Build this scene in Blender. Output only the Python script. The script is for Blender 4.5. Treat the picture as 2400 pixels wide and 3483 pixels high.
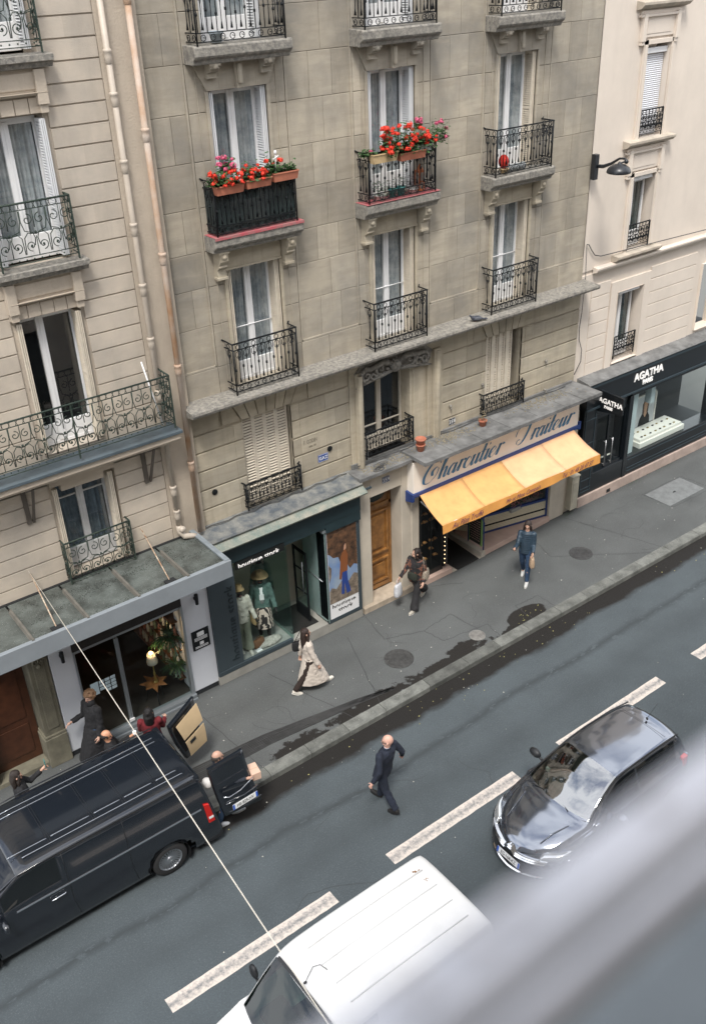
import bpy, bmesh, math, random
from mathutils import Matrix, Vector
R=math.radians; PI=math.pi
for o in list(bpy.data.objects): bpy.data.objects.remove(o)
S=bpy.context.scene; C=S.collection
# ---------------------------------------------------------------- camera
cd=bpy.data.cameras.new('camera'); cam=bpy.data.objects.new('camera',cd); C.objects.link(cam); S.camera=cam
rx=Vector((0.79563939,-0.60467878,-0.03635284)); ry=Vector((-0.33307303,-0.38655529,-0.86002172)); rz=Vector((0.50598451,0.69637531,-0.50896081))
m=Matrix((rx,-ry,-rz)).transposed().to_4x4(); m.translation=(0,-14.73,13.7); cam.matrix_world=m
cd.sensor_fit='VERTICAL'; cd.sensor_height=38.7; cd.sensor_width=26.65; cd.lens=38.7*3266.4/3483; cd.clip_start=.02; cd.clip_end=500
cd.dof.use_dof=True; cd.dof.focus_distance=18.5; cd.dof.aperture_fstop=1.2
# ---------------------------------------------------------------- sky and light
W=bpy.data.worlds.new('World'); S.world=W; W.use_nodes=True; nt=W.node_tree; nt.nodes.clear()
SUN_EL,SUN_ROT=60,222
sky=nt.nodes.new('ShaderNodeTexSky'); sky.sky_type='NISHITA'; sky.sun_disc=False; sky.sun_elevation=R(SUN_EL); sky.sun_rotation=R(SUN_ROT); sky.air_density=1.0; sky.dust_density=2.0
tc=nt.nodes.new('ShaderNodeTexCoord'); nz=nt.nodes.new('ShaderNodeTexNoise'); nz.inputs['Scale'].default_value=3.2; nz.inputs['Detail'].default_value=9; nz.inputs['Roughness'].default_value=.62
mp=nt.nodes.new('ShaderNodeMapping'); mp.inputs['Scale'].default_value=(1,1,2.0); mp.inputs['Location'].default_value=(.35,.1,.0)
cr=nt.nodes.new('ShaderNodeValToRGB'); cr.color_ramp.elements[0].position=.36; cr.color_ramp.elements[1].position=.56
cr.color_ramp.elements[0].color=(.16,.16,.16,1); cr.color_ramp.elements[1].color=(1,1,1,1)
mx=nt.nodes.new('ShaderNodeMix'); mx.data_type='RGBA'; bg=nt.nodes.new('ShaderNodeBackground'); bg.inputs['Strength'].default_value=.095; wo=nt.nodes.new('ShaderNodeOutputWorld')
L=nt.links.new
L(tc.outputs['Generated'],mp.inputs[0]); L(mp.outputs[0],nz.inputs['Vector']); L(nz.outputs['Fac'],cr.inputs[0]); L(cr.outputs[0],mx.inputs[0]); L(sky.outputs[0],mx.inputs[6])
mx.inputs[7].default_value=(9.5,9.6,9.9,1); L(mx.outputs[2],bg.inputs[0]); L(bg.outputs[0],wo.inputs[0])
sl=bpy.data.lights.new('sun','SUN'); sl.energy=1.5; sl.angle=R(13); sl.color=(1,.96,.9); so=bpy.data.objects.new('sun',sl); C.objects.link(so)
az=R(SUN_ROT); d=Vector((math.sin(az)*math.cos(R(SUN_EL)),math.cos(az)*math.cos(R(SUN_EL)),math.sin(R(SUN_EL)))); so.rotation_euler=d.to_track_quat('Z','Y').to_euler()
S.view_settings.view_transform='Standard'; S.view_settings.look='None'; S.view_settings.gamma=1; S.view_settings.exposure=1.28
S.render.engine='CYCLES'
# ---------------------------------------------------------------- materials
MATS={}
def mat(name,col,rough=.6,metal=0,var=.0,vs=3,bump=0,bs=40,col2=None,spec=.5,emit=0,alpha=1,coat=0,streak=0,tone=0,speck=0,trans=0,vein=0):
    """procedural principled material: base colour with noise variation, optional stains/streaks, per-block tone and bump"""
    if name in MATS: return MATS[name]
    m=bpy.data.materials.new(name); m.use_nodes=True; t=m.node_tree; n=t.nodes; l=t.links.new; p=n['Principled BSDF']
    p.inputs['Roughness'].default_value=rough; p.inputs['Metallic'].default_value=metal; p.inputs['Specular IOR Level'].default_value=spec
    p.inputs['Coat Weight'].default_value=coat; p.inputs['Alpha'].default_value=alpha; p.inputs['Transmission Weight'].default_value=trans
    c=tuple(col)+(1,); p.inputs['Base Color'].default_value=c
    tc=n.new('ShaderNodeTexCoord'); cur=None
    def mix(a,b,fac,mode='MIX',k=1):
        x=n.new('ShaderNodeMix'); x.data_type='RGBA'; x.blend_type=mode
        if hasattr(fac,'is_linked'): 
            if k!=1:
                q=n.new('ShaderNodeMath'); q.operation='MULTIPLY'; l(fac,q.inputs[0]); q.inputs[1].default_value=k; fac=q.outputs[0]
            l(fac,x.inputs[0])
        else: x.inputs[0].default_value=fac
        for i,v in ((6,a),(7,b)):
            if hasattr(v,'is_linked'): l(v,x.inputs[i])
            else: x.inputs[i].default_value=v
        return x.outputs[2]
    def noise(s,det=6,sc=None,r=.6):
        z=n.new('ShaderNodeTexNoise'); z.inputs['Scale'].default_value=s; z.inputs['Detail'].default_value=det; z.inputs['Roughness'].default_value=r
        if sc:
            q=n.new('ShaderNodeMapping'); q.inputs['Scale'].default_value=sc; l(tc.outputs['Object'],q.inputs[0]); l(q.outputs[0],z.inputs['Vector'])
        else: l(tc.outputs['Object'],z.inputs['Vector'])
        return z.outputs['Fac']
    def ramp(f,a,b):
        z=n.new('ShaderNodeMapRange'); l(f,z.inputs[0]); z.inputs[1].default_value=a; z.inputs[2].default_value=b; return z.outputs[0]
    cur=c
    if var:
        b=tuple(col2)+(1,) if col2 else tuple(x*(1-var) for x in col)+(1,)
        cur=mix(c,b,ramp(noise(vs),.35,.65))
    if streak:
        cur=mix(cur,tuple(x*.45 for x in col)+(1,),ramp(noise(1.0,8,(2.6,2.6,.42),.65),.5,.78),k=streak)
    if vein:
        cur=mix(cur,tuple(x*.62 for x in col)+(1,),ramp(noise(2.6,8,(.55,.55,3.2),.68),.46,.68),k=vein)
        cur=mix(cur,tuple(min(1,x*1.25) for x in col)+(1,),ramp(noise(1.7,5,(.7,.7,2.6),.6),.55,.75),k=vein*.7)
    if speck:
        cur=mix(cur,(.9,.88,.84,1),ramp(noise(60,2),.66,.7),k=speck)
    if tone:
        a=n.new('ShaderNodeAttribute'); a.attribute_name='tone'; q=n.new('ShaderNodeMapRange'); l(a.outputs['Fac'],q.inputs[0]); q.inputs[3].default_value=1-tone; q.inputs[4].default_value=1+tone
        x=n.new('ShaderNodeVectorMath'); x.operation='SCALE'; 
        if hasattr(cur,'is_linked'): l(cur,x.inputs[0])
        else: x.inputs[0].default_value=cur[:3]
        l(q.outputs[0],x.inputs['Scale']); cur=x.outputs[0]
    if hasattr(cur,'is_linked'): l(cur,p.inputs['Base Color'])
    if bump:
        b=n.new('ShaderNodeBump'); b.inputs['Strength'].default_value=bump; b.inputs['Distance'].default_value=.02; l(noise(bs,5),b.inputs['Height']); l(b.outputs[0],p.inputs['Normal'])
    if emit: p.inputs['Emission Color'].default_value=c; p.inputs['Emission Strength'].default_value=emit
    MATS[name]=m; return m
def glass(name,tint=(1,1,1),f=1.0,rough=0,base=.04):
    if name in MATS: return MATS[name]
    m=bpy.data.materials.new(name); m.use_nodes=True; t=m.node_tree; n=t.nodes; l=t.links.new; n.clear()
    o=n.new('ShaderNodeOutputMaterial'); x=n.new('ShaderNodeMixShader'); tr=n.new('ShaderNodeBsdfTransparent'); g=n.new('ShaderNodeBsdfGlossy'); ge=n.new('ShaderNodeNewGeometry')
    d=n.new('ShaderNodeVectorMath'); d.operation='DOT_PRODUCT'; l(ge.outputs['Normal'],d.inputs[0]); l(ge.outputs['Incoming'],d.inputs[1])
    def M(op,a,b=None):
        q=n.new('ShaderNodeMath'); q.operation=op; q.use_clamp=True
        for i,v in enumerate((a,b)):
            if v is None: continue
            if hasattr(v,'is_linked'): l(v,q.inputs[i])
            else: q.inputs[i].default_value=v
        return q.outputs[0]
    k=M('ADD',M('MULTIPLY',M('POWER',M('SUBTRACT',1.0,M('ABSOLUTE',d.outputs['Value'])),5.0),f),base); l(k,x.inputs[0]); tr.inputs[0].default_value=tuple(tint)+(1,); g.inputs['Roughness'].default_value=rough; g.inputs['Color'].default_value=(.95,.97,1,1)
    l(tr.outputs[0],x.inputs[1]); l(g.outputs[0],x.inputs[2]); l(x.outputs[0],o.inputs[0]); MATS[name]=m; return m
# ---------------------------------------------------------------- mesh helpers
class MB:
    def __init__(s): s.v=[]; s.f=[]; s.t=[]; s.sm=[]
    def add(s,vs,fs,tone=.5,smooth=False):
        b=len(s.v); s.v+=[tuple(v) for v in vs]; s.f+=[tuple(b+i for i in f) for f in fs]; s.t+=[tone]*len(fs); s.sm+=[smooth]*len(fs); return s
    def box(s,x0,x1,y0,y1,z0,z1,tone=.5):
        v=[(x,y,z) for z in (z0,z1) for y in (y0,y1) for x in (x0,x1)]
        return s.add(v,[(0,2,3,1),(4,5,7,6),(0,1,5,4),(2,6,7,3),(0,4,6,2),(1,3,7,5)],tone)
    def quad(s,a,b,c,d,tone=.5): return s.add([a,b,c,d],[(0,1,2,3)],tone)
    def prism(s,poly,a,b,axis='y',tone=.5):
        """extrude a 2D polygon; axis y: poly in (x,z); x: (y,z); z: (x,y)"""
        n=len(poly); f=lambda p,k:{'y':(p[0],k,p[1]),'x':(k,p[0],p[1]),'z':(p[0],p[1],k)}[axis]
        v=[f(p,a) for p in poly]+[f(p,b) for p in poly]
        return s.add(v,[tuple(range(n)),tuple(range(2*n-1,n-1,-1))]+[(i,(i+1)%n,n+(i+1)%n,n+i) for i in range(n)],tone)
    def tube(s,pts,r,n=6,closed=False,smooth=True,caps=True,flat=1):
        pts=[Vector(p) for p in pts]; k=len(pts); rs=r if isinstance(r,(list,tuple)) else [r]*k; V=[]
        ref=None
        for i,p in enumerate(pts):
            a=pts[(i-1)%k] if (closed or i>0) else p; b=pts[(i+1)%k] if (closed or i<k-1) else p
            t=(b-a).normalized() if (b-a).length>1e-9 else Vector((0,0,1))
            if ref is None: ref=Vector((0,1,0)) if abs(t.y)<.9 else Vector((1,0,0))
            u=(ref-t*ref.dot(t)); u=u.normalized() if u.length>1e-6 else t.orthogonal().normalized(); ref=u; w=t.cross(u)
            for j in range(n):
                q=2*PI*j/n+PI/n; V.append(p+(u*math.cos(q)*flat+w*math.sin(q))*rs[i])
        F=[]
        for i in range(k if closed else k-1):
            a=i*n; b=((i+1)%k)*n
            for j in range(n): F.append((a+j,a+(j+1)%n,b+(j+1)%n,b+j))
        if caps and not closed: F+=[tuple(range(n-1,-1,-1)),tuple((k-1)*n+j for j in range(n))]
        return s.add(V,F,.5,smooth)
    def rings(s,rs,cap=True,smooth=True,closed=True):
        n=len(rs[0]); V=[p for r in rs for p in r]; F=[]
        for i in range(len(rs)-1):
            for j in range(n if closed else n-1): F.append((i*n+j,i*n+(j+1)%n,(i+1)*n+(j+1)%n,(i+1)*n+j))
        if cap: F+=[tuple(range(n-1,-1,-1)),tuple((len(rs)-1)*n+j for j in range(n))]
        return s.add(V,F,.5,smooth)
    def lathe(s,prof,c=(0,0,0),n=16,smooth=True):
        return s.rings([[(c[0]+r*math.cos(2*PI*j/n),c[1]+r*math.sin(2*PI*j/n),c[2]+z) for j in range(n)] for r,z in prof],True,smooth)
    def ball(s,c,r,n=8,m=6):
        if not isinstance(r,(tuple,list)): r=(r,r,r)
        return s.rings([[(c[0]+r[0]*math.sin(PI*(i+.02)/(m+.04))*math.cos(2*PI*j/n),c[1]+r[1]*math.sin(PI*(i+.02)/(m+.04))*math.sin(2*PI*j/n),c[2]-r[2]*math.cos(PI*(i+.02)/(m+.04))) for j in range(n)] for i in range(m+1)])
    def move(s,M):
        s.v=[tuple(M@Vector(v)) for v in s.v]; return s
    def mesh(s,name):
        me=bpy.data.meshes.new(name); me.from_pydata(s.v,[],s.f); a=me.attributes.new('tone','FLOAT','FACE'); a.data.foreach_set('value',s.t)
        me.polygons.foreach_set('use_smooth',s.sm); me.update()
        bm=bmesh.new(); bm.from_mesh(me); bmesh.ops.recalc_face_normals(bm,faces=bm.faces); bm.to_mesh(me); bm.free()
        return me
def tag(o,label=None,cat=None,group=None,kind=None):
    if label: o['label']=label
    if cat: o['category']=cat
    if group: o['group']=group
    if kind: o['kind']=kind
    return o
def thing(name,label,cat,loc=(0,0,0),rotz=0,group=None,world=False):
    o=bpy.data.objects.new(name,None); C.objects.link(o); o.location=loc; o.rotation_euler=(0,0,rotz); o.empty_display_size=.2
    tag(o,label,cat,group)
    if world: WORLDS[o.name]=Vector(loc)
    return o
WORLDS={}
def obj(name,mb,m,parent=None,loc=(0,0,0),rot=(0,0,0),label=None,bevel=0,sub=0,me=None):
    me=me or mb.mesh(name)
    if m and not me.materials: me.materials.append(m)
    o=bpy.data.objects.new(name,me); C.objects.link(o); o.location=loc; o.rotation_euler=rot
    if parent:
        o.parent=parent
        if parent.name in WORLDS: o.matrix_parent_inverse=Matrix.Translation(-WORLDS[parent.name])
    if bevel:
        b=o.modifiers.new('bevel','BEVEL'); b.width=bevel; b.segments=2; b.limit_method='ANGLE'; b.angle_limit=R(40)
    if sub:
        b=o.modifiers.new('sub','SUBSURF'); b.levels=sub; b.render_levels=sub
    if label: o['label']=label
    return o
def single(name,mb,m,label,cat,group=None,**k): return tag(obj(name,mb,m,**k),label,cat,group)
def struct(name,mb,m,**k): return tag(obj(name,mb,m,**k),kind='structure')
def dup(root,loc,rotz=None,label=None,group=None):
    def cp(o,par):
        c=o.copy(); C.objects.link(c)
        if par: c.parent=par; c.matrix_parent_inverse=o.matrix_parent_inverse.copy()
        for ch in o.children: cp(ch,c)
        return c
    r=cp(root,None); r.location=loc
    if rotz is not None: r.rotation_euler=(0,0,rotz)
    if label: r['label']=label
    if group: r['group']=group
    return r
def text_mesh(s,size,depth=.01,shear=0,font_off=0,sx=1,align='LEFT',space=1):
    cu=bpy.data.curves.new('t','FONT'); cu.body=s; cu.size=size; cu.extrude=depth/2; cu.shear=shear; cu.offset=font_off; cu.align_x=align; cu.space_character=space; cu.resolution_u=3
    o=bpy.data.objects.new('t',cu); C.objects.link(o); dg=bpy.context.evaluated_depsgraph_get(); me=bpy.data.meshes.new_from_object(o.evaluated_get(dg)); bpy.data.objects.remove(o); bpy.data.curves.remove(cu)
    if sx!=1:
        for v in me.vertices: v.co.x*=sx
    return me
def text(name,s,size,m,parent,loc,rot=(PI/2,0,0),**k):
    me=text_mesh(s,size,**k); me.name=name; me.materials.clear(); me.materials.append(m); return obj(name,None,m,parent,loc,rot,me=me)
def minus(rect,holes):
    rs=[rect]
    for h in holes:
        out=[]
        for a,b,c,d in rs:
            x0,x1,z0,z1=max(a,h[0]),min(b,h[1]),max(c,h[2]),min(d,h[3])
            if x0>=x1-1e-6 or z0>=z1-1e-6: out.append((a,b,c,d)); continue
            if a<x0: out.append((a,x0,c,d))
            if x1<b: out.append((x1,b,c,d))
            if c<z0: out.append((x0,x1,c,z0))
            if z1<d: out.append((x0,x1,z1,d))
        rs=out
    return rs
rnd=random.Random(7)
def masonry(mb,x0,x1,y,zs,seams,gx,gz,depth,holes=[],tmin=0,tmax=1,cham=.006):
    """stone courses as separate shallow blocks with open joints; seams(i) gives the vertical joints of course i"""
    for i in range(len(zs)-1):
        xs=[x0]+[s for s in seams(i) if x0+.05<s<x1-.05]+[x1]
        for a,b in zip(xs[:-1],xs[1:]):
            t=rnd.uniform(tmin,tmax)
            for r in minus((a+gx/2,b-gx/2,zs[i]+gz/2,zs[i+1]-gz/2),holes):
                if r[1]-r[0]<.004 or r[3]-r[2]<.004: continue
                X0,X1,Z0,Z1=r; c=cham
                v=[(X0+c,y,Z0+c),(X1-c,y,Z0+c),(X1-c,y,Z1-c),(X0+c,y,Z1-c),(X0,y+c,Z0),(X1,y+c,Z0),(X1,y+c,Z1),(X0,y+c,Z1),(X0,y+depth,Z0),(X1,y+depth,Z0),(X1,y+depth,Z1),(X0,y+depth,Z1)]
                mb.add(v,[(0,1,2,3),(0,4,5,1),(1,5,6,2),(2,6,7,3),(3,7,4,0),(4,8,9,5),(5,9,10,6),(6,10,11,7),(7,11,8,4)],t)
def wallface(mb,x0,x1,z0,z1,y,holes,tone=.3):
    for a,b,c,d in minus((x0,x1,z0,z1),holes): mb.quad((a,y,c),(b,y,c),(b,y,d),(a,y,d),tone)
def reveal(mb,h,y0,y1,tone=.5):
    a,b,c,d=h
    mb.quad((a,y0,c),(a,y1,c),(a,y1,d),(a,y0,d),tone); mb.quad((b,y0,c),(b,y1,c),(b,y1,d),(b,y0,d),tone)
    mb.quad((a,y0,d),(b,y0,d),(b,y1,d),(a,y1,d),tone); mb.quad((a,y0,c),(b,y0,c),(b,y1,c),(a,y1,c),tone)
def arc(cx,cz,r,a0,a1,n=8,y=0,r1=None):
    r1=r if r1 is None else r1
    return [(cx+(r+(r1-r)*i/n)*math.cos(R(a0+(a1-a0)*i/n)),y,cz+(r+(r1-r)*i/n)*math.sin(R(a0+(a1-a0)*i/n))) for i in range(n+1)]
# ================================================================ ground
def asphalt(name,base,wetfn):
    m=mat(name,base,rough=.78,var=.22,vs=.9,bump=.55,bs=170,speck=.1); t=m.node_tree; n=t.nodes; l=t.links.new; p=n['Principled BSDF']
    src=p.inputs['Base Color'].links[0].from_socket
    tc=n.new('ShaderNodeTexCoord'); sp=n.new('ShaderNodeSeparateXYZ'); l(tc.outputs['Object'],sp.inputs[0])
    def M(op,a,b=None,c=None,cl=False):
        q=n.new('ShaderNodeMath'); q.operation=op; q.use_clamp=cl
        for i,v in enumerate((a,b,c)):
            if v is None: continue
            if hasattr(v,'is_linked'): l(v,q.inputs[i])
            else: q.inputs[i].default_value=v
        return q.outputs[0]
    def N(s,sc=(1,1,1),d=6,r=.6):
        z=n.new('ShaderNodeTexNoise'); z.inputs['Scale'].default_value=s; z.inputs['Detail'].default_value=d; z.inputs['Roughness'].default_value=r; q=n.new('ShaderNodeMapping'); q.inputs['Scale'].default_value=sc; l(tc.outputs['Object'],q.inputs[0]); l(q.outputs[0],z.inputs['Vector']); return z.outputs['Fac']
    wet,darken=wetfn(M,N,sp.outputs[0],sp.outputs[1])
    def mx(a,b,f):
        x=n.new('ShaderNodeMix'); x.data_type='RGBA'; l(f,x.inputs[0]); l(a,x.inputs[6]); x.inputs[7].default_value=b; return x.outputs[2]
    pn=N(.33,(.35,1,1),4,.55); c0=mx(src,tuple(v*1.28 for v in base)+(1,),M('MULTIPLY',M('MULTIPLY',M('SUBTRACT',pn,.5),6,cl=True),.5)); ag=N(34,d=4,r=.85); c0=mx(c0,tuple(v*1.9 for v in base)+(1,),M('MULTIPLY',M('MULTIPLY',M('SUBTRACT',ag,.54),6,cl=True),.6)); src=mx(c0,tuple(v*.5 for v in base)+(1,),M('MULTIPLY',M('MULTIPLY',M('SUBTRACT',.46,ag),6,cl=True),.6))
    c=mx(src,tuple(v*.55 for v in base)+(1,),darken); c=mx(c,(.020,.0175,.0155,1),wet); l(c,p.inputs['Base Color'])
    g=n.new('ShaderNodeTexVoronoi'); g.inputs['Scale'].default_value=110; l(tc.outputs['Object'],g.inputs['Vector'])
    rr=M('MULTIPLY_ADD',wet,-.16,.80); l(rr,p.inputs['Roughness'])
    sq=M('MULTIPLY_ADD',wet,-.42,.5); l(sq,p.inputs['Specular IOR Level'])
    return m
def wroad(M,N,x,y):
    e=M('MULTIPLY_ADD',N(1.3,(.6,1,1)),.6,-3.72)
    w=M('SUBTRACT',y,e); w=M('MULTIPLY',w,6,cl=True); w=M('MULTIPLY',w,.93)
    # oil and tyre tracks running along the lane
    t=M('ABSOLUTE',M('ADD',M('ADD',y,4.1),M('MULTIPLY',M('SUBTRACT',N(.4,(1,.2,1)),.5),.5))); t=M('SUBTRACT',1,M('MULTIPLY',t,7),cl=True); t=M('MULTIPLY',t,M('GREATER_THAN',N(5,(1,2.5,1)),.42)); t=M('MULTIPLY',t,1.0,cl=True)
    t2=M('ABSOLUTE',M('ADD',M('ADD',y,4.9),M('MULTIPLY',M('SUBTRACT',N(.3,(1,.2,1)),.5),.8))); t=M('MAXIMUM',t,M('MULTIPLY',M('SUBTRACT',1,M('MULTIPLY',t2,2.2),cl=True),.35))
    return w,t
def wwalk(M,N,x,y):
    def blob(cx,cy,ax,ay,k=6,nz=.9,s=1.8):
        d=M('SQRT',M('ADD',M('POWER',M('DIVIDE',M('SUBTRACT',x,cx),ax),2),M('POWER',M('DIVIDE',M('SUBTRACT',y,cy),ay),2))); d=M('ADD',d,M('MULTIPLY',M('SUBTRACT',N(s),.5),nz)); return M('MULTIPLY',M('SUBTRACT',1,d),k,cl=True)
    w=blob(13.85,-2.45,.62,.32,k=14,nz=.7); 
    for a in ((13.2,-2.6,.5,.12),(11.2,-2.55,1.3,.2),(9.2,-2.5,1.3,.22),(7.3,-2.55,.7,.22),(11.9,-2.35,.5,.16)): w=M('MAXIMUM',w,blob(*a,k=6,nz=2.2,s=4.5))
    w=M('MULTIPLY',w,.92)
    d=M('MULTIPLY',M('SUBTRACT',N(.55,(.5,1,1)),.52),4,cl=True)
    d=M('MAXIMUM',d,M('MULTIPLY',M('ADD',y,M('MULTIPLY',N(2),.25)),6,cl=True))  # darker band along the foot of the walls
    return w,M('MULTIPLY',d,.45)
M_road=asphalt('asphalt_road',(.070,.086,.095),wroad); M_walk=asphalt('asphalt_pavement',(.098,.104,.103),wwalk)
struct('road',MB().quad((-60,-11.9,-.15),(90,-11.9,-.15),(90,-2.7,-.15),(-60,-2.7,-.15)),M_road)
struct('pavement',MB().box(-60,90,-2.61,1.2,-.3,0),M_walk)
struct('pavement_far_side',MB().box(-60,90,-15.3,-12.1,-.3,0),M_walk)
struct('ground',MB().quad((-250,-250,-.31),(250,-250,-.31),(250,250,-.31),(-250,250,-.31)),mat('soil',(.1,.1,.09)))
M_kerb=mat('granite_kerb',(.165,.17,.155),rough=.8,var=.5,vs=3.5,bump=.4,bs=90,tone=.3,speck=.25)
k=MB(); x=2.05-12; rr=random.Random(3)
while x<40:
    w=rr.choice((1.14,1.2,1.05,.95)); 
    k.prism([(-2.87+.02,-.3),(-2.87,-.3),(-2.87,-.03),(-2.84,.004),(-2.61,.006),(-2.61,-.3)],x+.006,x+w-.006,'x',tone=rr.random()); x+=w
struct('kerb',k,M_kerb)
k2=MB(); k2.box(-60,90,-12.1,-11.9,-.3,.004); struct('kerb_far_side',k2,M_kerb)
# lane dashes, worn thermoplastic
mp_=mat('road_paint',(.72,.66,.6),rough=.6,bump=.3,bs=120); t=mp_.node_tree; n=t.nodes; l=t.links.new; p=n['Principled BSDF']
tc=n.new('ShaderNodeTexCoord'); sp=n.new('ShaderNodeSeparateXYZ'); l(tc.outputs['Object'],sp.inputs[0]); ab=n.new('ShaderNodeMath'); ab.operation='ADD'; l(sp.outputs[1],ab.inputs[0]); ab.inputs[1].default_value=5.745
a2=n.new('ShaderNodeMath'); a2.operation='ABSOLUTE'; l(ab.outputs[0],a2.inputs[0]); nz=n.new('ShaderNodeTexNoise'); nz.inputs['Scale'].default_value=14; nz.inputs['Detail'].default_value=9; nz.inputs['Roughness'].default_value=.75; l(tc.outputs['Object'],nz.inputs['Vector'])
a3=n.new('ShaderNodeMath'); a3.operation='MULTIPLY_ADD'; l(a2.outputs[0],a3.inputs[0]); a3.inputs[1].default_value=-1.9; l(nz.outputs['Fac'],a3.inputs[2]); mr=n.new('ShaderNodeMapRange'); l(a3.outputs[0],mr.inputs[0]); mr.inputs[1].default_value=.28; mr.inputs[2].default_value=.56
mxx=n.new('ShaderNodeMix'); mxx.data_type='RGBA'; l(mr.outputs[0],mxx.inputs[0]); mxx.inputs[6].default_value=(.62,.55,.49,1); mxx.inputs[7].default_value=(.2,.2,.2,1); l(mxx.outputs[2],p.inputs['Base Color'])
lm=MB(); a=2.67-4.35*3
while a<36:
    n_=24; top=[(a+3.13*i/n_,-5.61+rr.uniform(-.004,.004)) for i in range(n_+1)]; bot=[(a+3.13*i/n_,-5.88+rr.uniform(-.005,.005)) for i in range(n_,-1,-1)]
    lm.prism(top+bot,-.15,-.146,'z'); a+=4.35
struct('lane_markings',lm,mp_)
# tar seams and repair patches
M_seam=mat('tar_seam',(.035,.036,.038),rough=.6); sm=MB()
def seam(pts,w=.012,z=.003):
    for (ax,ay),(bx_,by) in zip(pts[:-1],pts[1:]):
        dx,dy=bx_-ax,by-ay; q=math.hypot(dx,dy); ux,uy=-dy/q*w/2,dx/q*w/2
        sm.quad((ax+ux,ay+uy,z),(bx_+ux,by+uy,z),(bx_-ux,by-uy,z),(ax-ux,ay-uy,z))
def wig(a,b,n=9,k=.02): return [(a[0]+(b[0]-a[0])*i/n+(rr.uniform(-k,k) if 0<i<n else 0),a[1]+(b[1]-a[1])*i/n+(rr.uniform(-k,k) if 0<i<n else 0)) for i in range(n+1)]
for a,b in (((10.9,-.05),(10.7,-1.0)),((10.7,-1.0),(11.6,-1.35)),((11.6,-1.35),(11.7,-1.9)),((11.7,-1.9),(12.9,-2.1)),((12.9,-2.1),(12.8,-2.6)),((11.6,-1.35),(12.5,-1.25)),((12.5,-1.25),(12.6,-2.08)),((13.9,-2.0),(14.6,-2.05)),((14.6,-2.05),(14.62,-2.6)),((13.9,-2.0),(13.85,-2.6)),((12.9,-.1),(13.6,-.5)),((8.0,-.3),(8.6,-2.6)),((16.4,-.1),(16.1,-1.1)),((16.1,-1.1),(18.2,-2.6)),((10.1,-.4),(9.3,-2.6)),((6.2,-.6),(6.4,-2.6)),((17.8,0),(18.6,-2.6)),((20.4,-.55),(22.1,-.6)),((20.4,-.55),(20.5,-1.55)),((20.5,-1.55),(22.2,-1.6)),((22.1,-.6),(22.2,-1.6))): seam(wig(a,b))
for k in range(26):
    x=rr.uniform(4.5,22); y=rr.uniform(-2.5,-.2); a=rr.uniform(0,6.3); pts=[(x,y)]
    for j in range(rr.randint(4,11)):
        a+=rr.gauss(0,.45); x+=.13*math.cos(a); y+=.10*math.sin(a)
        if y>-.12 or y<-2.58: break
        pts.append((x,y))
    seam(pts,rr.uniform(.004,.008))
for k in range(9):
    x=rr.uniform(3,18); y=rr.uniform(-9,-3.6); a=rr.choice((0,3.1))+rr.gauss(0,.3); pts=[(x,y)]
    for j in range(rr.randint(6,16)):
        a+=rr.gauss(0,.35); x+=.18*math.cos(a); y+=.12*math.sin(a)
        if y>-3.0: break
        pts.append((x,y))
    seam(pts,rr.uniform(.005,.010),-.147)
struct('pavement_seams',sm,M_seam)
# dark water streaks on the pavement beside the van, modelled as low ribs
M_rib=mat('streak_dark',(.05,.05,.05),rough=.5,var=.3,vs=6); rb=MB()
for i in range(9):
    f=i/8
    p0=(4.6,-1.72-.42*f); p1=(6.9,-1.86-.3*f); p2=(8.9,-2.2-.14*f); p3=(9.9,-2.42-.06*f)
    pts=[p0,p1,p2,p3]; pp=[]
    for a,b in zip(pts[:-1],pts[1:]): pp+=[(a[0]+(b[0]-a[0])*q/10,a[1]+(b[1]-a[1])*q/10+rr.uniform(-.004,.004)) for q in range(10)]
    rb.tube([(x,y,.004) for x,y in pp],.017,4,smooth=False,flat=1)
struct('water_streaks',rb,M_rib)
# covers
def cover(name,x,y,r,lab,col,ribs=True):
    t=thing(name,lab,'manhole cover',(x,y,0)); mb=MB().lathe([(r,0),(r,.012),(r-.025,.014),(r-.03,.008),(0,.008)],n=32,smooth=False); obj('frame_ring',mb,mat('iron_'+name+str(r),col,rough=.55,metal=.3,var=.4,vs=9,bump=.5,bs=60),t)
    g=MB(); s=.07; n_=int(r/s)
    for i in range(-n_,n_+1):
        for j in range(-n_,n_+1):
            if math.hypot(i*s,j*s)<r-.06: g.box(i*s-.02,i*s+.02,j*s-.02,j*s+.02,.007,.014)
    g.lathe([(0,.0),(r-.03,.0),(r-.03,.0075),(0,.0075)],n=32,smooth=False); obj('cover_plate',g,mat('iron_'+name+str(r),col),t)
cover('manhole_cover',10.52,-1.75,.33,'round dark iron manhole cover in the pavement behind the coat wearer',(.09,.09,.088))
cover('manhole_cover',16.8,-1.48,.3,'round dark iron manhole cover nearest the kerb on the uphill pavement',(.085,.085,.085))
cover('water_cover',12.42,-2.25,.19,'small pale round cover near the kerb edge between two seams',(.3,.29,.27))
t=thing('hatch_cover','large square metal hatch set in the pavement outside the jewellery shop','hatch cover',(21.2,-1.05,0)); obj('cover_plate',MB().box(-.75,.8,-.42,.42,0,.008),mat('hatch',(.2,.21,.21),rough=.5,var=.3,vs=5,bump=.3,bs=80),t); obj('lifting_eye',MB().box(-.05,.05,-.02,.02,.008,.02),mat('hatch_eye',(.02,.02,.02)),t)
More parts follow.
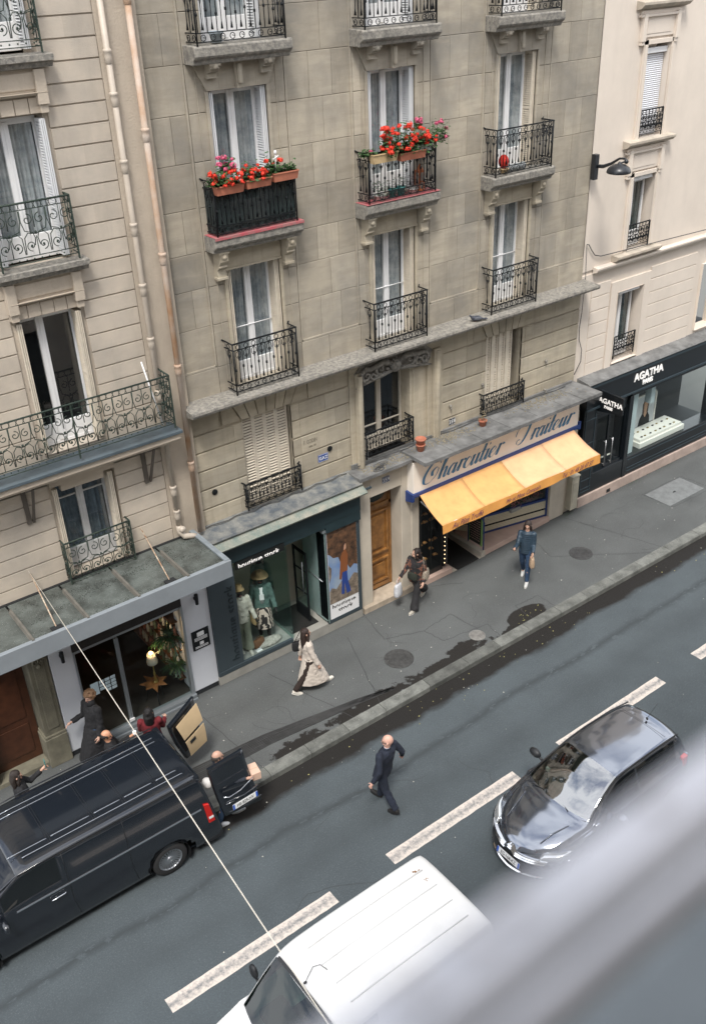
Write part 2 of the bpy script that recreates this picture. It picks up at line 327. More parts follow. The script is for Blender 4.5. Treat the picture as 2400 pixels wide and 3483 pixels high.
# litter: leaves, gum, paper scraps
lt=MB()
for i in range(230):
    x=rr.uniform(3,24); z=0
    if rr.random()<.62: y=rr.uniform(-2.58,-.1)
    else: y=rr.uniform(-7.5,-2.95) if rr.random()<.6 else rr.uniform(-3.5,-2.9); z=-.15
    s=rr.choice((.006,.008,.01,.015)); a=rr.uniform(0,6.3); n_=5
    pts=[(x+s*rr.uniform(.6,1.2)*math.cos(a+2*PI*k/n_),y+s*rr.uniform(.6,1.2)*math.sin(a+2*PI*k/n_)) for k in range(n_)]
    lt.prism(pts,z+.004,z+.008,'z',tone=rr.random())
tag(obj('litter',lt,mat('litter',(.36,.35,.31),rough=.9,tone=.7)),kind='stuff')
lv=MB()
for i in range(60):
    x=rr.uniform(5,20); y,z=(rr.uniform(-3.6,-2.9),-.15) if rr.random()<.7 else (rr.gauss(13.9,.25),0) and (rr.uniform(-2.55,-2.3),0)
    if z==0: x=rr.gauss(13.9,.25)
    s=rr.uniform(.008,.02); a=rr.uniform(0,6.3); lv.prism([(x+s*math.cos(a+q),y+s*.6*math.sin(a+q)) for q in (0,1.2,2.6,3.8,5)],z+.004,z+.01,'z',tone=rr.random())
tag(obj('fallen_leaves',lv,mat('leaf_yellow',(.33,.31,.12),rough=.7,tone=.6)),kind='stuff')
gr=MB()
for i in range(260):
    x=rr.choice((rr.gauss(20.9,.35),rr.gauss(18.0,.12),rr.gauss(22.3,.3))); y=rr.gauss(.06,.05); h=rr.uniform(.02,.07); gr.add([(x,y,0),(x+.012,y,0),(x+rr.uniform(-.03,.03),y-.03,h)],[(0,1,2)])
tag(obj('weeds',gr,mat('weed',(.08,.17,.04),rough=.7)),kind='stuff')
# ================================================================ main stone building
stone=dict(rough=.88,var=.3,vs=.8,bump=.35,bs=55,tone=.14,streak=.62,speck=.03,vein=.5)
M_st=mat('limestone_grey',(.42,.37,.29),col2=(.26,.24,.205),**stone)
M_st2=mat('limestone_warm',(.46,.40,.30),col2=(.35,.315,.25),**stone)
M_joint=mat('joint_shadow',(.13,.12,.105),rough=1); M_sill=mat('stone_ledge',(.30,.28,.24),rough=.9,var=.6,vs=16,bump=.6,bs=40,streak=.6,speck=.3,col2=(.14,.132,.12))
M_zinc=mat('zinc_ledge',(.22,.22,.215),rough=.75,metal=.1,var=.5,vs=3.3,bump=.35,bs=18,streak=.4)
M_white=mat('white_paint',(.78,.78,.78),rough=.45,var=.06,vs=3); M_shut=mat('beige_shutter',(.66,.59,.48),rough=.65,var=.15,vs=8); M_shutg=mat('white_shutter',(.66,.67,.68),rough=.6)
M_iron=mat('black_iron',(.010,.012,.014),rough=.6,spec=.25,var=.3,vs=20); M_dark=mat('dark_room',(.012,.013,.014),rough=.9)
M_curt=mat('net_curtain',(.50,.51,.52),rough=.9,var=.55,vs=6,col2=(.26,.29,.31)); 
G_win=glass('window_glass',(.90,.93,.93),f=1.1,base=.10)
WY=.41
B=thing('apartment_building','pale grey stone apartment building with three window bays above the boutique and delicatessen','building',(12.7,.41,0),world=True)
BAY=(8.97,12.29,15.61); bayx=((8.02,9.93),(11.40,13.26),(14.72,16.60)); pan=((7.27,8.02),(9.93,11.40),(13.26,14.72),(16.60,18.2))
ZS=[6.95,7.77,8.48,9.12,9.87,10.62,11.38,12.13,12.88,13.63,14.38,15.1]
holes=[(c-.57,c+.57,b,t) for c in BAY for b,t in ((6.44,8.73),(9.42,11.70),(12.38,14.68))]
h3=[(8.39,9.55,3.78,5.75),(11.36,12.72,3.78,5.72),(15.01,16.2,3.78,5.77)]
w=MB()
def seamsfor(x0,x1):
    d=x1-x0
    return lambda i:[x0+d*.36,x0+d*.7] if (d>1.2 and i%2==0) else ([x0+d*.55] if i%2==1 or d<.9 and i%2 else [])
for i,(a,b) in enumerate(pan): masonry(w,a,b,WY+.03,ZS,(lambda f:f)(seamsfor(a,b)),.006,.008,.04,holes)
for i,(a,b) in enumerate(bayx): masonry(w,a,b,WY,ZS,lambda i:[],.01,.011,.07,holes)
zb=[6.40,6.95]; masonry(w,7.27,18.2,WY,zb,lambda i:[8.02,9.93,10.6,11.4,13.26,14.0,14.72,16.6,17.3],.01,.01,.07,holes)
wallface(w,7.27,18.2,6.36,15.1,WY+.045,holes,.1)
for h in holes: reveal(w,h,WY+.02,WY+.34)
for a,b in bayx:   # raised fillets beside each bay
    for x in (a-.045,b+.01): w.box(x,x+.035,WY+.005,WY+.04,6.95,15.05,.6)
    for x in (a+.17,b-.19):  w.box(x,x+.018,WY-.012,WY+.001,6.6,15.05,.4)
for a,b in pan:
    w.box(a+.02,b-.02,WY+.005,WY+.04,6.955,6.99,.6)
w.box(7.27,18.2,2.2,10,3.5,15.1,.4); w.box(7.272,7.5,WY+.05,2.2,3.5,15.09,.4); w.box(17.98,18.198,WY+.05,2.2,3.5,15.09,.4); w.box(7.3,18.1,WY+.05,2.2,14.9,15.08,.4)
obj('upper_wall',w,M_st,B)
w=MB(); RZ=[3.66,4.08,4.51,4.93,5.33,5.71,6.13]
hm=h3+[(11.02,13.66,3.6,6.2)]
masonry(w,7.27,18.2,WY,RZ,lambda i:[8.2,9.75,10.4+.25*(i%2),10.98,13.68,14.4,14.9,16.3,17.0+.3*(i%2)],.003,.035,.05,hm+[(7.9,8.42,5.71,6.2),(9.52,10.0,5.71,6.2),(8.3,9.6,5.71,6.2),(14.6,16.6,5.71,6.2)])
wallface(w,7.27,18.2,3.5,6.36,WY+.035,h3,.15)
for c in (BAY[0],BAY[2]):   # voussoirs of the flat arches
    for k in range(6):
        f0=(k/6-.5); f1=((k+1)/6-.5); g=.012
        w.prism([(c+f0*1.18+g,5.76),(c+f1*1.18-g,5.76),(c+f1*1.55-g,6.14),(c+f0*1.55+g,6.14)],WY-.02,WY+.05,'y',tone=rnd.random())
    for s,a,b in ((-1,c-1.01,c-.61),(1,c+.61,c+1.01)):
        lo=.61 if s>0 else .61; w.prism([(c+s*.60,5.75),(c+s*1.0,5.75),(c+s*1.0,6.12),(c+s*.79,6.12)],WY,WY+.05,'y',tone=.5)
for h in (h3[0],h3[2]): reveal(w,h,WY,WY+.34)
obj('lower_wall',w,M_st2,B)
# cornice over the first floor and its worn front moulding
cx=MB(); cx.prism([(.44,6.20),(.30,6.20),(.27,6.26),(.0,6.30),(-.08,6.31),(-.10,6.36),(-.09,6.405),(.44,6.44)],7.12,18.28,'x'); cx.prism([(.44,6.14),(.36,6.14),(.33,6.2),(.44,6.2)],7.2,18.2,'x'); obj('cornice',cx,M_sill,B)
# --------------------------------------------------- window units
def window(parent,cx,z0,z1,hw,yf,frame=M_white,curtain=M_curt,bars=None,shut=None,split=.5,open_=False,name='window',tb=.05,cs=.13):
    y=yf; f=MB(); a,b=cx-hw,cx+hw
    f.box(a,a+tb,y,y+.06,z0,z1); f.box(b-tb,b,y,y+.06,z0,z1); f.box(a+tb,b-tb,y,y+.06,z1-tb,z1); f.box(a+tb,b-tb,y,y+.06,z0,z0+.06)
    m_=a+(b-a)*split; f.box(m_-cs/2,m_+cs/2,y-.012,y+.05,z0+.06,z1-tb); f.box(m_-.016,m_+.016,y-.024,y-.012,z0+.06,z1-tb)
    f.box(a+tb,m_-cs/2,y+.008,y+.05,z0+.06,z0+.38); f.box(m_+cs/2,b-tb,y+.008,y+.05,z0+.06,z0+.38)
    f.box(a+tb,m_-cs/2,y+.008,y+.05,z1-tb-.045,z1-tb); f.box(m_+cs/2,b-tb,y+.008,y+.05,z1-tb-.045,z1-tb)
    if bars:
        for q in bars: f.box(a+tb,m_-cs/2,y+.01,y+.04,q,q+.03); f.box(m_+cs/2,b-tb,y+.01,y+.04,q,q+.03)
    fo=obj(name,f,frame,parent,bevel=.006)
    for x0,x1 in ((a+tb,m_-cs/2),(m_+cs/2,b-tb)):
        obj('pane',MB().quad((x0,y+.03,z0+.38),(x1,y+.03,z0+.38),(x1,y+.03,z1-tb-.04),(x0,y+.03,z1-tb-.04)),G_win,fo)
    if curtain:
        cc=MB(); n=44; V=[]
        for z in (z0+.1,z1-.06):
            for i in range(n+1):
                x=a+tb+(b-a-2*tb)*i/n; V.append((x,y+.10+.03*math.sin(i*1.7)+.018*math.sin(i*.9+cx),z))
        cc.add(V,[(i,i+1,n+2+i,n+1+i) for i in range(n)],.5,True); obj('curtain',cc,curtain,fo)
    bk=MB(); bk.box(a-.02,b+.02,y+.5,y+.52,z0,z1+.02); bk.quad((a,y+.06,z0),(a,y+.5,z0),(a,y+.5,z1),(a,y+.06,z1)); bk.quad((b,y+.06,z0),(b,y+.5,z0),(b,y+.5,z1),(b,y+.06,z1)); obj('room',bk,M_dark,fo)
    return fo
def louver(mb,x0,x1,y0,y1,z0,z1,pitch=.042,axis='x'):
    """louvred leaf; axis x: leaf faces x (folded in the reveal), y: faces the street"""
    if axis=='x':
        for a,b in ((y0,y0+.03),(y1-.03,y1)): mb.box(x0,x1,a,b,z0,z1)
        for z in (z0,(z0+z1)/2,z1-.05): mb.box(x0,x1,y0+.03,y1-.03,z,z+.05)
        z=z0+.06
        while z<z1-.06:
            mb.add([(x0,y0+.03,z),(x0,y1-.03,z),(x1,y1-.03,z+.026),(x1,y0+.03,z+.026)],[(0,1,2,3)]); z+=pitch
    else:
        for a,b in ((x0,x0+.035),(x1-.035,x1)): mb.box(a,b,y0,y1,z0,z1)
        for z in (z0,(z0+z1)/2,z1-.05): mb.box(x0+.035,x1-.035,y0,y1,z,z+.05)
        z=z0+.06
        while z<z1-.07:
            mb.add([(x0+.035,y0-.006,z),(x1-.035,y0-.006,z),(x1-.035,y1,z+.024),(x0+.035,y1,z+.024),(x1-.035,y0-.006,z-.006),(x0+.035,y0-.006,z-.006)],[(0,1,2,3),(0,5,4,1)]); z+=pitch
def folded_shutters(parent,cx,z0,z1,m,y0=WY+.02,y1=WY+.27,n=3):
    for s in (-1,1):
        mb=MB()
        for k in range(n):
            x=cx+s*(.57-.012-k*.034); xa,xb=min(x,x-s*.022),max(x,x-s*.022); louver(mb,xa,xb,y0,y1,z0+.02,z1-.02)
        obj('folded_shutter',mb,m,parent)
for ci,c in enumerate(BAY):
    for z0,z1 in ((6.44,8.73),(9.42,11.70),(12.38,14.68)):
        whit=(ci<2 and z0>9)
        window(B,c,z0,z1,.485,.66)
        folded_shutters(B,c,z0,z1,M_shutg if (whit) else M_shut)
        if z0==6.44: obj('safety_bar',MB().tube([(c-.45,.64,7.52),(c+.45,.64,7.52)],.012,6),M_white,B)
# closed and half closed shutters of the low floor
def closed_shut(c,z0,z1,y,gap=0):
    for k in range(4):
        mb=MB(); w_=.27; x=c-.54+k*w_; louver(mb,x,x+w_-.006,y,y+.025,z0,z1,.062,'y'); obj('closed_shutter',mb,M_shut,B)
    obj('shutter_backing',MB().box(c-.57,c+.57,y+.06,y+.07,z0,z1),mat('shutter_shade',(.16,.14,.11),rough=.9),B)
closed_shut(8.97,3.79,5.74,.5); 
for k in range(4):
    mb=MB(); x=15.61-.56+k*.235; louver(mb,x,x+.03,.5,.7,3.79,5.76,0.06,'x'); mb.box(x+.03,x+.1,.5,.53,3.79,5.76); louver(mb,x+.1,x+.22,.52,.56,3.79,5.76,.062,'y'); obj('folding_shutter',mb,M_shut,B)
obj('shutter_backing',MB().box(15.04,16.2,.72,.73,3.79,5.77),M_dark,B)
# --------------------------------------------------- lintels, corbels, balcony slabs
def scroll_corbel(mb,x,z,w=.17,h=.5,d=.3,y=WY):
    mb.prism([(y,z),(y-d,z),(y-d,z-h*.3),(y-d*.75,z-h*.45),(y-d*.8,z-h*.5),(y-d*.45,z-h*.62),(y-d*.5,z-h*.95),(y-d*.25,z-h),(y,z-h)],x-w/2,x+w/2,'x')
    mb.ball((x,y-d-.0,z-h*.16),.05,10,6); mb.box(x-w/2-.02,x+w/2+.02,y-d-.015,y,z-.035,z)
    mb.box(x-w/2-.015,x+w/2+.015,y-d*.58,y,z-h*.93,z-h*.85)
for ci,c in enumerate(BAY):
    for zt,kind in ((9.12,'c'),(12.12,'k')):
        mb=MB()
        for s in (-1,1): scroll_corbel(mb,c+s*(.72 if kind=='c' else .52),zt,h=.56 if kind=='c' else .24,d=.26)
        if kind=='k':
            mb.prism([(c-.08,zt),(c+.08,zt),(c+.055,zt-.42),(c-.055,zt-.42)],WY-.12,WY,'y'); mb.tube([(c,WY-.13,zt-.04),(c,WY-.14,zt-.34)],.045,8)
            mb.prism([(c-.82,zt+.02),(c+.82,zt+.02),(c+.60,zt-.42),(c-.60,zt-.42)],WY-.045,WY+.02,'y')
            for s in (-1,1): mb.box(c+s*.36-.004,c+s*.36+.004,WY-.05,WY-.044,zt-.4,zt)
        else:
            mb.box(c-.6,c+.6,WY-.03,WY+.01,zt-.37,zt-.03); mb.box(c-.66,c+.66,WY-.1,WY,zt-.03,zt+.01); mb.box(c-.6,c+.6,WY-.06,WY,zt-.4,zt-.37)
            for s in (-1,0,1): mb.box(c+s*.2-.003,c+s*.2+.003,WY-.034,WY-.029,zt-.37,zt-.03)
        for s in (-1,1): mb.box(c+s*.6-.03,c+s*.6+.03,WY-.03,WY+.02,zt-2.6,zt-.42)
        obj('lintel',mb,M_st2 if kind=='c' else M_st,B,bevel=.008)
        sl_=MB(); z=zt; hw=.93 if kind=='c' else .93
        sl_.prism([(WY+.02,z+.0),(WY-.28,z+.0),(WY-.30,z+.06),(WY-.36,z+.10),(WY-.38,z+.13),(WY-.38,z+.25),(WY-.36,z+.28),(WY+.02,z+.29)],c-hw,c+hw,'x')
        obj('balcony_slab',sl_,M_sill,B,bevel=.015)
for c in BAY[:2]: obj('red_lead_edging',MB().box(c-.93,c+.93,.02,.4,9.411,9.416),mat('red_paint',(.42,.07,.09),rough=.8,var=.6,vs=9,col2=(.3,.16,.15)),B)
obj('red_lip',MB().box(8.97-.93,8.97+.93,.012,.028,9.37,9.413),MATS['red_paint'],B)
# --------------------------------------------------- cast iron window railings
def railing_mesh(w,d,h,side=True,pitch=.17,post=True):
    """front at y=0 from -w/2 to w/2, returns going back d; base z=0"""
    mb=MB(); hw=w/2
    def cell(x,P):   # P maps (u,z)->point
        r=.044
        mb.tube([P(x+r*math.cos(q*PI/5),h-.07+r*math.sin(q*PI/5)) for q in range(10)],.0075,4,closed=True)
        mb.tube([P(x,h-.12),P(x,h-.24)],.008,4)
        for s in (-1,1):
            mb.tube([P(x+s*.008,h-.14),P(x+s*.05,h-.18),P(x+s*.055,h-.24),P(x+s*.03,h-.28),P(x,h-.27)],.007,4)
        mb.tube([P(x,h-.24),P(x,h-.36)],[.022,.004],4)
        mb.tube([P(x,h-.34),P(x,.22)],.0075,4)
        mb.tube([P(x,.2),P(x,.34)],[.022,.004],4)
        mb.tube([P(x+.045*math.cos(q*PI/5),.09+.045*math.sin(q*PI/5)) for q in range(11)]+[P(x+.02,.09),P(x,.1)],.0075,4)
    def bar(x,P,k):
        mb.tube([P(x,h-.13),P(x,.17)],.0085,4)
        mb.tube([P(x-.0,h*.5+.03*(1 if k%2 else -1)-.022),P(x,h*.5+.03*(1 if k%2 else -1)+.022)],.022,6)
    F=lambda u,z:(u,0,z)
    n=max(2,int(round((w-.06)/pitch))); p=(w-.06)/n
    for i in range(n): cell(-hw+.03+p*(i+.5),F)
    for i in range(n+1): bar(-hw+.03+p*i,F,i)
    sides=[]
    for s in (-1,1):
        Sd=lambda u,z,s=s:(s*hw,u,z)
        m_=max(1,int(d/pitch))
        for i in range(m_): cell(d*(i+.5)/m_,Sd)
        for i in range(1,m_): bar(d*i/m_,Sd,i)
        for z in (h,h-.125,.16,.03): mb.box(s*hw-.009,s*hw+.009,0,d,z-.008,z+.008)
        mb.tube([(s*hw,0,-.04),(s*hw,0,h+.01)],.016,6); mb.tube([(s*hw*1.0,-.0,h),(s*hw,d,h)],.015,6)
        mb.tube([(s*hw,d-.02,h),(s*hw+s*.05,d,h+.03)],.014,6)
    mb.box(-hw-.012,hw+.012,-.018,.018,h-.01,h+.012)
    for z in (h-.125,.16,.03): mb.box(-hw,hw,-.008,.008,z-.008,z+.008)
    return mb
def rail(parent,c,w,y,z,h,back=WY,name='window_railing',m=None,**k):
    return obj(name,railing_mesh(w,back-y,h,**k),m or M_iron,parent,loc=(c,y,z))
for c in BAY:
    rail(B,c-.07 if c>9 else c-.07,1.41,.10,6.46,.97,back=WY)
    rail(B,c-.02,1.66,.06,9.43,.9,back=WY); rail(B,c-.02,1.66,.06,12.42,.9,back=WY)
rail(B,8.95,1.33,.30,3.80,.56); rail(B,12.03,1.34,.30,3.93,.58,back=.6); rail(B,15.56,1.36,.30,3.86,.52)
sc=MB(); sc.box(8.13,9.77,.085,.09,9.47,10.24); sc.quad((8.125,.09,9.47),(8.125,.4,9.47),(8.125,.4,10.24),(8.125,.09,10.24)); obj('balcony_screen',sc,mat('dark_netting',(.02,.035,.035),rough=.8,var=.5,vs=6,alpha=.82),B)
# --------------------------------------------------- moulded surround of the stair window
w=MB(); y=WY
for x0,x1,d in ((11.03,11.16,.02),(11.16,11.30,.10),(11.30,11.38,.04),(13.20,13.32,.04),(13.32,13.52,.12),(13.52,13.66,.03)): w.box(x0,x1,y-d,y+.3,3.72,5.95,.6)
for x in (11.23,13.42): w.tube([(x,y-.11,3.72),(x,y-.12,5.9)],.06,10)
w.box(11.03,13.66,y-.05,y+.02,5.95,6.12,.6); w.box(12.72,13.2,y+.02,y+.4,3.72,5.74,.8); w.box(12.8,13.12,y,y+.03,3.85,5.6,.9); w.box(11.38,13.2,y-.0,y+.3,5.72,5.95,.6)
obj('stair_window_surround',w,M_st2,B,bevel=.01)
w=MB(); rc=random.Random(5)
def scrl(cx_,cz_,r,a0,a1,th=.035):
    pts=arc(cx_,cz_,r,a0,a1,16,WY-.13,r*.15); w.tube([(p[0],p[1]-.03*i/16,p[2]) for i,p in enumerate(pts)],[th*(1-.55*i/16) for i in range(17)],8)
for s in (-1,1):
    c=12.2
    scrl(c+s*.80,5.86,.13,90 if s<0 else 90,90-s*500); scrl(c+s*.42,5.93,.14,270,270+s*430); scrl(c+s*.62,5.82,.1,0,s*400)
    w.tube([(c+s*.12,WY-.12,5.98),(c+s*.35,WY-.15,6.06),(c+s*.6,WY-.14,6.0),(c+s*.85,WY-.12,5.98),(c+s*1.0,WY-.1,5.8)],[.06,.07,.055,.05,.02],8)
    w.tube([(c+s*.1,WY-.1,5.8),(c+s*.4,WY-.12,5.76),(c+s*.75,WY-.1,5.7),(c+s*1.05,WY-.08,5.62)],[.05,.05,.04,.015],8)
    for k in range(7): x=c+s*rc.uniform(.2,.95); w.ball((x,WY-.14,rc.uniform(5.72,6.05)),(.045,.04,.035),8,5)
w.ball((12.2,WY-.12,5.9),(.15,.09,.16),12,8); w.ball((12.2,WY-.2,5.95),(.07,.05,.07),10,6)
for k in range(5): a=R(30+30*k); w.tube([(12.2,WY-.16,5.92),(12.2+.2*math.cos(a),WY-.15,5.92+.2*math.sin(a))],[.035,.012],6)
w.prism([(11.25,5.6),(11.3,5.75),(11.7,5.8),(12.2,5.86),(12.7,5.8),(13.1,5.75),(13.15,5.6),(13.3,5.95),(13.1,6.1),(11.3,6.1),(11.15,5.95)],WY-.07,WY+.0,'y')
obj('carved_stone_garland',w,M_sill,B)
M_bf=mat('cream_frame',(.55,.5,.42),rough=.6,var=.15,vs=5)
window(B,12.05,3.8,5.74,.66,.72,frame=M_bf,curtain=None,bars=(4.42,),name='stair_window',cs=.12)
# ground floor stone front carrying the upper floors
w=MB(); w.box(7.28,10.9,1.3,1.4,0,3.6); w.box(10.88,11.28,.12,.62,0,3.62); w.box(12.18,12.49,.12,.62,0,3.62); w.box(11.28,12.18,.12,.62,3.02,3.62); w.box(11.2,12.3,1.0,1.1,0,3.2)
w.box(12.49,18.2,.5,.6,2.75,3.6); w.box(17.34,17.92,.15,.6,0,2.8); w.box(17.92,18.3,.2,.7,0,3.0); w.box(12.47,12.70,.1,1.9,0,2.8)
obj('ground_floor_front',w,mat('painted_render',(.56,.50,.41),rough=.85,var=.16,vs=1.6,bump=.15,bs=40,streak=.25),B,bevel=.012)
obj('doorstep',MB().box(10.95,12.49,.02,.5,-.1,.15),mat('doorstep_stone',(.48,.4,.31),rough=.8,var=.3,vs=5),B,bevel=.01)
# slab above the entrance and delicatessen
w=MB(); w.box(10.86,12.34,-.09,.44,3.63,3.72); w.box(12.34,18.2,-.54,.44,3.69,3.785)
for x in (13.2,14.1,15.0,15.95,16.85,17.5): w.box(x,x+.025,-.535,.4,3.785,3.797)
w.box(11.0,18.1,.36,.42,3.70,3.84)
obj('zinc_covered_ledge',w,M_zinc,B,bevel=.01)
w=MB(); pts=[(11.1+.35*i,.3+.03*math.sin(i*1.3)-.0,3.80+.012*(i%2)) for i in range(20)]; w.tube(pts,.011,5)
for k in range(4): cxx,cyy=11.45+.05*k,.0+.04*k; w.tube([(cxx+(.14+.02*k)*math.cos(a*.5),cyy+.07*math.sin(a*.5+k),3.735+.012*k) for a in range(13)],.006,4)
obj('cable',w,mat('cable_grey',(.06,.06,.06),rough=.7),B)
mo=MB()
for i in range(900):
    q=rr.random(); x=rr.gauss(16.6,.5) if q<.35 else (rr.gauss(13.6,.45) if q<.75 else rr.uniform(11.1,12.4)); y=rr.gauss(.12,.13); 
    if x>18 or x<11 or y>.38 or (x<12.4 and y<-.05): continue
    s=rr.uniform(.008,.028); mo.ball((x,y,3.788 if x>12.4 else 3.722),(s,s,s*.5),5,3)
tag(obj('ledge_moss',mo,mat('moss_debris',(.12,.11,.07),rough=1,var=.8,vs=30,col2=(.3,.26,.2))),kind='stuff')
# roof of the main building: eaves, zinc mansard, chimneys (seen in the car's paintwork)
w=MB(); w.box(7.1,18.4,-.05,.6,15.1,15.4); obj('eaves_cornice',w,M_sill,B)
M_roof=mat('zinc_roof',(.22,.25,.29),rough=.4,metal=.5,var=.3,vs=1)
w=MB(); w.prism([(.5,15.4),(1.6,16.9),(4.5,17.6),(8,16.9),(9,15.4)],7.2,18.3,'x'); obj('mansard_roof',w,M_roof,B)
for x,hh in ((7.6,1.9),(12.6,1.2),(17.9,1.7)):
    w=MB(); w.box(x-.35,x+.35,1.9,5.2,16.2,16.6+hh)
    ch=obj('chimney',w,M_st2,B); 
    for k in range(5): obj('chimney_pot',MB().lathe([(.13,0),(.1,.6),(.13,.62),(.08,.62)],(x,2.2+.7*k,16.6+hh),10),mat('terracotta',(.42,.14,.07),rough=.8,var=.3,vs=10),ch)
# ================================================================ left building
M_l=mat('limestone_pale',(.53,.46,.375),col2=(.40,.355,.30),rough=.88,var=.4,vs=1.1,bump=.35,bs=50,tone=.08,streak=.32,vein=.1,speck=.05)
M_ls=mat('smooth_render_pale',(.50,.43,.345),col2=(.42,.36,.29),rough=.9,var=.28,vs=1.4,bump=.4,bs=30,streak=.35)
M_green=mat('green_iron',(.018,.032,.028),rough=.65,spec=.3,var=.5,vs=25,col2=(.045,.06,.045))
M_gz=mat('slate_blue_zinc',(.10,.13,.15),rough=.45,metal=.2,var=.3,vs=3)
LY=.30
LB=thing('apartment_building','cream stone apartment building with green scrollwork balconies left of the rusty drainpipe','building',(4.5,.3,0),world=True)
w=MB(); holesL=[(4.46,5.56,6.33,8.74),(4.46,5.54,9.52,11.69),(4.46,5.54,12.5,14.7),(4.46,5.60,3.83,5.74)]
zl=[3.74+.2975*i for i in range(56)]; zl=[z for z in zl if z<15]
zlow=[3.45]+[z for z in zl if z<6.1]; zup=[z for z in zl if z>6.1]
for zz in (zlow,zup):
    masonry(w,5.62,6.56,LY,zz,lambda i:([6.08] if i%3==1 else [6.25] if i%5==2 else []),.0,.026,.035,[],.1,.9,.0015); masonry(w,.5,4.38,LY,zz,lambda i:[1.2,2.1+.3*(i%2),3.1,3.7+.2*(i%2)],.0,.026,.035,[],.1,.9,.0015)
for a,b in ((8.74,9.35),(11.9,12.35),(14.9,15.4),(5.9,6.1)): w.box(4.38,5.62,LY,LY+.04,a,b,.5)
wallface(w,.5,7.27,3.4,15,LY+.03,holesL,.3)
for h in holesL: reveal(w,h,LY,LY+.34)
w.box(.5,7.27,2.3,10,3.4,15); w.box(.5,7.27,3.6,9.9,0,3.4); w.box(.5,.7,LY+.03,2.3,3.4,15); w.box(7.05,7.265,LY+.05,2.3,3.4,15); w.box(.6,7.2,LY+.03,2.3,14.9,15.01)
obj('upper_wall',w,M_l,LB)
w=MB(); w.box(6.57,7.262,LY-.005,LY+.1,3.4,15); w.box(3.0,6.98,LY-.0,LY+.2,5.78,6.08); obj('smooth_band',w,M_ls,LB)
w=MB(); w.prism([(.3,15),(1.4,16.5),(4.5,17.2),(8,16.5),(9,15)],.5,7.2,'x'); obj('mansard_roof',w,M_roof,LB)
def lwin(z0,z1,hw=.5,**k):
    window(LB,5.0,z0,z1,hw,.56,**k)
    for s in (-1,1):
        for q in range(3):
            mb=MB(); x=5.0+s*(.54-q*.03+(.02 if z1<6 else 0)); louver(mb,min(x,x-s*.02),max(x,x-s*.02),LY-.03,LY+.2,z0+.03,z1-.03); obj('folded_shutter',mb,M_shut if z1<9 else M_shutg,LB)
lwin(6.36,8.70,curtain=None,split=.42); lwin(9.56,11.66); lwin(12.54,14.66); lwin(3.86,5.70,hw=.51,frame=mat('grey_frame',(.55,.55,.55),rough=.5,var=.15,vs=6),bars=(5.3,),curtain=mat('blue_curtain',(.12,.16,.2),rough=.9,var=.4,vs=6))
# lintels and sills
for zs in (9.36,12.33):
    w=MB(); w.prism([(LY+.02,zs-.0),(LY-.16,zs),(LY-.2,zs+.07),(LY-.26,zs+.09),(LY-.26,zs+.17),(LY+.02,zs+.19)],4.3,5.76,'x'); obj('window_sill',w,M_sill,LB)
    w=MB(); w.box(4.4,5.62,LY-.06,LY+.02,zs-.33,zs-.01); w.box(4.46,5.56,LY-.08,LY-.06,zs-.29,zs-.06); w.prism([(LY+.02,zs-.39),(LY-.09,zs-.37),(LY-.14,zs-.33),(LY+.02,zs-.33)],4.4,5.64,'x')
    for s in (-1,1): x=5+s*.55; w.box(x-.08,x+.08,LY-.13,LY,zs-.5,zs-.02); w.box(x-.06,x+.06,LY-.1,LY,zs-.62,zs-.5)
    for k in range(5): a=4.46+k*.22; w.prism([(a+.005,zs-.62),(a+.215,zs-.62),(a+.215,zs-.40),(a+.005,zs-.40)],LY-.03,LY+.02,'y')
    obj('lintel',w,M_ls,LB,bevel=.008)
w=MB(); w.box(4.4,5.62,LY-.06,LY+.03,5.74,5.9); w.box(4.6,5.4,LY-.03,LY+.1,5.6,5.74); obj('lintel',w,M_ls,LB)
# scrollwork railings
def scroll_cell(mb,P,a,b,z0,z1):
    w_=b-a; h=z1-z0; c=(a+b)/2; r=.0085
    for s in (-1,1):
        x=c+s*w_*.24
        mb.tube([P(p[0],p[2]) for p in arc(x,z1-h*.22,w_*.21,90,90+s*430,18,0,w_*.03)],r,4)
        mb.tube([P(c+s*w_*.48,z1-h*.02),P(c+s*w_*.49,z1-h*.25),P(c+s*w_*.40,z1-h*.45),P(c+s*w_*.12,z1-h*.5),P(c+s*w_*.05,z1-h*.62),P(c+s*w_*.1,z1-h*.78)],r,4)
        mb.tube([P(p[0],p[2]) for p in arc(c+s*w_*.23,z0+h*.22,w_*.2,270,270+s*430,18,0,w_*.04)],r,4)
        p=P(c+s*w_*.23,z0+h*.22); mb.ball(p,.02,6,4)
        mb.tube([P(c+s*w_*.48,z0+h*.05),P(c+s*w_*.45,z0+h*.4),P(c+s*w_*.3,z0+h*.5),P(c,z0+h*.46)],r,4)
    mb.tube([P(c,z1),P(c,z1-h*.4)],r,4); mb.ball(P(c,z1-h*.5),.022,6,4); mb.tube([P(c,z0+h*.42),P(c,z0)],r,4)
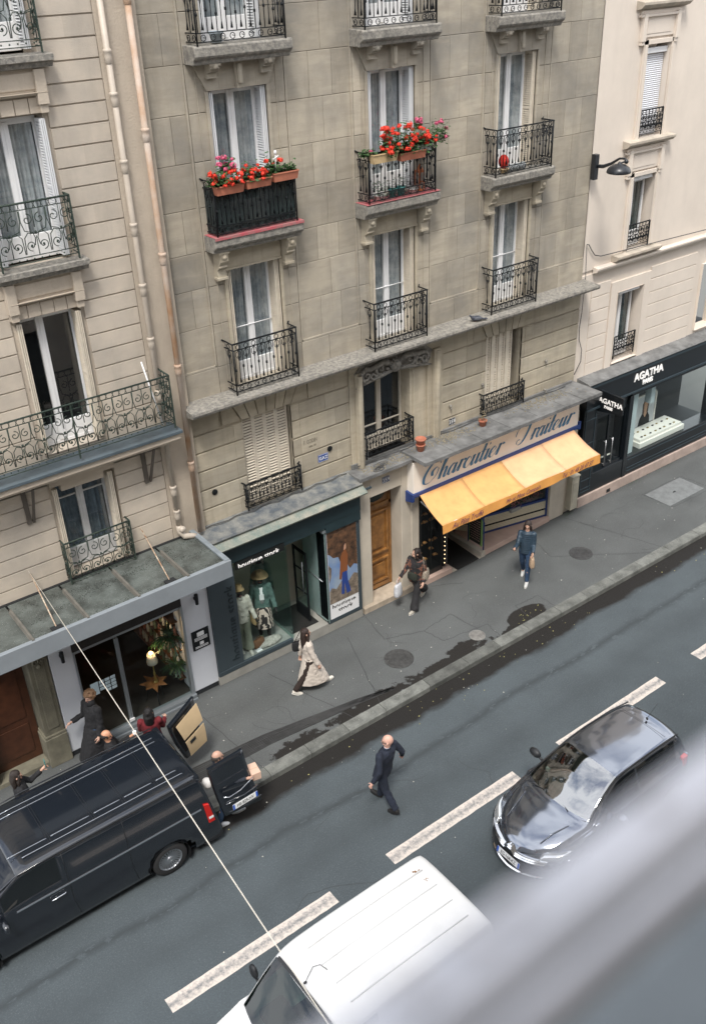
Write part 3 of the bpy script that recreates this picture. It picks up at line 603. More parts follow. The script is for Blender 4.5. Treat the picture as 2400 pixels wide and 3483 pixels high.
def scroll_rail(parent,x0,x1,y,z0,z1,back,cell=.36,m=None,side_r=True,side_l=True):
    mb=MB(); n=max(1,int(round((x1-x0)/cell))); p=(x1-x0)/n; F=lambda u,z:(u,y,z)
    def bars(P,a,b):
        mb.tube([P(a,z1),P(b,z1)],.017,5)
        for z in (z1-.1,z0+.12,z0+.03): mb.tube([P(a,z),P(b,z)],.009,4)
        q=a+.045
        while q<b-.03:
            if z0+.12<z1: mb.ball(P(q,z0+.075),.014,6,4)
            mb.tube([P(q,z1-.0),P(q+.04,z1-.1)],.006,4); mb.tube([P(q+.04,z1),P(q,z1-.1)],.006,4); q+=.12
    bars(F,x0,x1)
    for i in range(n): scroll_cell(mb,F,x0+p*i,x0+p*(i+1),z0+.12,z1-.1)
    for s,on in ((x0,side_l),(x1,side_r)):
        if not on: continue
        Sd=lambda u,z,s=s:(s,u,z); bars(Sd,y,back); d=back-y; k=max(1,int(round(d/.3)))
        for i in range(k): scroll_cell(mb,Sd,y+d*i/k,y+d*(i+1)/k,z0+.12,z1-.1)
    for x in [x0,x1]+([x1-1.82*(i+1) for i in range(int((x1-x0)/1.82))]): mb.box(x-.012,x+.012,y-.012,y+.012,z0-.06,z1)
    return obj('balcony_railing',mb,m or M_green,parent)
w=MB(); w.box(1.2,6.84,-.2,LY,6.19,6.25); obj('zinc_covering',w,M_gz,LB,bevel=.008)
w=MB(); w.box(1.2,6.80,-.16,LY,6.07,6.19); w.box(1.2,6.78,-.12,LY,6.02,6.07); obj('balcony_slab',w,M_ls,LB,bevel=.01)
scroll_rail(LB,1.28,6.73,-.15,6.37,7.32,LY,side_l=False)
scroll_rail(LB,4.38,5.62,.08,9.62,10.54,LY,m=M_green); scroll_rail(LB,4.4,5.62,.08,12.58,13.5,LY); scroll_rail(LB,4.38,5.66,.12,3.73,4.65,LY,cell=.42)
for x in (6.2,3.94):
    w=MB(); w.box(x-.04,x+.04,LY-.035,LY,5.18,6.02); w.box(x-.04,x+.04,-.1,LY,5.98,6.02); w.prism([(-.06,6.0),(-.1,6.0),(LY-.02,5.18),(LY,5.24)],x+.06,x+.1,'x'); obj('balcony_bracket',w,mat('rust_bracket',(.1,.085,.07),rough=.7),LB)
obj('awning_pole',MB().tube([(6.42,.2,7.55),(6.62,.12,6.3)],.014,6),M_white,LB)
# drainpipes
M_pipe=mat('cream_pipe',(.50,.435,.36),rough=.5,var=.15,vs=4)
M_rust=mat('rusty_pipe',(.52,.44,.37),rough=.65,var=.9,vs=1.3,col2=(.38,.22,.12),bump=.3,bs=60)
t=MATS['rusty_pipe'].node_tree
def pipe(x,y,z0,z1,r,joints,m,lab,extra=None):
    t=thing('drainpipe',lab,'drainpipe',(x,y,z0),world=True,group='drainpipes down the party wall')
    obj('pipe_tube',MB().lathe([(r,0),(r,z1-z0)],(x,y,z0),14),m,t)
    for j in joints: obj('pipe_joint',MB().lathe([(r,-.16),(r+.010,-.15),(r+.012,-.06),(r+.012,-.05),(r+.012,0),(r+.018,.01),(r+.018,.045),(r,.05)],(x,y,j),14),m,t)
    return t
p1=pipe(6.665,.21,3.95,15,.046,(12.43,11.83,10.84,9.85,8.84,7.89,4.93,4.40,6.9),M_pipe,'cream cast iron drainpipe joined by many collars, the left of the two between the buildings')
mb=MB(); mb.tube([(6.665,.21,4.1),(6.665,.2,3.97),(6.72,.12,3.88),(6.86,.1,3.84),(6.95,.1,3.8)],[.055,.062,.062,.055,.05],10); mb.tube([(6.69,.18,4.02),(6.69,.09,4.06)],.06,12); obj('pipe_elbow',mb,M_pipe,p1)
p2=pipe(7.10,.20,3.80,15,.049,(11.26,9.28,7.27,5.31,13.2),M_rust,'rust streaked drainpipe running down beside the grey stone wall')
M_rust.node_tree.nodes
# glazed canopy
CN=thing('entrance_canopy','flat dirty glass canopy with grey metal fascia over the leftmost shop','canopy',(4.5,-.4,3.79),world=True)
M_cg=mat('dirty_wired_glass',(.115,.13,.12),rough=.5,var=.9,vs=2.6,col2=(.045,.05,.045),bump=.5,bs=14,streak=.3,speck=.35)
for i,(a,b) in enumerate(((2.2,3.18),(3.18,4.17),(4.17,5.14),(5.14,6.13),(6.13,6.98))): obj('glass_sheet',MB().box(a+.02,b-.02,-1.1,LY-.02,3.775,3.785),M_cg,CN)
for x in (3.18,4.17,5.14,6.13): obj('canopy_rib',MB().prism([(x-.04,3.785),(x+.04,3.785),(x+.02,3.85),(x-.02,3.85)],-1.1,.0,'y'),mat('bronze_rib',(.15,.14,.12),rough=.6,var=.3,vs=6),CN)
M_fas=mat('pale_grey_metal',(.235,.26,.28),rough=.45,var=.12,vs=2,bump=.05)
w=MB(); w.box(2.2,7.0,-1.15,-1.10,3.47,3.83); w.box(2.2,7.0,-1.10,-1.06,3.79,3.83); obj('fascia',w,M_fas,CN,bevel=.006)
w=MB(); w.box(6.95,7.0,-1.10,.3,3.60,3.84); w.box(6.90,6.95,-1.1,.3,3.80,3.84); obj('side_gutter',w,mat('grey_side_metal',(.22,.25,.27),rough=.5,var=.3,vs=4),CN,bevel=.004)
for (x0,x1,z) in ((5.92,5.80,4.31),(3.74,3.63,4.22)): 
    obj('tie_rod',MB().tube([(x0,.29,z),(x1,-.96,3.83)],.012,6),mat('rusty_rod',(.55,.48,.38),rough=.6,var=.6,vs=14,col2=(.3,.15,.07)),CN)
    obj('tie_plate',MB().box(x1-.1,x1+.1,-1.05,-.93,3.8,3.83),M_dark,CN)
rb_=MB(); rb_.box(.6,7.0,LY-.06,LY,3.72,3.8); obj('wall_flashing',rb_,M_dark,CN)
mo=MB()
for i in range(1500):
    x=rr.uniform(3.3,6.9); y=rr.choice((rr.gauss(-.1,.08)+.12*math.sin(x*2.1),rr.gauss(-.42,.05)+.15*math.sin(x*1.3+1),rr.gauss(-.98,.05))); 
    if y<-1.08 or y>.2: continue
    s=rr.uniform(.003,.013); mo.ball((x+rr.gauss(0,.02),y,3.786),(s*.9,s*.7,s*.25),5,3)
tag(obj('canopy_moss',mo,mat('moss_dark',(.03,.04,.03),rough=1,var=.8,vs=30)),kind='stuff')
# ================================================================ right building
M_r=mat('cream_render',(.70,.62,.535),rough=.9,var=.08,vs=1.2,bump=.2,bs=60,tone=.03,streak=.12)
RB=thing('apartment_building','pale cream rendered apartment building with the jewellery shop at its foot, on the right','building',(20.5,.45,0),world=True)
RY=.43; w=MB(); hR=[(19.72,20.62,6.83,8.62),(19.72,20.56,9.5,11.5),(19.72,20.6,12.4,14.3),(19.64,20.66,3.85,5.80),(23.2,24.1,3.9,5.8),(23.2,24.1,6.8,8.6),(23.2,24.1,9.5,11.5)]
wallface(w,18.2,26,6.6,14.7,RY,hR,.5); wallface(w,18.2,26,3.3,6.6,RY+.03,hR,.5)
zr=[3.78,4.12,4.46,4.81,5.16,5.50,5.86,6.2]
for a,b in ((18.62,19.35),(20.95,22.9)): masonry(w,a,b,RY,zr,lambda i:[],.01,.022,.03,[],.4,.6)
w.box(18.2,18.6,RY,RY+.03,3.4,6.5,.5); w.box(19.37,19.62,RY-.02,RY+.03,3.7,6.1,.5); w.box(20.68,20.93,RY-.02,RY+.03,3.7,6.1,.5); w.box(19.62,20.68,RY-.02,RY+.03,5.8,6.1,.5)
for h in hR: reveal(w,h,RY-.03,RY+.34)
w.box(18.202,26,2.3,10,3.3,14.7); w.box(18.21,26,3.6,9.9,0,3.3); w.box(18.3,25.9,RY+.02,2.3,14.69,14.71)
obj('render_wall',w,M_r,RB)
w=MB()
for zc in (6.5,): w.prism([(RY,zc),(RY-.12,zc+.04),(RY-.15,zc+.1),(RY-.15,zc+.14),(RY,zc+.16)],18.6,26,'x')
obj('string_course',w,M_r,RB)
for z0,z1 in ((6.83,8.62),(9.5,11.5),(12.4,14.3)):
    w=MB(); s=.15
    for q in (19.72-.05,20.62+.05): w.box(q-s/2,q+s/2,RY-.05,RY,z0-.1,z1+.1); w.box(q-s/2+.03,q+s/2-.03,RY-.065,RY-.05,z0-.1,z1)
    w.box(19.55,20.8,RY-.05,RY,z1,z1+.1); obj('window_surround',w,M_r,RB,bevel=.006)
    w=MB(); w.prism([(RY,z0-.19),(RY-.14,z0-.15),(RY-.22,z0-.08),(RY-.22,z0-.03),(RY,z0-.0)],19.25,20.95,'x'); obj('window_sill',w,mat('cream_ledge',(.5,.44,.36),rough=.8,var=.3,vs=4),RB)
for z in (9.31,12.2):
    w=MB(); w.box(19.4,20.8,RY-.05,RY,z-.08,z); w.box(19.45,20.75,RY-.04,RY,z-.55,z-.1); w.box(19.65,20.5,RY-.05,RY-.035,z-.48,z-.2)
    for x in (19.5,20.68): w.box(x-.06,x+.06,RY-.11,RY,z-.62,z-.05); w.box(x-.05,x+.05,RY-.09,RY,z-.7,z-.6)
    w.box(19.35,20.85,RY-.1,RY,z-.13,z-.08); obj('panelled_lintel',w,M_r,RB,bevel=.006)
for z0,z1,kind in ((6.85,8.5,'w'),(9.52,11.3,'s'),(12.4,14.2,'w'),(3.9,5.7,'w')):
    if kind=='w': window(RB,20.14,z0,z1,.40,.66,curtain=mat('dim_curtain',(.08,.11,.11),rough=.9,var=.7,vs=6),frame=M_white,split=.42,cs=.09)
    else:
        w=MB()
        for k in range(int((z1-z0)/.045)): z=z0+k*.045; w.prism([(.55,z),(.535,z+.02),(.55,z+.04),(.56,z+.04),(.56,z)],19.74,20.54,'x')
        obj('roller_shutter',w,mat('pale_shutter',(.7,.71,.74),rough=.5),RB)
    obj('roller_box',MB().box(19.74,20.56,.46,.66,z1,z1+.12),M_white,RB,bevel=.01)
for z,y in ((6.9,.40),(9.55,.40),(4.0,.46)): scroll_rail(RB,19.76,20.58,y,z,z+.56,y+.02,cell=.2,m=M_iron,side_r=False,side_l=False)
w=MB(); w.tube([(18.22,.38,7.3),(18.3,.38,7.28),(18.42,.38,7.12),(18.55,.38,6.98),(18.75,.36,6.92),(26,.3,6.72)],.012,5); w.tube([(18.24,.37,5.6),(18.2,.37,5.2),(18.22,.36,4.9),(18.34,.35,4.6),(18.33,.34,4.3),(18.1,.33,4.0)],.011,5); w.tube([(18.24,.37,5.6),(18.27,.37,6.5),(18.22,.38,7.3)],.008,5)
obj('cable',w,MATS['cable_grey'],RB)
# street lamp on the corner
SL=thing('street_lamp','black wall mounted street lamp with a wide domed shade beside the cream building','street lamp',(18.18,.25,9.1),world=True)
M_lamp=mat('lamp_black',(.018,.02,.024),rough=.35)
obj('wall_mount',MB().box(18.10,18.23,.24,.36,8.82,9.38),M_lamp,SL,bevel=.01)
obj('arm',MB().tube([(18.18,.28,9.12),(18.22,.1,9.13),(18.22,-.12,9.22),(18.2,-.35,9.36),(18.18,-.5,9.38),(18.17,-.6,9.32)],[.04,.045,.035,.026,.024,.03],8),M_lamp,SL)
mb=MB().lathe([(.01,.12),(.03,.1),(.05,.07),(.14,.05),(.22,.0),(.255,-.05),(.27,-.10),(.262,-.12),(.24,-.1),(.0,.0)],(18.02,-.5,9.22),24); mb.ball((18.15,-.58,9.33),.05,8,6); mb.tube([(18.15,-.56,9.33),(18.04,-.5,9.30)],.02,6); obj('lamp_shade',mb,M_lamp,SL)
# building on the camera's side of the street, with the window the picture is taken from
NB=thing('apartment_building','stone apartment building on the near side of the street, behind the camera','building',(6,-15.4,0),world=True)
w=MB(); hn=[(x,x+1.2,z,z+2.2) for x in range(-13,33,3) for z in (3.6,6.9,10.2,13.2,16.4)]+[(x,x+2.2,.3,2.9) for x in range(-13,33,3)]
for a,b,c_,d_ in minus((-14,34,0,19),hn): w.quad((a,-15.3,c_),(b,-15.3,c_),(b,-15.3,d_),(a,-15.3,d_))
w.box(-14,34,-24,-15.8,0,19); w.box(-14,34,-15.3,-14.9,6.3,6.5); w.box(-14,34,-15.3,-14.9,9.7,9.8)
obj('wall',w,M_l,NB); wp=MB()
for h in hn: wp.quad((h[0],-15.55,h[2]),(h[1],-15.55,h[2]),(h[1],-15.55,h[3]),(h[0],-15.55,h[3]))
obj('dark_panes',wp,mat('dark_window_panes',(.03,.035,.04),rough=.15),NB)
# ================================================================ shop under the canopy
M_wp=mat('pale_blue_white_paint',(.60,.62,.66),rough=.6,var=.06,vs=1.5); M_fr=mat('grey_aluminium',(.33,.36,.38),rough=.35,metal=.6)
G_shop=glass('shop_glass',(.86,.93,.92),f=.8,base=.02)
S1=thing('shopfront','white shopfront under the glass canopy with one wide dark window and a lit lamp inside','shopfront',(5.2,.05,0),world=True)
w=MB(); w.box(6.38,6.99,.05,.5,.12,3.4); w.box(3.62,4.07,.05,.5,.12,3.4); w.box(2.2,7.2,.45,.6,2.62,3.8); obj('white_pilasters',w,M_wp,S1,bevel=.01)
w=MB(); w.box(6.385,6.985,.06,.45,0,.12); w.box(3.625,4.06,.06,.45,0,.12); obj('black_plinth',w,mat('black_paint',(.02,.022,.025),rough=.6),S1)
w=MB(); 
for k in range(22): w.box(4.07,6.38,.03,.05,2.40+k*.028,2.421+k*.028)
w.box(4.07,6.38,.055,.2,2.4,3.3); obj('roller_grille_box',w,mat('dark_brown_metal',(.03,.026,.024),rough=.5),S1)
w=MB(); w.box(6.32,6.38,.0,.12,.1,2.4); w.box(4.07,4.1,.02,.12,.1,2.4); w.box(4.1,6.32,.02,.1,2.35,2.4); w.box(4.07,6.40,-.04,.14,.07,.13); w.box(4.07,6.40,-.08,.14,.0,.05); fr=obj('window_frame',w,M_fr,S1,bevel=.006)
obj('pane',MB().quad((4.98,.07,.13),(6.32,.07,.13),(6.32,.07,2.35),(4.98,.07,2.35)),G_shop,fr)
d1=obj('glass_door',MB().box(4.9,4.94,.03,.09,.15,2.3).box(4.1,4.9,.05,.08,.13,.17).box(4.95,4.975,.03,.09,.15,2.3),M_fr,S1); obj('pane',MB().quad((4.1,.06,.17),(4.9,.06,.17),(4.9,.06,2.35),(4.1,.06,2.35)),G_shop,d1); obj('lock',MB().box(4.88,4.99,.0,.03,.2,.26),M_white,d1)
w=MB(); w.box(4.26,4.42,.045,.052,1.2,1.5)
for i in range(3):
    for j in range(4):
        if rr.random()<.85: w.box(4.44+i*.12,4.54+i*.12,.045,.052,1.17+j*.085,1.235+j*.085)
obj('opening_hours_notice',w,mat('notice_blue_white',(.5,.62,.66),rough=.6),S1)
for x in (3.85,6.70): obj('wall_sconce',MB().lathe([(.035,-.12),(.04,.12)],(x,-.03,2.45),10).box(x-.03,x+.03,-.03,.05,2.42,2.48),M_iron,S1)
pl=obj('wall_plaque',MB().box(6.5,6.9,.03,.05,1.17,1.65),M_iron,S1,bevel=.004)
w=MB(); w.box(6.62,6.78,.02,.03,1.5,1.6); w.box(6.66,6.75,.02,.03,1.28,1.35)
for z in (1.46,1.43,1.4,1.24,1.21): w.box(6.55,6.85,.026,.03,z,z+.012)
obj('plaque_lettering',w,M_white,pl)
w=MB(); w.prism([(4.07,.1),(6.4,.1),(6.4,3.4),(2.4,3.4),(4.07,.2)],0,.06,'z'); obj('shop_floor',w,mat('dark_floor',(.05,.042,.036),rough=.45,var=.3,vs=4),S1)
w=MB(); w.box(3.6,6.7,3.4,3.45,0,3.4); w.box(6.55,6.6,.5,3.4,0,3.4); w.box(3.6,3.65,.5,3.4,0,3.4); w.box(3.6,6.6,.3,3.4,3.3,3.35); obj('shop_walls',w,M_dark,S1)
SP=thing('stone_pilaster','weathered panelled stone pilaster at the left end of the canopy shop','pilaster',(3.4,.05,0),world=True)
M_old=mat('old_stone_green',(.2,.185,.135),rough=.9,var=.4,vs=3,bump=.4,bs=40,streak=.5)
w=MB(); w.box(3.22,3.60,.05,.5,.72,3.4); w.box(3.3,3.52,.03,.05,.9,2.9); obj('shaft',w,M_old,SP,bevel=.012); w=MB(); w.box(3.17,3.615,.0,.5,0,.7); w.box(3.19,3.61,.02,.5,.7,.76); obj('plinth',w,M_old,SP,bevel=.01)
w=MB(); 
for s in (-1,1): w.tube([(p[0],.02,p[2]) for p in arc(3.41+s*.05,2.55,.07,0,s*400,14,0,.01)],.018,6)
w.ball((3.41,.02,2.43),.05); obj('carved_capital',w,M_old,SP)
DR=thing('wooden_door','brown varnished street door cut by the left edge behind the stone pilaster','door',(2.8,.4,0),world=True)
w=MB(); w.box(2.2,3.2,.4,.45,.1,2.6); w.box(2.3,3.05,.385,.4,.3,1.0); w.box(2.3,3.05,.385,.4,1.15,2.4); obj('door_leaf',w,mat('reddish_wood',(.075,.028,.014),rough=.4,var=.4,vs=5),DR,bevel=.01); obj('door_frame',MB().box(1.6,2.2,.1,.5,0,3.4).box(2.2,3.2,.15,.5,2.6,3.4),M_old,DR); obj('doorstep',MB().box(2.2,3.2,.1,.5,0,.1),M_old,DR)
# table, lamp, bottles, palms inside
M_wood=mat('orange_wood',(.36,.15,.05),rough=.45,var=.5,vs=8)
TB=thing('display_table','star shaped wooden display table with thin black legs behind the shop window','table',(5.66,.38,.06))
w=MB(); pts=[]
for k in range(14): a=2*PI*k/14; q=(.30 if k%2==0 else .16)*(1+.15*math.sin(k*2.1)); pts.append((q*math.cos(a),q*math.sin(a)))
w.prism(pts,.5,.53,'z'); obj('tabletop',w,M_wood,TB,bevel=.008)
for a in (20,140,260): obj('leg',MB().tube([(.12*math.cos(R(a)),.12*math.sin(R(a)),.5),(.22*math.cos(R(a)),.22*math.sin(R(a)),0)],.01,5),M_iron,TB)
LP=thing('table_lamp','lit brass table lamp with a small pleated shade on the star shaped table','lamp',(5.70,.36,.59))
obj('lamp_base',MB().lathe([(.07,0),(.06,.03),(.02,.06),(.035,.1),(.015,.16),(.03,.22),(.015,.3),(.012,.55)]),mat('brass',(.55,.4,.14),rough=.3,metal=1),LP)
obj('lamp_shade',MB().lathe([(.11,.5),(.115,.56),(.08,.74)],n=20).lathe([(.108,.5),(.078,.74)],n=20),mat('pleated_shade',(.62,.6,.52),rough=.8,alpha=.75),LP)
obj('light_bulb',MB().ball((0,0,.76),.035,10,8),mat('bulb_glow',(1,.55,.2),emit=18),LP)
bl=bpy.data.lights.new('bulb_light','POINT'); bl.energy=7; bl.color=(1,.6,.3); bl.shadow_soft_size=.05; bo=bpy.data.objects.new('bulb_light',bl); C.objects.link(bo); bo.parent=LP; bo.location=(0,0,.84)
SHF=thing('bottle_shelf','dark wooden wall shelf lined with bottles along the right wall of the canopy shop','shelf',(6.4,1.3,.06),world=True)
for z in (.35,.72,1.09,1.46,1.83): obj('shelf_board',MB().box(6.24,6.5,.35,2.6,z-.02,z),mat('shelf_wood',(.16,.07,.03),rough=.5),SHF)
BT=MB().lathe([(.032,0),(.034,.02),(.034,.15),(.012,.19),(.012,.24)],n=8); bm_=BT.mesh('bottle'); bms=[]
for k,c in enumerate(((.5,.52,.5),(.12,.16,.1),(.3,.12,.08))):
    me=bm_.copy(); me.name='bottle'; me.materials.append(mat('bottle_%d'%k,c,rough=.3)); bms.append(me)
for zi,z in enumerate((.35,.72,1.09,1.46)):
    for j in range(13):
        o=obj('bottle',None,None,None,(6.29+.03*rr.random(),.42+.16*j,z),me=bms[rr.choice((0,0,1,2))]); tag(o,'small bottle in a row on the %s board of the dark wall shelf'%('lowest','second lowest','second highest','highest')[zi],'bottle','bottles on the wall shelf')
def palm(loc,n,L_,lab,m,seed,name='potted_palm'):
    t=thing(name,lab,'plant',loc); q=random.Random(seed); mb=MB()
    for i in range(n):
        a=q.uniform(0,6.28); el=q.uniform(.3,1.3); ll=L_*q.uniform(.6,1); pts=[(0,0,.2)]
        for k in range(1,7): f=k/6; pts.append((math.cos(a)*ll*f*math.cos(el*(1-f*.8)),math.sin(a)*ll*f*math.cos(el*(1-f*.8)),.2+ll*(math.sin(el)*f-.75*f*f)))
        for u,v in zip(pts[:-1],pts[1:]):
            u,v=Vector(u),Vector(v); d=(v-u); s=d.cross(Vector((0,0,1))); s=s.normalized()*.012 if s.length>1e-6 else Vector((.012,0,0)); mb.add([u-s,u+s,v+s*.7,v-s*.7],[(0,1,2,3)])
            for e in (-1,1):
                mm=(u+v)/2; tip=mm+s.normalized()*e*.09+d*.6-Vector((0,0,.03)); mb.add([mm,mm+d*.12,tip],[(0,1,2)])
    obj('foliage',mb,m,t); obj('pot',MB().lathe([(.09,0),(.12,.2),(.1,.2),(.0,.17)],n=12),mat('pot_dark',(.05,.05,.05)),t); return t
M_leaf=mat('palm_leaf',(.03,.085,.035),rough=.45,var=.4,vs=20)
palm((6.18,.42,1.25),60,.5,'large feathery palm hanging at the top right corner of the shop window',M_leaf,1); palm((6.2,.36,.55),46,.38,'lower feathery palm by the right jamb of the shop window',M_leaf,2)
# ================================================================ boutique
S2=thing('shopfront','dark slate clothing boutique shopfront with display window, glass entrance and photo panel','shopfront',(8.9,0,0),world=True)
M_sl=mat('slate_paint',(.042,.058,.068),rough=.45,var=.12,vs=2); M_teal=mat('dark_teal_fascia',(.018,.036,.042),rough=.4,var=.3,vs=2)
M_pls=mat('shop_plinth_stone',(.30,.29,.26),rough=.8,var=.2,vs=3,bump=.2)
w=MB(); w.box(6.98,8.90,0,.5,0,.22); w.box(9.88,10.88,0,.5,0,.22); w.box(8.9,9.88,0,1.6,0,.27); obj('stone_plinth',w,M_pls,S2,bevel=.008)
w=MB(); w.box(6.99,7.26,.0,.3,.22,3.3); w.box(7.26,7.62,.012,.3,.34,3.3); w.box(7.0,8.9,-.012,.05,.24,.34); w.box(9.89,10.86,-.01,.05,.24,.34); w.box(10.77,10.86,-.01,.3,.34,3.3); w.box(9.89,9.95,.0,.3,.34,2.75); obj('slate_surround',w,M_sl,S2,bevel=.005)
w=MB(); w.box(7.1,10.87,-.06,.3,2.95,3.36); w.box(8.84,9.93,-.05,.3,2.84,2.95); w.box(9.93,10.87,-.05,.3,2.70,2.95); obj('fascia',w,M_teal,S2,bevel=.006)
w=MB(); w.prism([(-.08,3.36),(-.22,3.40),(-.24,3.44),(-.02,3.56),(-.02,3.36)],7.05,10.95,'x'); obj('mossy_gutter',w,mat('mossy_metal',(.13,.17,.15),rough=.7,var=.8,vs=4,col2=(.28,.27,.22),bump=.5,bs=40,speck=.5),S2)
w=MB(); w.prism([(-.03,3.5),(-.10,3.60),(-.08,3.64),(.1,3.66),(.44,3.74),(.44,3.5)],7.1,10.92,'x'); obj('zinc_ledge',w,mat('dark_zinc_ledge',(.10,.115,.13),rough=.5,metal=.2,var=.7,vs=5,col2=(.25,.25,.23),bump=.5,bs=20,speck=.25),S2)
obj('wall_cable',MB().tube([(7.2+.2*i,.3+.03*math.sin(i*1.9),3.74+.01*(i%3)) for i in range(19)],.01,5),MATS['cable_grey'],S2)
obj('ledge_bracket',MB().box(10.85,11.15,-.12,-.08,3.42,3.46),M_sl,S2)
w=MB(); w.box(7.12,10.8,2.9,3,.2,3.5); w.box(7.02,7.1,.3,3,.2,3.5); w.box(10.8,10.87,.3,3,.2,3.5); w.box(7.1,10.85,.28,3,3.3,3.36); obj('shop_walls',w,mat('boutique_interior',(.09,.09,.085),rough=.9),S2)
obj('shop_floor',MB().box(7.1,10.8,.5,2.9,.0,.265).box(7.6,8.92,.05,.5,.22,.30),mat('boutique_floor',(.3,.3,.28),rough=.5,var=.3,vs=4),S2)
obj('display_pane',MB().quad((7.62,.03,.34),(8.9,.03,.34),(8.9,.03,2.95),(7.62,.03,2.95)),G_shop,S2)
G_green=glass('green_glass',(.72,.88,.84),f=1.2,base=.12)
obj('side_pane',MB().box(8.915,8.93,.03,1.02,.3,2.9),G_green,S2)
gd=obj('side_glass_panel',MB().box(9.89,9.905,-.02,.88,.28,2.84),mat('frosted_teal_glass',(.26,.36,.345),rough=.15,alpha=.85,var=.1),S2); obj('panel_bar',MB().tube([(9.88,.14,1.36),(9.88,.72,1.38)],.01,5),M_fr,gd); obj('top_hinge',MB().box(9.84,9.93,-.03,.1,2.72,2.78),M_fr,gd)
w=MB(); w.box(9.58,9.61,.32,.37,.30,2.15); w.box(9.58,9.61,.80,.85,.30,2.15); w.box(9.58,9.61,.37,.8,2.08,2.15); w.box(9.58,9.61,.37,.8,.30,.62)
for z in (1.0,1.6): w.box(9.585,9.6,.37,.8,z,z+.03)
gd=obj('open_door',w,M_iron,S2); obj('pane',MB().quad((9.595,.37,.62),(9.595,.8,.62),(9.595,.8,2.08),(9.595,.37,2.08)),G_green,gd); obj('door_handle',MB().tube([(9.54,.42,1.0),(9.54,.42,1.9)],.012,6).tube([(9.54,.42,1.1),(9.59,.42,1.1)],.008,4).tube([(9.54,.42,1.8),(9.59,.42,1.8)],.008,4),M_fr,gd)
single('doormat',MB().box(9.0,9.74,.2,1.12,.27,.283),mat('black_mat',(.012,.012,.011),rough=1,bump=.5,bs=300),'black doormat lying in the boutique entrance','doormat')
def clipped_text(name,s,size,m,parent,loc,rot,cut,**k):
    me=text_mesh(s,size,**k); bm=bmesh.new(); bm.from_mesh(me); bmesh.ops.bisect_plane(bm,geom=bm.verts[:]+bm.edges[:]+bm.faces[:],plane_co=(0,size*cut,0),plane_no=(0,1,0),clear_inner=True); bm.to_mesh(me); bm.free(); me.materials.clear(); me.materials.append(m); me.name=name; return obj(name,None,m,parent,loc,rot,me=me)
sg=obj('sign_board',MB().box(7.64,8.83,-.075,-.02,2.76,2.94),mat('sign_black',(.008,.009,.009),rough=.4),S2)
clipped_text('lettering','boutique stock',.165,mat('emissive_letters',(.9,.88,.85),emit=.12),sg,(7.69,-.08,2.775),(PI/2,0,0),.11,font_off=0,sx=1.0,space=1.0)  # white letters given a faint emission of their own
clipped_text('vertical_lettering','boutique stock',.30,mat('dark_letters',(.012,.02,.024),rough=.5),S2,(7.555,.005,.48),(PI/2,-PI/2,0),.09,space=1.06)
PO=thing('advertising_panel','tall photo panel of a figure in blue jeans on rocks beside the wooden door','poster',(10.35,0,1.5),world=True)
obj('panel_board',MB().box(9.95,10.765,-.004,.02,.34,2.71),M_white,PO)
M_rock=mat('poster_rock',(.16,.08,.04),rough=.5,var=.9,vs=7,col2=(.02,.013,.01),vein=.4,bump=.0); M_rock2=mat('poster_pale_rock',(.30,.24,.18),rough=.4,var=.8,vs=9,col2=(.07,.055,.045),vein=.5)
def flat(name,poly,y,m,par): return obj(name,MB().prism(poly,y,y+.002,'y'),m,par)
flat('poster_sky',[(9.955,.76),(10.76,.76),(10.76,2.70),(9.955,2.70)],-.007,mat('poster_sky',(.11,.21,.44),rough=.4,var=.5,vs=1.6,col2=(.3,.36,.42)),PO)
flat('poster_cliff',[(9.955,2.70),(10.76,2.70),(10.76,1.55),(10.66,1.6),(10.55,1.52),(10.45,1.72),(10.3,1.75),(10.24,1.95),(10.1,1.98),(10.0,2.1),(9.955,2.12)],-.009,M_rock,PO)
flat('poster_boulder',[(9.955,.76),(10.76,.76),(10.76,1.3),(10.65,1.36),(10.5,1.2),(10.3,1.28),(10.15,1.12),(10.02,1.2),(9.955,1.1)],-.009,M_rock2,PO)
flat('poster_boulder',[(9.96,1.35),(10.02,1.5),(10.04,1.72),(9.96,1.85)],-.009,M_rock2,PO)
flat('poster_jeans',[(10.28,.92),(10.36,.9),(10.38,1.2),(10.43,.88),(10.55,.9),(10.47,1.25),(10.46,1.55),(10.33,1.55),(10.3,1.2)],-.0115,mat('poster_denim',(.02,.05,.22),rough=.5),PO)
flat('poster_top',[(10.24,1.35),(10.30,1.9),(10.36,2.08),(10.45,2.08),(10.5,1.9),(10.47,1.5),(10.33,1.5),(10.29,1.32)],-.0125,mat('poster_brown',(.22,.075,.025),rough=.5),PO)
flat('poster_head',[(10.36,2.08),(10.35,2.2),(10.4,2.25),(10.46,2.22),(10.46,2.1),(10.42,2.07)],-.0125,mat('poster_skin',(.5,.28,.18),rough=.5),PO); flat('poster_hair',[(10.3,2.0),(10.33,2.2),(10.39,2.28),(10.47,2.25),(10.41,2.2),(10.38,2.05)],-.0135,mat('poster_hair',(.06,.03,.02),rough=.5),PO)
for s_,z_,x_ in (('boutique',.60,10.0),('stock',.46,10.17)): clipped_text('poster_lettering',s_,.185,mat('black_ink',(.01,.01,.01)),PO,(x_,-.006,z_),(PI/2,0,0),.13,space=1.02)
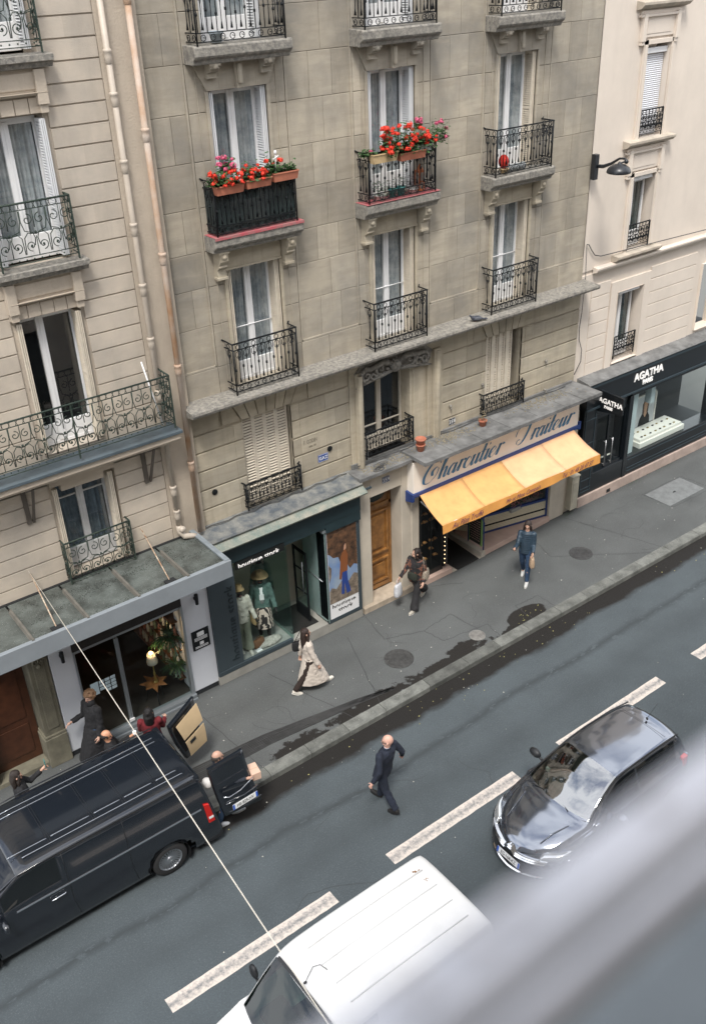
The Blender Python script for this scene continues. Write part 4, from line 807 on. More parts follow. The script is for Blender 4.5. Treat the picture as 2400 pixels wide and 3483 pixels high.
# ================================================================ entrance door and number plates
DD=thing('wooden_door','varnished panelled wooden street door under the 359 number plate','door',(11.86,.5,.15),world=True)
M_oak=mat('varnished_oak',(.34,.16,.045),rough=.4,var=.6,vs=5,col2=(.17,.075,.022),coat=.3)
w=MB(); w.box(11.29,12.17,.52,.58,.15,2.42); w.box(11.29,12.17,.5,.58,2.42,2.52); w.box(11.29,11.36,.5,.6,.15,3.0); w.box(12.1,12.17,.5,.6,.15,3.0)
for a,b in ((.36,.98),(1.18,2.32)):
    w.box(11.40,12.06,.47,.52,a-.02,a+.04); w.box(11.40,12.06,.47,.52,b-.04,b+.02); w.box(11.40,11.46,.47,.52,a+.04,b-.04); w.box(12.0,12.06,.47,.52,a+.04,b-.04); w.box(11.54,11.92,.49,.52,a+.13,b-.13)
w.box(11.38,12.08,.495,.52,.17,.3); obj('door_leaf',w,M_oak,DD,bevel=.008)
w=MB(); w.prism([(11.36,2.52),(12.1,2.52),(12.1,2.98),(11.36,2.98)],.53,.56,'y'); tr_=obj('transom',w,M_oak,DD); obj('oval_light',MB().prism([(11.73+.27*math.cos(R(a)),2.74+.15*math.sin(R(a))) for a in range(0,360,20)],.52,.53,'y'),mat('dark_glass',(.03,.04,.035),rough=.08),tr_)
obj('door_handle',MB().box(11.44,11.52,.46,.5,1.02,1.1).ball((11.48,.45,1.06),.03),mat('steel',(.6,.6,.6),rough=.3,metal=1),DD)
def plate(x0,x1,z0,z1,y,s,lab,size,col=(.012,.03,.09),par=None):
    t=thing('number_plate' if s.isdigit() else 'sign_plate',lab,'sign',((x0+x1)/2,y,z0),world=True); obj('enamel_plate',MB().box(x0,x1,y-.012,y,z0,z1),mat('enamel_%.3f'%col[2],col,rough=.25),t,bevel=.003)
    me=text_mesh(s,size,.004,align='CENTER'); obj('numerals' if s.isdigit() else 'lettering',None,None,t,((x0+x1)/2,y-.014,(z0+z1)/2-size*.35),(PI/2,0,0),me=me); me.materials.clear(); me.materials.append(mat('enamel_white',(.8,.8,.8),rough=.3))
    b=MB(); 
    for a in ((x0+.01,x1-.01,z0+.005,z0+.008),(x0+.01,x1-.01,z1-.008,z1-.005),(x0+.005,x0+.008,z0+.01,z1-.01),(x1-.008,x1-.005,z0+.01,z1-.01)): b.box(a[0],a[1],y-.0145,y-.012,a[2],a[3])
    obj('border_line',b,mat('enamel_white',(.8,.8,.8)),t); return t
plate(11.63,11.84,3.26,3.41,.12,'359','dark blue enamel plate reading 359 above the wooden street door',.13)
plate(13.88,14.07,3.88,4.05,WY,'359','dark enamel plate reading 359 on the upper wall above the delicatessen ledge',.13,col=(.02,.02,.025))
gz=plate(10.14,10.40,4.19,4.36,WY,'GAZ','small blue enamel plate reading GAZ beside the round vent',.105,col=(.06,.10,.27))
text('wall_carved_name','F. GODIN',.13,mat('engraved',(.2,.18,.14),rough=1),B,(9.80,WY-.003,4.72),sx=.62,depth=.004); text('wall_carved_name','GROS . 1911',.06,mat('engraved',(.2,.18,.14)),B,(9.93,WY-.003,4.62),sx=.6,depth=.004)
for x,z in ((10.45,4.43),(7.62,4.41)):
    t=single('wall_vent',MB().lathe([(0,0),(.06,.0),(.065,.02),(.03,.03)],n=8,smooth=False).move(Matrix.Translation((x,WY-.0,z))@Matrix.Rotation(PI/2,4,'X')),M_iron,'black cast iron wall rosette %s'%('beside the blue gas plate' if x>9 else 'low on the wall left of the closed shutters'),'wall vent','cast iron wall rosettes')
for x,z in ((14.91,4.63),(17.07,4.64),(13.9,4.38),(17.1,3.86)): obj('wall_insulator',MB().ball((x,WY-.03,z),(.035,.05,.045)).ball((x,WY-.06,z-.05),.025),M_sill,B)
# ================================================================ delicatessen
S3=thing('shopfront','cream delicatessen shopfront with blue trim, script sign and a yellow awning over the pavement','shopfront',(15.1,0,0),world=True)
M_cream=mat('cream_sign_paint',(.88,.81,.72),rough=.55,var=.06,vs=2,streak=.08); M_navy=mat('navy_trim',(.018,.045,.17),rough=.4)
w=MB(); w.box(12.36,17.90,-.10,.5,2.81,3.60); obj('sign_board',w,M_cream,S3,bevel=.008)
w=MB(); w.box(12.36,17.92,-.14,-.02,2.72,2.81); w.prism([(-.14,2.62),(.12,2.55),(.12,2.83),(-.14,2.81)],12.30,12.36,'x'); w.prism([(-.14,2.68),(.1,2.6),(.1,2.86),(-.14,2.9)],17.92,17.98,'x'); obj('navy_trim',w,M_navy,S3,bevel=.004)
LET={'c':(.78,[[(.62,.74),(.55,.95),(.33,.97),(.06,.55),(.12,.12),(.36,0),(.6,.15),(.78,.38)]]),
'h':(1.0,[[(.0,.4),(.35,1.3),(.52,1.95),(.42,2.12),(.3,1.9),(.16,.9),(.12,0)],[(.14,.2),(.3,.75),(.55,.98),(.66,.8),(.6,.15),(.74,0),(1.0,.35)]]),
'a':(.98,[[(.68,.82),(.45,1.0),(.12,.7),(.05,.22),(.22,0),(.5,.3),(.7,.95),(.64,.2),(.74,0),(.98,.35)]]),
'r':(.72,[[(0,.38),(.2,.8),(.27,1.05),(.24,.6),(.16,0)],[(.18,.3),(.4,.85),(.6,1.02),(.72,.85)]]),
'u':(1.0,[[(0,.38),(.2,1.0),(.13,.3),(.22,0),(.48,.25),(.7,1.0),(.64,.2),(.74,0),(1.0,.36)]]),
't':(.55,[[(.3,1.65),(.15,.35),(.2,.02),(.35,.05),(.55,.36)],[(-.05,1.0),(.5,1.02)]]),
'i':(.5,[[(0,.38),(.2,1.0),(.13,.2),(.24,0),(.5,.36)],[(.22,1.55),(.24,1.38)]]),
'e':(.8,[[(.05,.4),(.5,.6),(.6,.85),(.4,1.0),(.1,.7),(.08,.22),(.32,0),(.62,.18),(.8,.4)]]),
'C':(1.75,[[(1.5,1.55),(1.45,1.95),(1.1,2.15),(.5,1.7),(.1,.85),(.25,.12),(.85,.02),(1.35,.5),(1.45,1.1),(1.15,1.3),(.85,1.0),(.95,.6)]]),
'T':(1.55,[['b',(-.55,.95),(-.5,1.5),(-.1,1.85),(.55,1.75),(1.2,1.9),(1.65,2.2)],[(.95,1.8),(.85,1.0),(.55,.2),(.15,.0),(-.2,.2),(-.15,.5),(.1,.5)]])}
def spline(p,n=7):
    out=[]; P=[p[0]]+p+[p[-1]]
    for i in range(1,len(P)-2):
        a,b,c,d=P[i-1:i+3]
        for k in range(n):
            t=k/n; out.append(tuple(.5*((2*b[j])+(c[j]-a[j])*t+(2*a[j]-5*b[j]+4*c[j]-d[j])*t*t+(3*b[j]-a[j]-3*c[j]+d[j])*t**3) for j in (0,1)))
    return out+[p[-1]]
def script(word,x,z,y,xh,total,shear=.42,thick=.115,thin=.026,out=None):
    mb=out or MB(); sc=total/sum(LET[c][0] for c in word); k=0
    for ch in word:
        adv,st=LET[ch]
        for s in st:
            bw=.10 if s[0]=='b' else 0; s=[q for q in s if q!='b']
            pts=[(a*sc/xh*1.0,b) for a,b in s]; pts=spline(pts); V=[]
            for i,p in enumerate(pts):
                a=pts[max(0,i-1)]; b=pts[min(len(pts)-1,i+1)]; dx,dz=b[0]-a[0],b[1]-a[1]; q=math.hypot(dx,dz) or 1
                wd=thin+.012+thick*max(0,-dz/q)**1.3; th2=bw or thin
                if len(s)==2 and abs(dz)<.1: wd=thin*2
                for e in (-1,1):
                    px_=p[0]+wd*e; pz=p[1]+thin*.5*e
                    px_=p[0]+(-dz/q*thin+ (wd-thin))*e if False else p[0]+wd*e; pz=p[1]+(dx/q)*th2*e
                    V.append((x+(px_+pz*shear)*xh,y,z+pz*xh))
            b0=[(v[0],v[1]-.006,v[2]) for v in V]
            for i in range(len(pts)-1):
                j=2*i; mb.add([b0[j],b0[j+1],b0[j+3],b0[j+2],V[j],V[j+1],V[j+3],V[j+2]],[(0,1,2,3),(0,4,5,1),(2,6,7,3),(1,5,6,2),(3,7,4,0)])
        x+=adv*sc
    return mb
M_bl=mat('blue_lettering',(.045,.19,.36),rough=.5)
obj('script_lettering',script('Charcutier',12.58,2.94,-.103,.255,2.55),M_bl,S3); obj('script_lettering',script('Traiteur',15.68,2.955,-.103,.255,1.95),M_bl,S3)
# pale entrance side walls, floor, left display cabinet, right slatted window
w=MB(); w.box(12.7,13.0,1.6,1.7,0,3); w.box(12.7,17.4,1.9,2.0,0,3); w.box(17.33,17.36,.3,1.9,0,3); w.box(13.74,13.8,.3,1.9,0,2.8); obj('shop_interior',w,mat('deli_interior',(.10,.09,.08),rough=.9),S3)
M_pink=mat('pink_tiles',(.50,.36,.30),rough=.6,var=.15,vs=3)
w=MB(); w.prism([(14.86,.04),(17.36,.13),(17.36,.9),(14.9,1.3)],0,.15,'z'); obj('tiled_ledge',w,M_pink,S3,bevel=.006); w=MB(); w.prism([(12.5,.0),(13.7,.0),(13.72,1.3),(12.5,1.3)],0,.15,'z'); obj('tiled_ledge',w,M_pink,S3,bevel=.006)
w=MB(); w.prism([(13.72,.0),(14.86,.02),(14.86,1.9),(13.72,1.9)],.0,.02,'z'); w.box(14.72,14.86,.02,1.3,.02,.152); obj('entrance_floor',w,mat('entrance_stone',(.42,.38,.32),rough=.7,var=.2),S3)
single('doormat',MB().prism([(13.86,-.02),(14.62,-.0),(14.70,1.3),(13.86,1.3)],.02,.034,'z'),MATS['black_mat'],'black doormat ramp in the delicatessen entrance','doormat')
CB=thing('rotisserie_cabinet','black glass fronted rotisserie cabinet with roast chickens left of the delicatessen entrance','cabinet',(13.1,.3,.15),world=True)
w=MB(); w.box(12.74,12.78,.12,.6,.25,2.3); w.box(13.44,13.48,.12,.6,.25,2.3); w.box(12.74,13.48,.12,.16,2.26,2.3); w.box(12.74,13.48,.12,.6,2.3,2.34); w.box(12.74,13.48,.12,.6,.15,.3); w.box(12.74,13.48,.58,.6,.3,2.3); w.box(13.1,13.12,.13,.16,.3,2.26); obj('cabinet_body',w,mat('gloss_black',(.01,.01,.01),rough=.3),CB)
obj('pane',MB().quad((12.78,.13,.3),(13.44,.13,.3),(13.44,.13,2.26),(12.78,.13,2.26)),G_shop,CB)
obj('light_strip',MB().box(13.49,13.55,.1,.14,.22,1.75),MATS['gloss_black'],CB)
for k in range(11): obj('bulb',MB().ball((13.52,.09,.33+k*.125),.013,6,4),mat('warm_bulb',(1,.72,.4),emit=1.4),CB)
w=MB(); w.ball((0,0,0),(.062,.045,.042),10,8); w.ball((.05,-.02,-.01),(.03,.018,.018)); w.ball((.05,.02,-.01),(.03,.018,.018)); CHM=w.mesh('roast_chicken'); CHM.materials.append(mat('roast_skin',(.26,.10,.025),rough=.4,var=.6,vs=30,col2=(.42,.2,.06)))
for zi,z in enumerate((.55,.78,1.02,1.62,1.85)):
    for x in (12.88,13.04,13.24,13.37):
        if rr.random()<.8: tag(obj('roast_chicken',None,None,None,(x,.3,z),(0,rr.uniform(-.3,.3),rr.uniform(-.4,.4)),me=CHM),'golden roast chicken on the %s spit of the black rotisserie cabinet'%('lowest','second lowest','middle','second highest','highest')[zi],'roast chicken','chickens in the rotisserie cabinet')
WN=obj('slatted_window',None,None,S3,(15.36,.68,.15),(0,0,math.atan2(-.44,1.97)),me=(lambda w:w.mesh('slatted_window'))(MB().box(0,2.02,-.02,.03,0,.05).box(0,.05,-.03,.04,0,2.6).box(1.97,2.02,-.03,.04,0,2.6).box(0,2.02,-.03,.04,.50,.56).box(0,.06,.0,.04,0,2.6)))
WN.data.materials.append(M_navy)
w=MB()
for k in range(9):
    z=.06+k*.05
    if k in (3,): continue
    w.box(.05,1.97,-.015,.0,z,z+.038)
obj('cream_slat_panel',w,mat('cream_slats',(.66,.6,.45),rough=.5),WN); obj('dark_backing',MB().box(.05,1.97,.01,.02,.05,.5),M_dark,WN)
obj('pane',MB().quad((.05,0,.56),(1.97,0,.56),(1.97,0,2.55),(.05,0,2.55)),G_shop,WN)
w=MB(); 
for k in range(9):
    if k!=4: w.box(0,.7,-.012,.0,.04+k*.05,.078+k*.05)
q=obj('slatted_side_panel',w,MATS['cream_slats'],S3,(14.92,1.28,.15),(0,0,math.atan2(-.6,.44))); obj('blue_post',MB().box(-.03,.02,-.03,.03,0,2.5),M_navy,q)
FT=thing('flower_trough','trough of small pink flowers inside the right delicatessen window','flower trough',(16.9,.46,.5)); obj('trough',MB().box(-.75,.42,-.06,.06,.1,.2),mat('trough_grey',(.3,.3,.28)),FT)
for k in range(2):
    w=MB()
    for i in range(150 if k else 130): a=rr.uniform(-.75,.42); w.ball((a,rr.gauss(0,.05)-a*.03,.24+rr.uniform(0,.14)),rr.uniform(.008,.02) if k else .014,5,3)
    obj('blossoms' if k else 'leaves',w,mat('pink_blossom',(.62,.24,.27),rough=.7,var=.4,vs=40) if k else mat('fern_leaf',(.05,.10,.04),rough=.6),FT)
MBD=thing('menu_board','chalkboard menu in a blue arched tube stand beside the delicatessen doormat','menu board',(14.86,.38,.15),world=True)
obj('stand',MB().tube([(14.86,.10,-.13+.15),(14.86,.10,.95),(14.86,.16,1.05),(14.86,.26,1.08),(14.86,.6,1.1),(14.86,.66,1.0),(14.86,.66,.16)],.02,8),M_navy,MBD)
cb_=obj('chalkboard',MB().box(14.845,14.875,.19,.6,.24,1.0),mat('chalkboard',(.015,.018,.016),rough=.7),MBD); obj('green_edge',MB().box(14.84,14.88,.16,.19,.22,1.02).box(14.84,14.88,.6,.62,.22,1.02),mat('lime_edge',(.2,.34,.1)),cb_)
w=MB()
for k in range(9):
    y=.23; 
    while y<.55: l_=rr.uniform(.02,.07); w.box(14.838,14.845,y,y+l_,.9-k*.07,.915-k*.07); y+=l_+.03
obj('chalk_writing',w,mat('chalk',(.5,.3,.25)),cb_)
UC=single('utility_cabinet',MB().box(18.05,18.32,.02,.22,.12,1.12).box(18.03,18.34,.0,.24,1.12,1.16).box(18.1,18.27,.01,.02,.3,.95),mat('cream_metal',(.52,.48,.38),rough=.6,var=.2,vs=4,streak=.2),'cream wall mounted utility cabinet between the delicatessen and the black jewellery shop','utility cabinet')
# awning
AW=thing('awning','yellow orange fabric awning with a lettered valance over the delicatessen entrance','awning',(15.1,-.5,2.5),world=True)
M_aw=mat('awning_yellow',(.74,.40,.15),rough=.9,var=.16,vs=3,bump=.2,bs=25,streak=.12); M_aw2=mat('awning_faded',(.78,.47,.26),rough=.9,var=.14,vs=3,bump=.2,bs=25,streak=.12); M_av=mat('awning_orange',(.74,.34,.08),rough=.85,var=.12,vs=3)
def awn(u0,u1,m,n=10):
    V=[]; nn=8
    for i in range(n+1):
        u=u0+(u1-u0)*i/n
        for j in range(nn+1):
            f=j/nn; x=(12.52+5.2*u)*(1-f)+(12.45+5.33*u)*f; V.append((x,-.13-.87*f,2.74-.40*f-.055*math.sin(PI*f)-.012*math.sin(PI*u*6)*f+.004*math.sin(u*150)*f))
    w=MB(); F=[(i*(nn+1)+j,(i+1)*(nn+1)+j,(i+1)*(nn+1)+j+1,i*(nn+1)+j+1) for i in range(n) for j in range(nn)]; w.add(V,F,.5,True); o=obj('canopy_panel',w,m,AW); s=o.modifiers.new('s','SOLIDIFY'); s.thickness=.006; return o
awn(0,.25,M_aw); awn(.2505,.4995,M_aw); awn(.5,.77,M_aw2); awn(.7705,1,M_aw2)
w=MB(); V=[]; n=60
for i in range(n+1):
    u=i/n; x=12.45+5.33*u; V+=[(x,-1.0,2.345-.012*math.sin(PI*u*6)),(x,-1.015-.01*math.sin(u*40),2.12+.012*math.sin(u*17))]
w.add(V,[(2*i,2*i+2,2*i+3,2*i+1) for i in range(n)],.5,True); vo=obj('valance',w,M_av,AW)
w=MB(); w.tube([(12.47,-.985,2.318),(17.76,-.985,2.318)],.014,8)
for x in (12.62,17.6): w.tube([(x,-.05,2.50),(x,-.55,2.36),(x,-.97,2.30)],.015,6)
obj('front_bar',w,M_white,AW)
M_pur=mat('purple_ink',(.16,.05,.10),rough=.8)
LET2=LET
for s_,x_,z_,sz in (('Au Pâté Truffé',12.72,2.175,.20),('Mr et Mme Compain',14.42,2.175,.17),('Tél : 01 48 28 47 37',16.35,2.175,.17)):
    me=text_mesh(s_,sz,.002,shear=.45,sx=.80); me.materials.clear(); me.materials.append(M_pur); obj('valance_lettering',None,None,vo,(x_,-1.032,z_),(PI/2,0,0),me=me)
# ================================================================ jewellery shop
S4=thing('shopfront','glossy black jewellery shopfront with white AGATHA PARIS lettering on the right','shopfront',(21,.15,0),world=True)
M_bk=mat('black_gloss_wood',(.007,.010,.013),rough=.3,var=.2,vs=2,coat=.3); M_bkh=mat('black_moulding',(.03,.045,.055),rough=.3)
w=MB(); w.box(18.46,26,.15,.6,.30,.88); w.box(18.46,19.0,.15,.6,.88,3.0); w.box(20.30,20.46,.13,.6,.3,2.8); w.box(24.5,24.8,.13,.6,.3,2.8); w.box(18.42,26,.08,.6,2.95,3.60); w.box(19.0,20.3,.2,.5,2.62,2.95); w.box(20.4,26,.16,.5,2.78,2.95); w.box(19.0,19.06,.2,.3,.3,2.62); obj('black_woodwork',w,M_bk,S4,bevel=.01)
w=MB()
for z in (.42,.52,.78): w.box(20.5,24.4,.135,.15,z,z+.02); w.box(18.5,18.95,.135,.15,z,z+.02)
w.box(18.40,26,.03,.1,3.58,3.66); w.box(18.42,26,.05,.1,2.93,2.98)
for z in (1.1,2.9,1.9,2.6): w.box(18.5,18.95,.135,.15,z,z+.02)
w.box(18.52,18.54,.135,.15,.4,2.9); w.box(18.9,18.92,.135,.15,.4,2.9); obj('mouldings',w,M_bkh,S4)
w=MB(); w.prism([(.05,3.66),(.0,3.70),(.03,3.74),(.45,3.80),(.45,3.66)],18.36,26,'x'); obj('grey_ledge',w,M_zinc,S4)
obj('pink_stone_plinth',MB().box(18.44,26,.10,.6,.0,.30),mat('pink_plinth',(.46,.36,.31),rough=.75,var=.25,vs=3),S4,bevel=.01); obj('plinth_vent',MB().box(19.65,19.8,.09,.11,.06,.16),M_dark,S4)
for s_,x_,z_,sz in (('AGATHA',20.28,3.27,.30),('PARIS',20.66,3.09,.175)): text('lettering',s_,sz,mat('white_letters',(.85,.83,.8),emit=.12),S4,(x_,.07,z_),font_off=.006,sx=1.0 if sz>.2 else .98,depth=.02)
bs=thing('projecting_sign','square black hanging sign reading AGATHA PARIS projecting over the jewellery shop door','sign',(18.96,-.1,3.0),world=True)
obj('sign_panel',MB().prism([(.14,3.42),(-.66,3.40),(-.66,2.93),(.14,2.80)],18.93,19.0,'x'),M_bk,bs,bevel=.008)
for s_,y_,z_,sz in (('AGATHA',.11,3.10,.19),('PARIS',-.08,2.97,.11)): text('lettering',s_,sz,MATS['white_letters'],bs,(18.92,y_,z_),rot=(PI/2,0,-PI/2),font_off=.004,depth=.01)
w=MB(); w.box(19.10,19.55,.21,.25,.32,.7); w.box(19.62,20.28,.21,.25,.32,.95); w.box(19.06,19.10,.21,.25,.3,2.6); w.box(19.55,19.62,.2,.25,.3,2.6); w.box(20.24,20.3,.21,.25,.3,2.6); w.box(19.06,20.3,.2,.25,2.5,2.62)
for z in (.5,.8): w.box(19.64,20.24,.2,.21,z,z+.02)
dr=obj('double_door',w,M_bk,S4); obj('pane',MB().quad((19.62,.23,.95),(20.24,.23,.95),(20.24,.23,2.5),(19.62,.23,2.5)).quad((19.1,.23,.7),(19.55,.23,.7),(19.55,.23,2.5),(19.1,.23,2.5)),G_shop,dr)
for x in (19.42,19.70): obj('door_handle',MB().tube([(x,.12,1.0),(x,.12,1.78)],.014,6).tube([(x,.12,1.05),(x,.22,1.05)],.012,5).tube([(x,.12,1.73),(x,.22,1.73)],.012,5),MATS['steel'],dr)
obj('display_pane',MB().quad((20.46,.17,.88),(24.5,.17,.88),(24.5,.17,2.78),(20.46,.17,2.78)),G_shop,S4)
w=MB(); w.box(18.5,26,2.4,2.5,0,3.3); w.box(18.46,18.5,.5,2.4,0,3.3); w.box(18.5,26,.5,2.4,3.1,3.2); w.box(18.5,26,.5,2.4,.0,.1); obj('shop_interior',w,mat('jewellery_interior',(.06,.065,.065),rough=.8),S4)
M_wh=mat('display_white',(.86,.80,.74),rough=.5)
w=MB(); w.box(20.62,20.85,.28,.5,.3,2.8); w.box(21.45,21.62,.3,.5,2.2,2.8); obj('white_column',w,mat('pale_column',(.55,.6,.62),rough=.5),S4)
w=MB(); w.box(21.15,23.2,.25,.95,.88,1.04); w.box(21.2,23.1,.3,.9,1.04,1.13); DS=single('display_plinth',w,M_wh,'long white jewellery display plinth in the right hand shop window','display stand',bevel=.01)
single('display_plinth',MB().box(19.75,20.62,.35,.8,.55,.72).box(20.0,20.5,.4,.7,.72,.85),M_wh,'low white jewellery plinth seen through the shop door','display stand',bevel=.01)
for k in range(16):
    x=21.35+k%8*.22; y=.4+(k//8)*.28; tag(obj('jewellery',MB().lathe([(.03,0),(.02,.012),(.028,.02)],n=8).tube([(.05*math.cos(a*.7),.02*math.sin(a*.7),.012) for a in range(9)],.006,4),mat('gold',(.45,.33,.12),rough=.3,metal=1) if k%2 else M_dark,None,(x+rr.uniform(-.04,.04),y,1.13)),'small %s jewel in the %s row on the long white display plinth'%('gold' if k%2 else 'black','front' if k<8 else 'back'),'jewellery','jewellery on the long plinth')
PF=thing('framed_poster','white framed portrait poster of a dark haired woman behind the jewellery display','poster',(22.1,.9,1.2),world=True)
w=MB(); w.box(21.5,22.6,.92,.95,1.13,2.12); w.box(21.5,21.55,.9,.92,1.13,2.12); w.box(22.55,22.6,.9,.92,1.13,2.12); w.box(21.5,22.6,.9,.92,2.07,2.12); obj('frame',w,M_wh,PF)
flat('poster_ground',[(21.55,1.13),(22.55,1.13),(22.55,2.07),(21.55,2.07)],.917,mat('poster_grey',(.6,.6,.62)),PF)
flat('poster_dress',[(21.85,1.13),(21.9,1.35),(22.0,1.5),(22.25,1.5),(22.35,1.35),(22.38,1.13)],.913,M_dark,PF); flat('poster_hair',[(22.0,1.5),(21.99,1.8),(22.07,1.95),(22.2,1.95),(22.27,1.8),(22.26,1.5)],.911,mat('poster_hair',(.06,.03,.02)),PF); flat('poster_face',[(22.06,1.6),(22.05,1.8),(22.09,1.88),(22.18,1.88),(22.21,1.8),(22.2,1.6),(22.13,1.55)],.909,mat('poster_skin',(.5,.28,.18)),PF); flat('poster_neck',[(22.08,1.6),(22.18,1.6),(22.2,1.46),(22.13,1.36),(22.06,1.46)],.907,mat('poster_skin',(.5,.28,.18)),PF)
# ================================================================ vehicles
M_tyre=mat('tyre_rubber',(.018,.018,.019),rough=.85); M_alloy=mat('alloy',(.5,.52,.55),rough=.3,metal=.9); M_chrome=mat('chrome',(.75,.77,.8),rough=.15,metal=1)
M_trim=mat('black_plastic',(.015,.016,.018),rough=.5); M_red=mat('red_tail_lamp',(.5,.015,.01),rough=.2); G_car=glass('car_glass',(.35,.46,.42),f=1.5,base=.30); G_van=glass('van_glass',(.25,.36,.32),f=1.3,base=.07); G_cardk=glass('dark_car_glass',(.04,.05,.05),f=1.2,base=.06)
def interp(tab,s):
    n=len(tab); 
    if s<=tab[0][0]: return tab[0][1:]
    if s>=tab[-1][0]: return tab[-1][1:]
    for i in range(n-1):
        if tab[i][0]<=s<=tab[i+1][0]: break
    P=[tab[max(0,i-1)],tab[i],tab[i+1],tab[min(n-1,i+2)]]; x0,x1=P[1][0],P[2][0]; d=x1-x0; t=(s-x0)/d; out=[]
    for k in range(1,len(P[0])):
        m0=(P[2][k]-P[0][k])/max(1e-6,P[2][0]-P[0][0])*d; m1=(P[3][k]-P[1][k])/max(1e-6,P[3][0]-P[1][0])*d
        if i==0: m0=P[2][k]-P[1][k]
        if i==n-2: m1=P[2][k]-P[1][k]
        lo,hi=min(P[1][k],P[2][k]),max(P[1][k],P[2][k])
        v=(2*t**3-3*t*t+1)*P[1][k]+(t**3-2*t*t+t)*m0+(-2*t**3+3*t*t)*P[2][k]+(t**3-t*t)*m1; out.append(min(hi+.02,max(lo-.02,v)))
    return out
def shell(L_,tab,prof,curve,cls,step=.045,arches=(),ar=.38,skip=None):
    """lofted vehicle body in local space: front at x=0, length along +x, z from the road; returns {class: MB}"""
    ns=int(L_/step); rows=[]
    for i in range(ns+1):
        s=L_*i/ns; p=prof(s,interp(tab,s)); row=[]
        dens=[]
        for a,b in zip(p[:-1],p[1:]):
            k=max(1,int(math.hypot(a[0]-b[0],a[1]-b[1])/.06)) if False else 3
            dens+=[(a[0]+(b[0]-a[0])*q/k,a[1]+(b[1]-a[1])*q/k) for q in range(k)]
        dens.append(p[-1]); w=max(d[0] for d in dens)
        half=[(s+curve(s,y/w),y,z) for y,z in dens]
        row=half+[(x,-y,z) for x,y,z in reversed(half[:-1])]; rows.append((s,row))
    out={}; nv=len(rows[0][1]); nh=(nv+1)//2
    idx={}
    for i in range(ns):
        for j in range(nv-1):
            q=[rows[i][1][j],rows[i][1][j+1],rows[i+1][1][j+1],rows[i+1][1][j]]
            cx_=sum(v[0] for v in q)/4; cy=sum(v[1] for v in q)/4; cz=sum(v[2] for v in q)/4
            if any(math.hypot(cx_-a,cz-.32)<ar for a in arches) and abs(cy)>.55: continue
            jj=min(j,nv-2-j)/3
            c=cls(cx_,cy,cz,jj,(rows[i][0]+rows[i+1][0])/2)
            if c is None: continue
            mb,m=out.setdefault(c,(MB(),{}))
            f=[]
            for key,v in (((i,j),q[0]),((i,j+1),q[1]),((i+1,j+1),q[2]),((i+1,j),q[3])):
                if key not in m: m[key]=len(mb.v); mb.v.append(v)
                f.append(m[key])
            mb.f.append(tuple(f)); mb.t.append(.5); mb.sm.append(True)
    for k,i in (('f',0),('r',ns)):
        if skip and k in skip: continue
        r=rows[i][1]; out.setdefault('body',(MB(),{}))[0].add(r,[tuple(range(nv))],.5,False)
    return {k:v[0] for k,v in out.items()}
def wheel(par,x,y,s,r=.33,spokes=22,rimr=.225):
    w=MB(); prof=[(rimr,.10),(r*.94,.105),(r,.08),(r,-.08),(r*.94,-.105),(rimr,-.10)]
    w.rings([[(a*math.cos(t*PI/16),b*s,a*math.sin(t*PI/16)) for t in range(32)] for a,b in prof],False); o=obj('wheel',w,M_tyre,par,(x,y,r))
    g=MB(); g.rings([[(a*math.cos(t*PI/16),b*s,a*math.sin(t*PI/16)) for t in range(32)] for a,b in ((rimr,.095),(rimr-.012,.10),(rimr-.02,.08),(rimr-.03,.02))],False)
    for k in range(spokes):
        t=2*PI*k/spokes; dx,dz=math.cos(t),math.sin(t); ux,uz=-dz,dx; a,b=.05,rimr-.018; h=.009
        g.add([(dx*a-ux*h,.07*s,dz*a-uz*h),(dx*a+ux*h,.07*s,dz*a+uz*h),(dx*b+ux*h*1.4,.088*s,dz*b+uz*h*1.4),(dx*b-ux*h*1.4,.088*s,dz*b-uz*h*1.4),(dx*a-ux*h,.05*s,dz*a-uz*h),(dx*a+ux*h,.05*s,dz*a+uz*h),(dx*b+ux*h,.07*s,dz*b+uz*h),(dx*b-ux*h,.07*s,dz*b-uz*h)],[(0,1,2,3),(0,4,5,1),(1,5,6,2),(2,6,7,3),(3,7,4,0)])
    g.rings([[(a*math.cos(t*PI/8),b*s,a*math.sin(t*PI/8)) for t in range(16)] for a,b in ((.06,.07),(.055,.085),(.02,.09))]); obj('rim',g,M_alloy,o)
    k=MB(); k.rings([[(a*math.cos(t*PI/12),b*s,a*math.sin(t*PI/12)) for t in range(24)] for a,b in ((rimr-.01,.03),(.01,.03))]); obj('brake_shadow',k,M_trim,o)
    return o
def plate_eu(par,s_,loc,rot,flip=False,name='number_plate'):
    p=obj(name,MB().box(-.26,.26,-.006,0,-.055,.055),mat('plate_white',(.75,.76,.76),rough=.4),par,loc,rot); obj('blue_band',MB().box(-.26,-.22,-.008,-.006,-.055,.055).box(.22,.26,-.008,-.006,-.055,.055),mat('plate_blue',(.03,.10,.45),rough=.4),p)
    me=text_mesh(s_,.095,.002,align='CENTER',sx=.78); me.materials.clear(); me.materials.append(M_trim); obj('characters',None,None,p,(0,-.009,-.034),(PI/2,0,0),me=me); return p
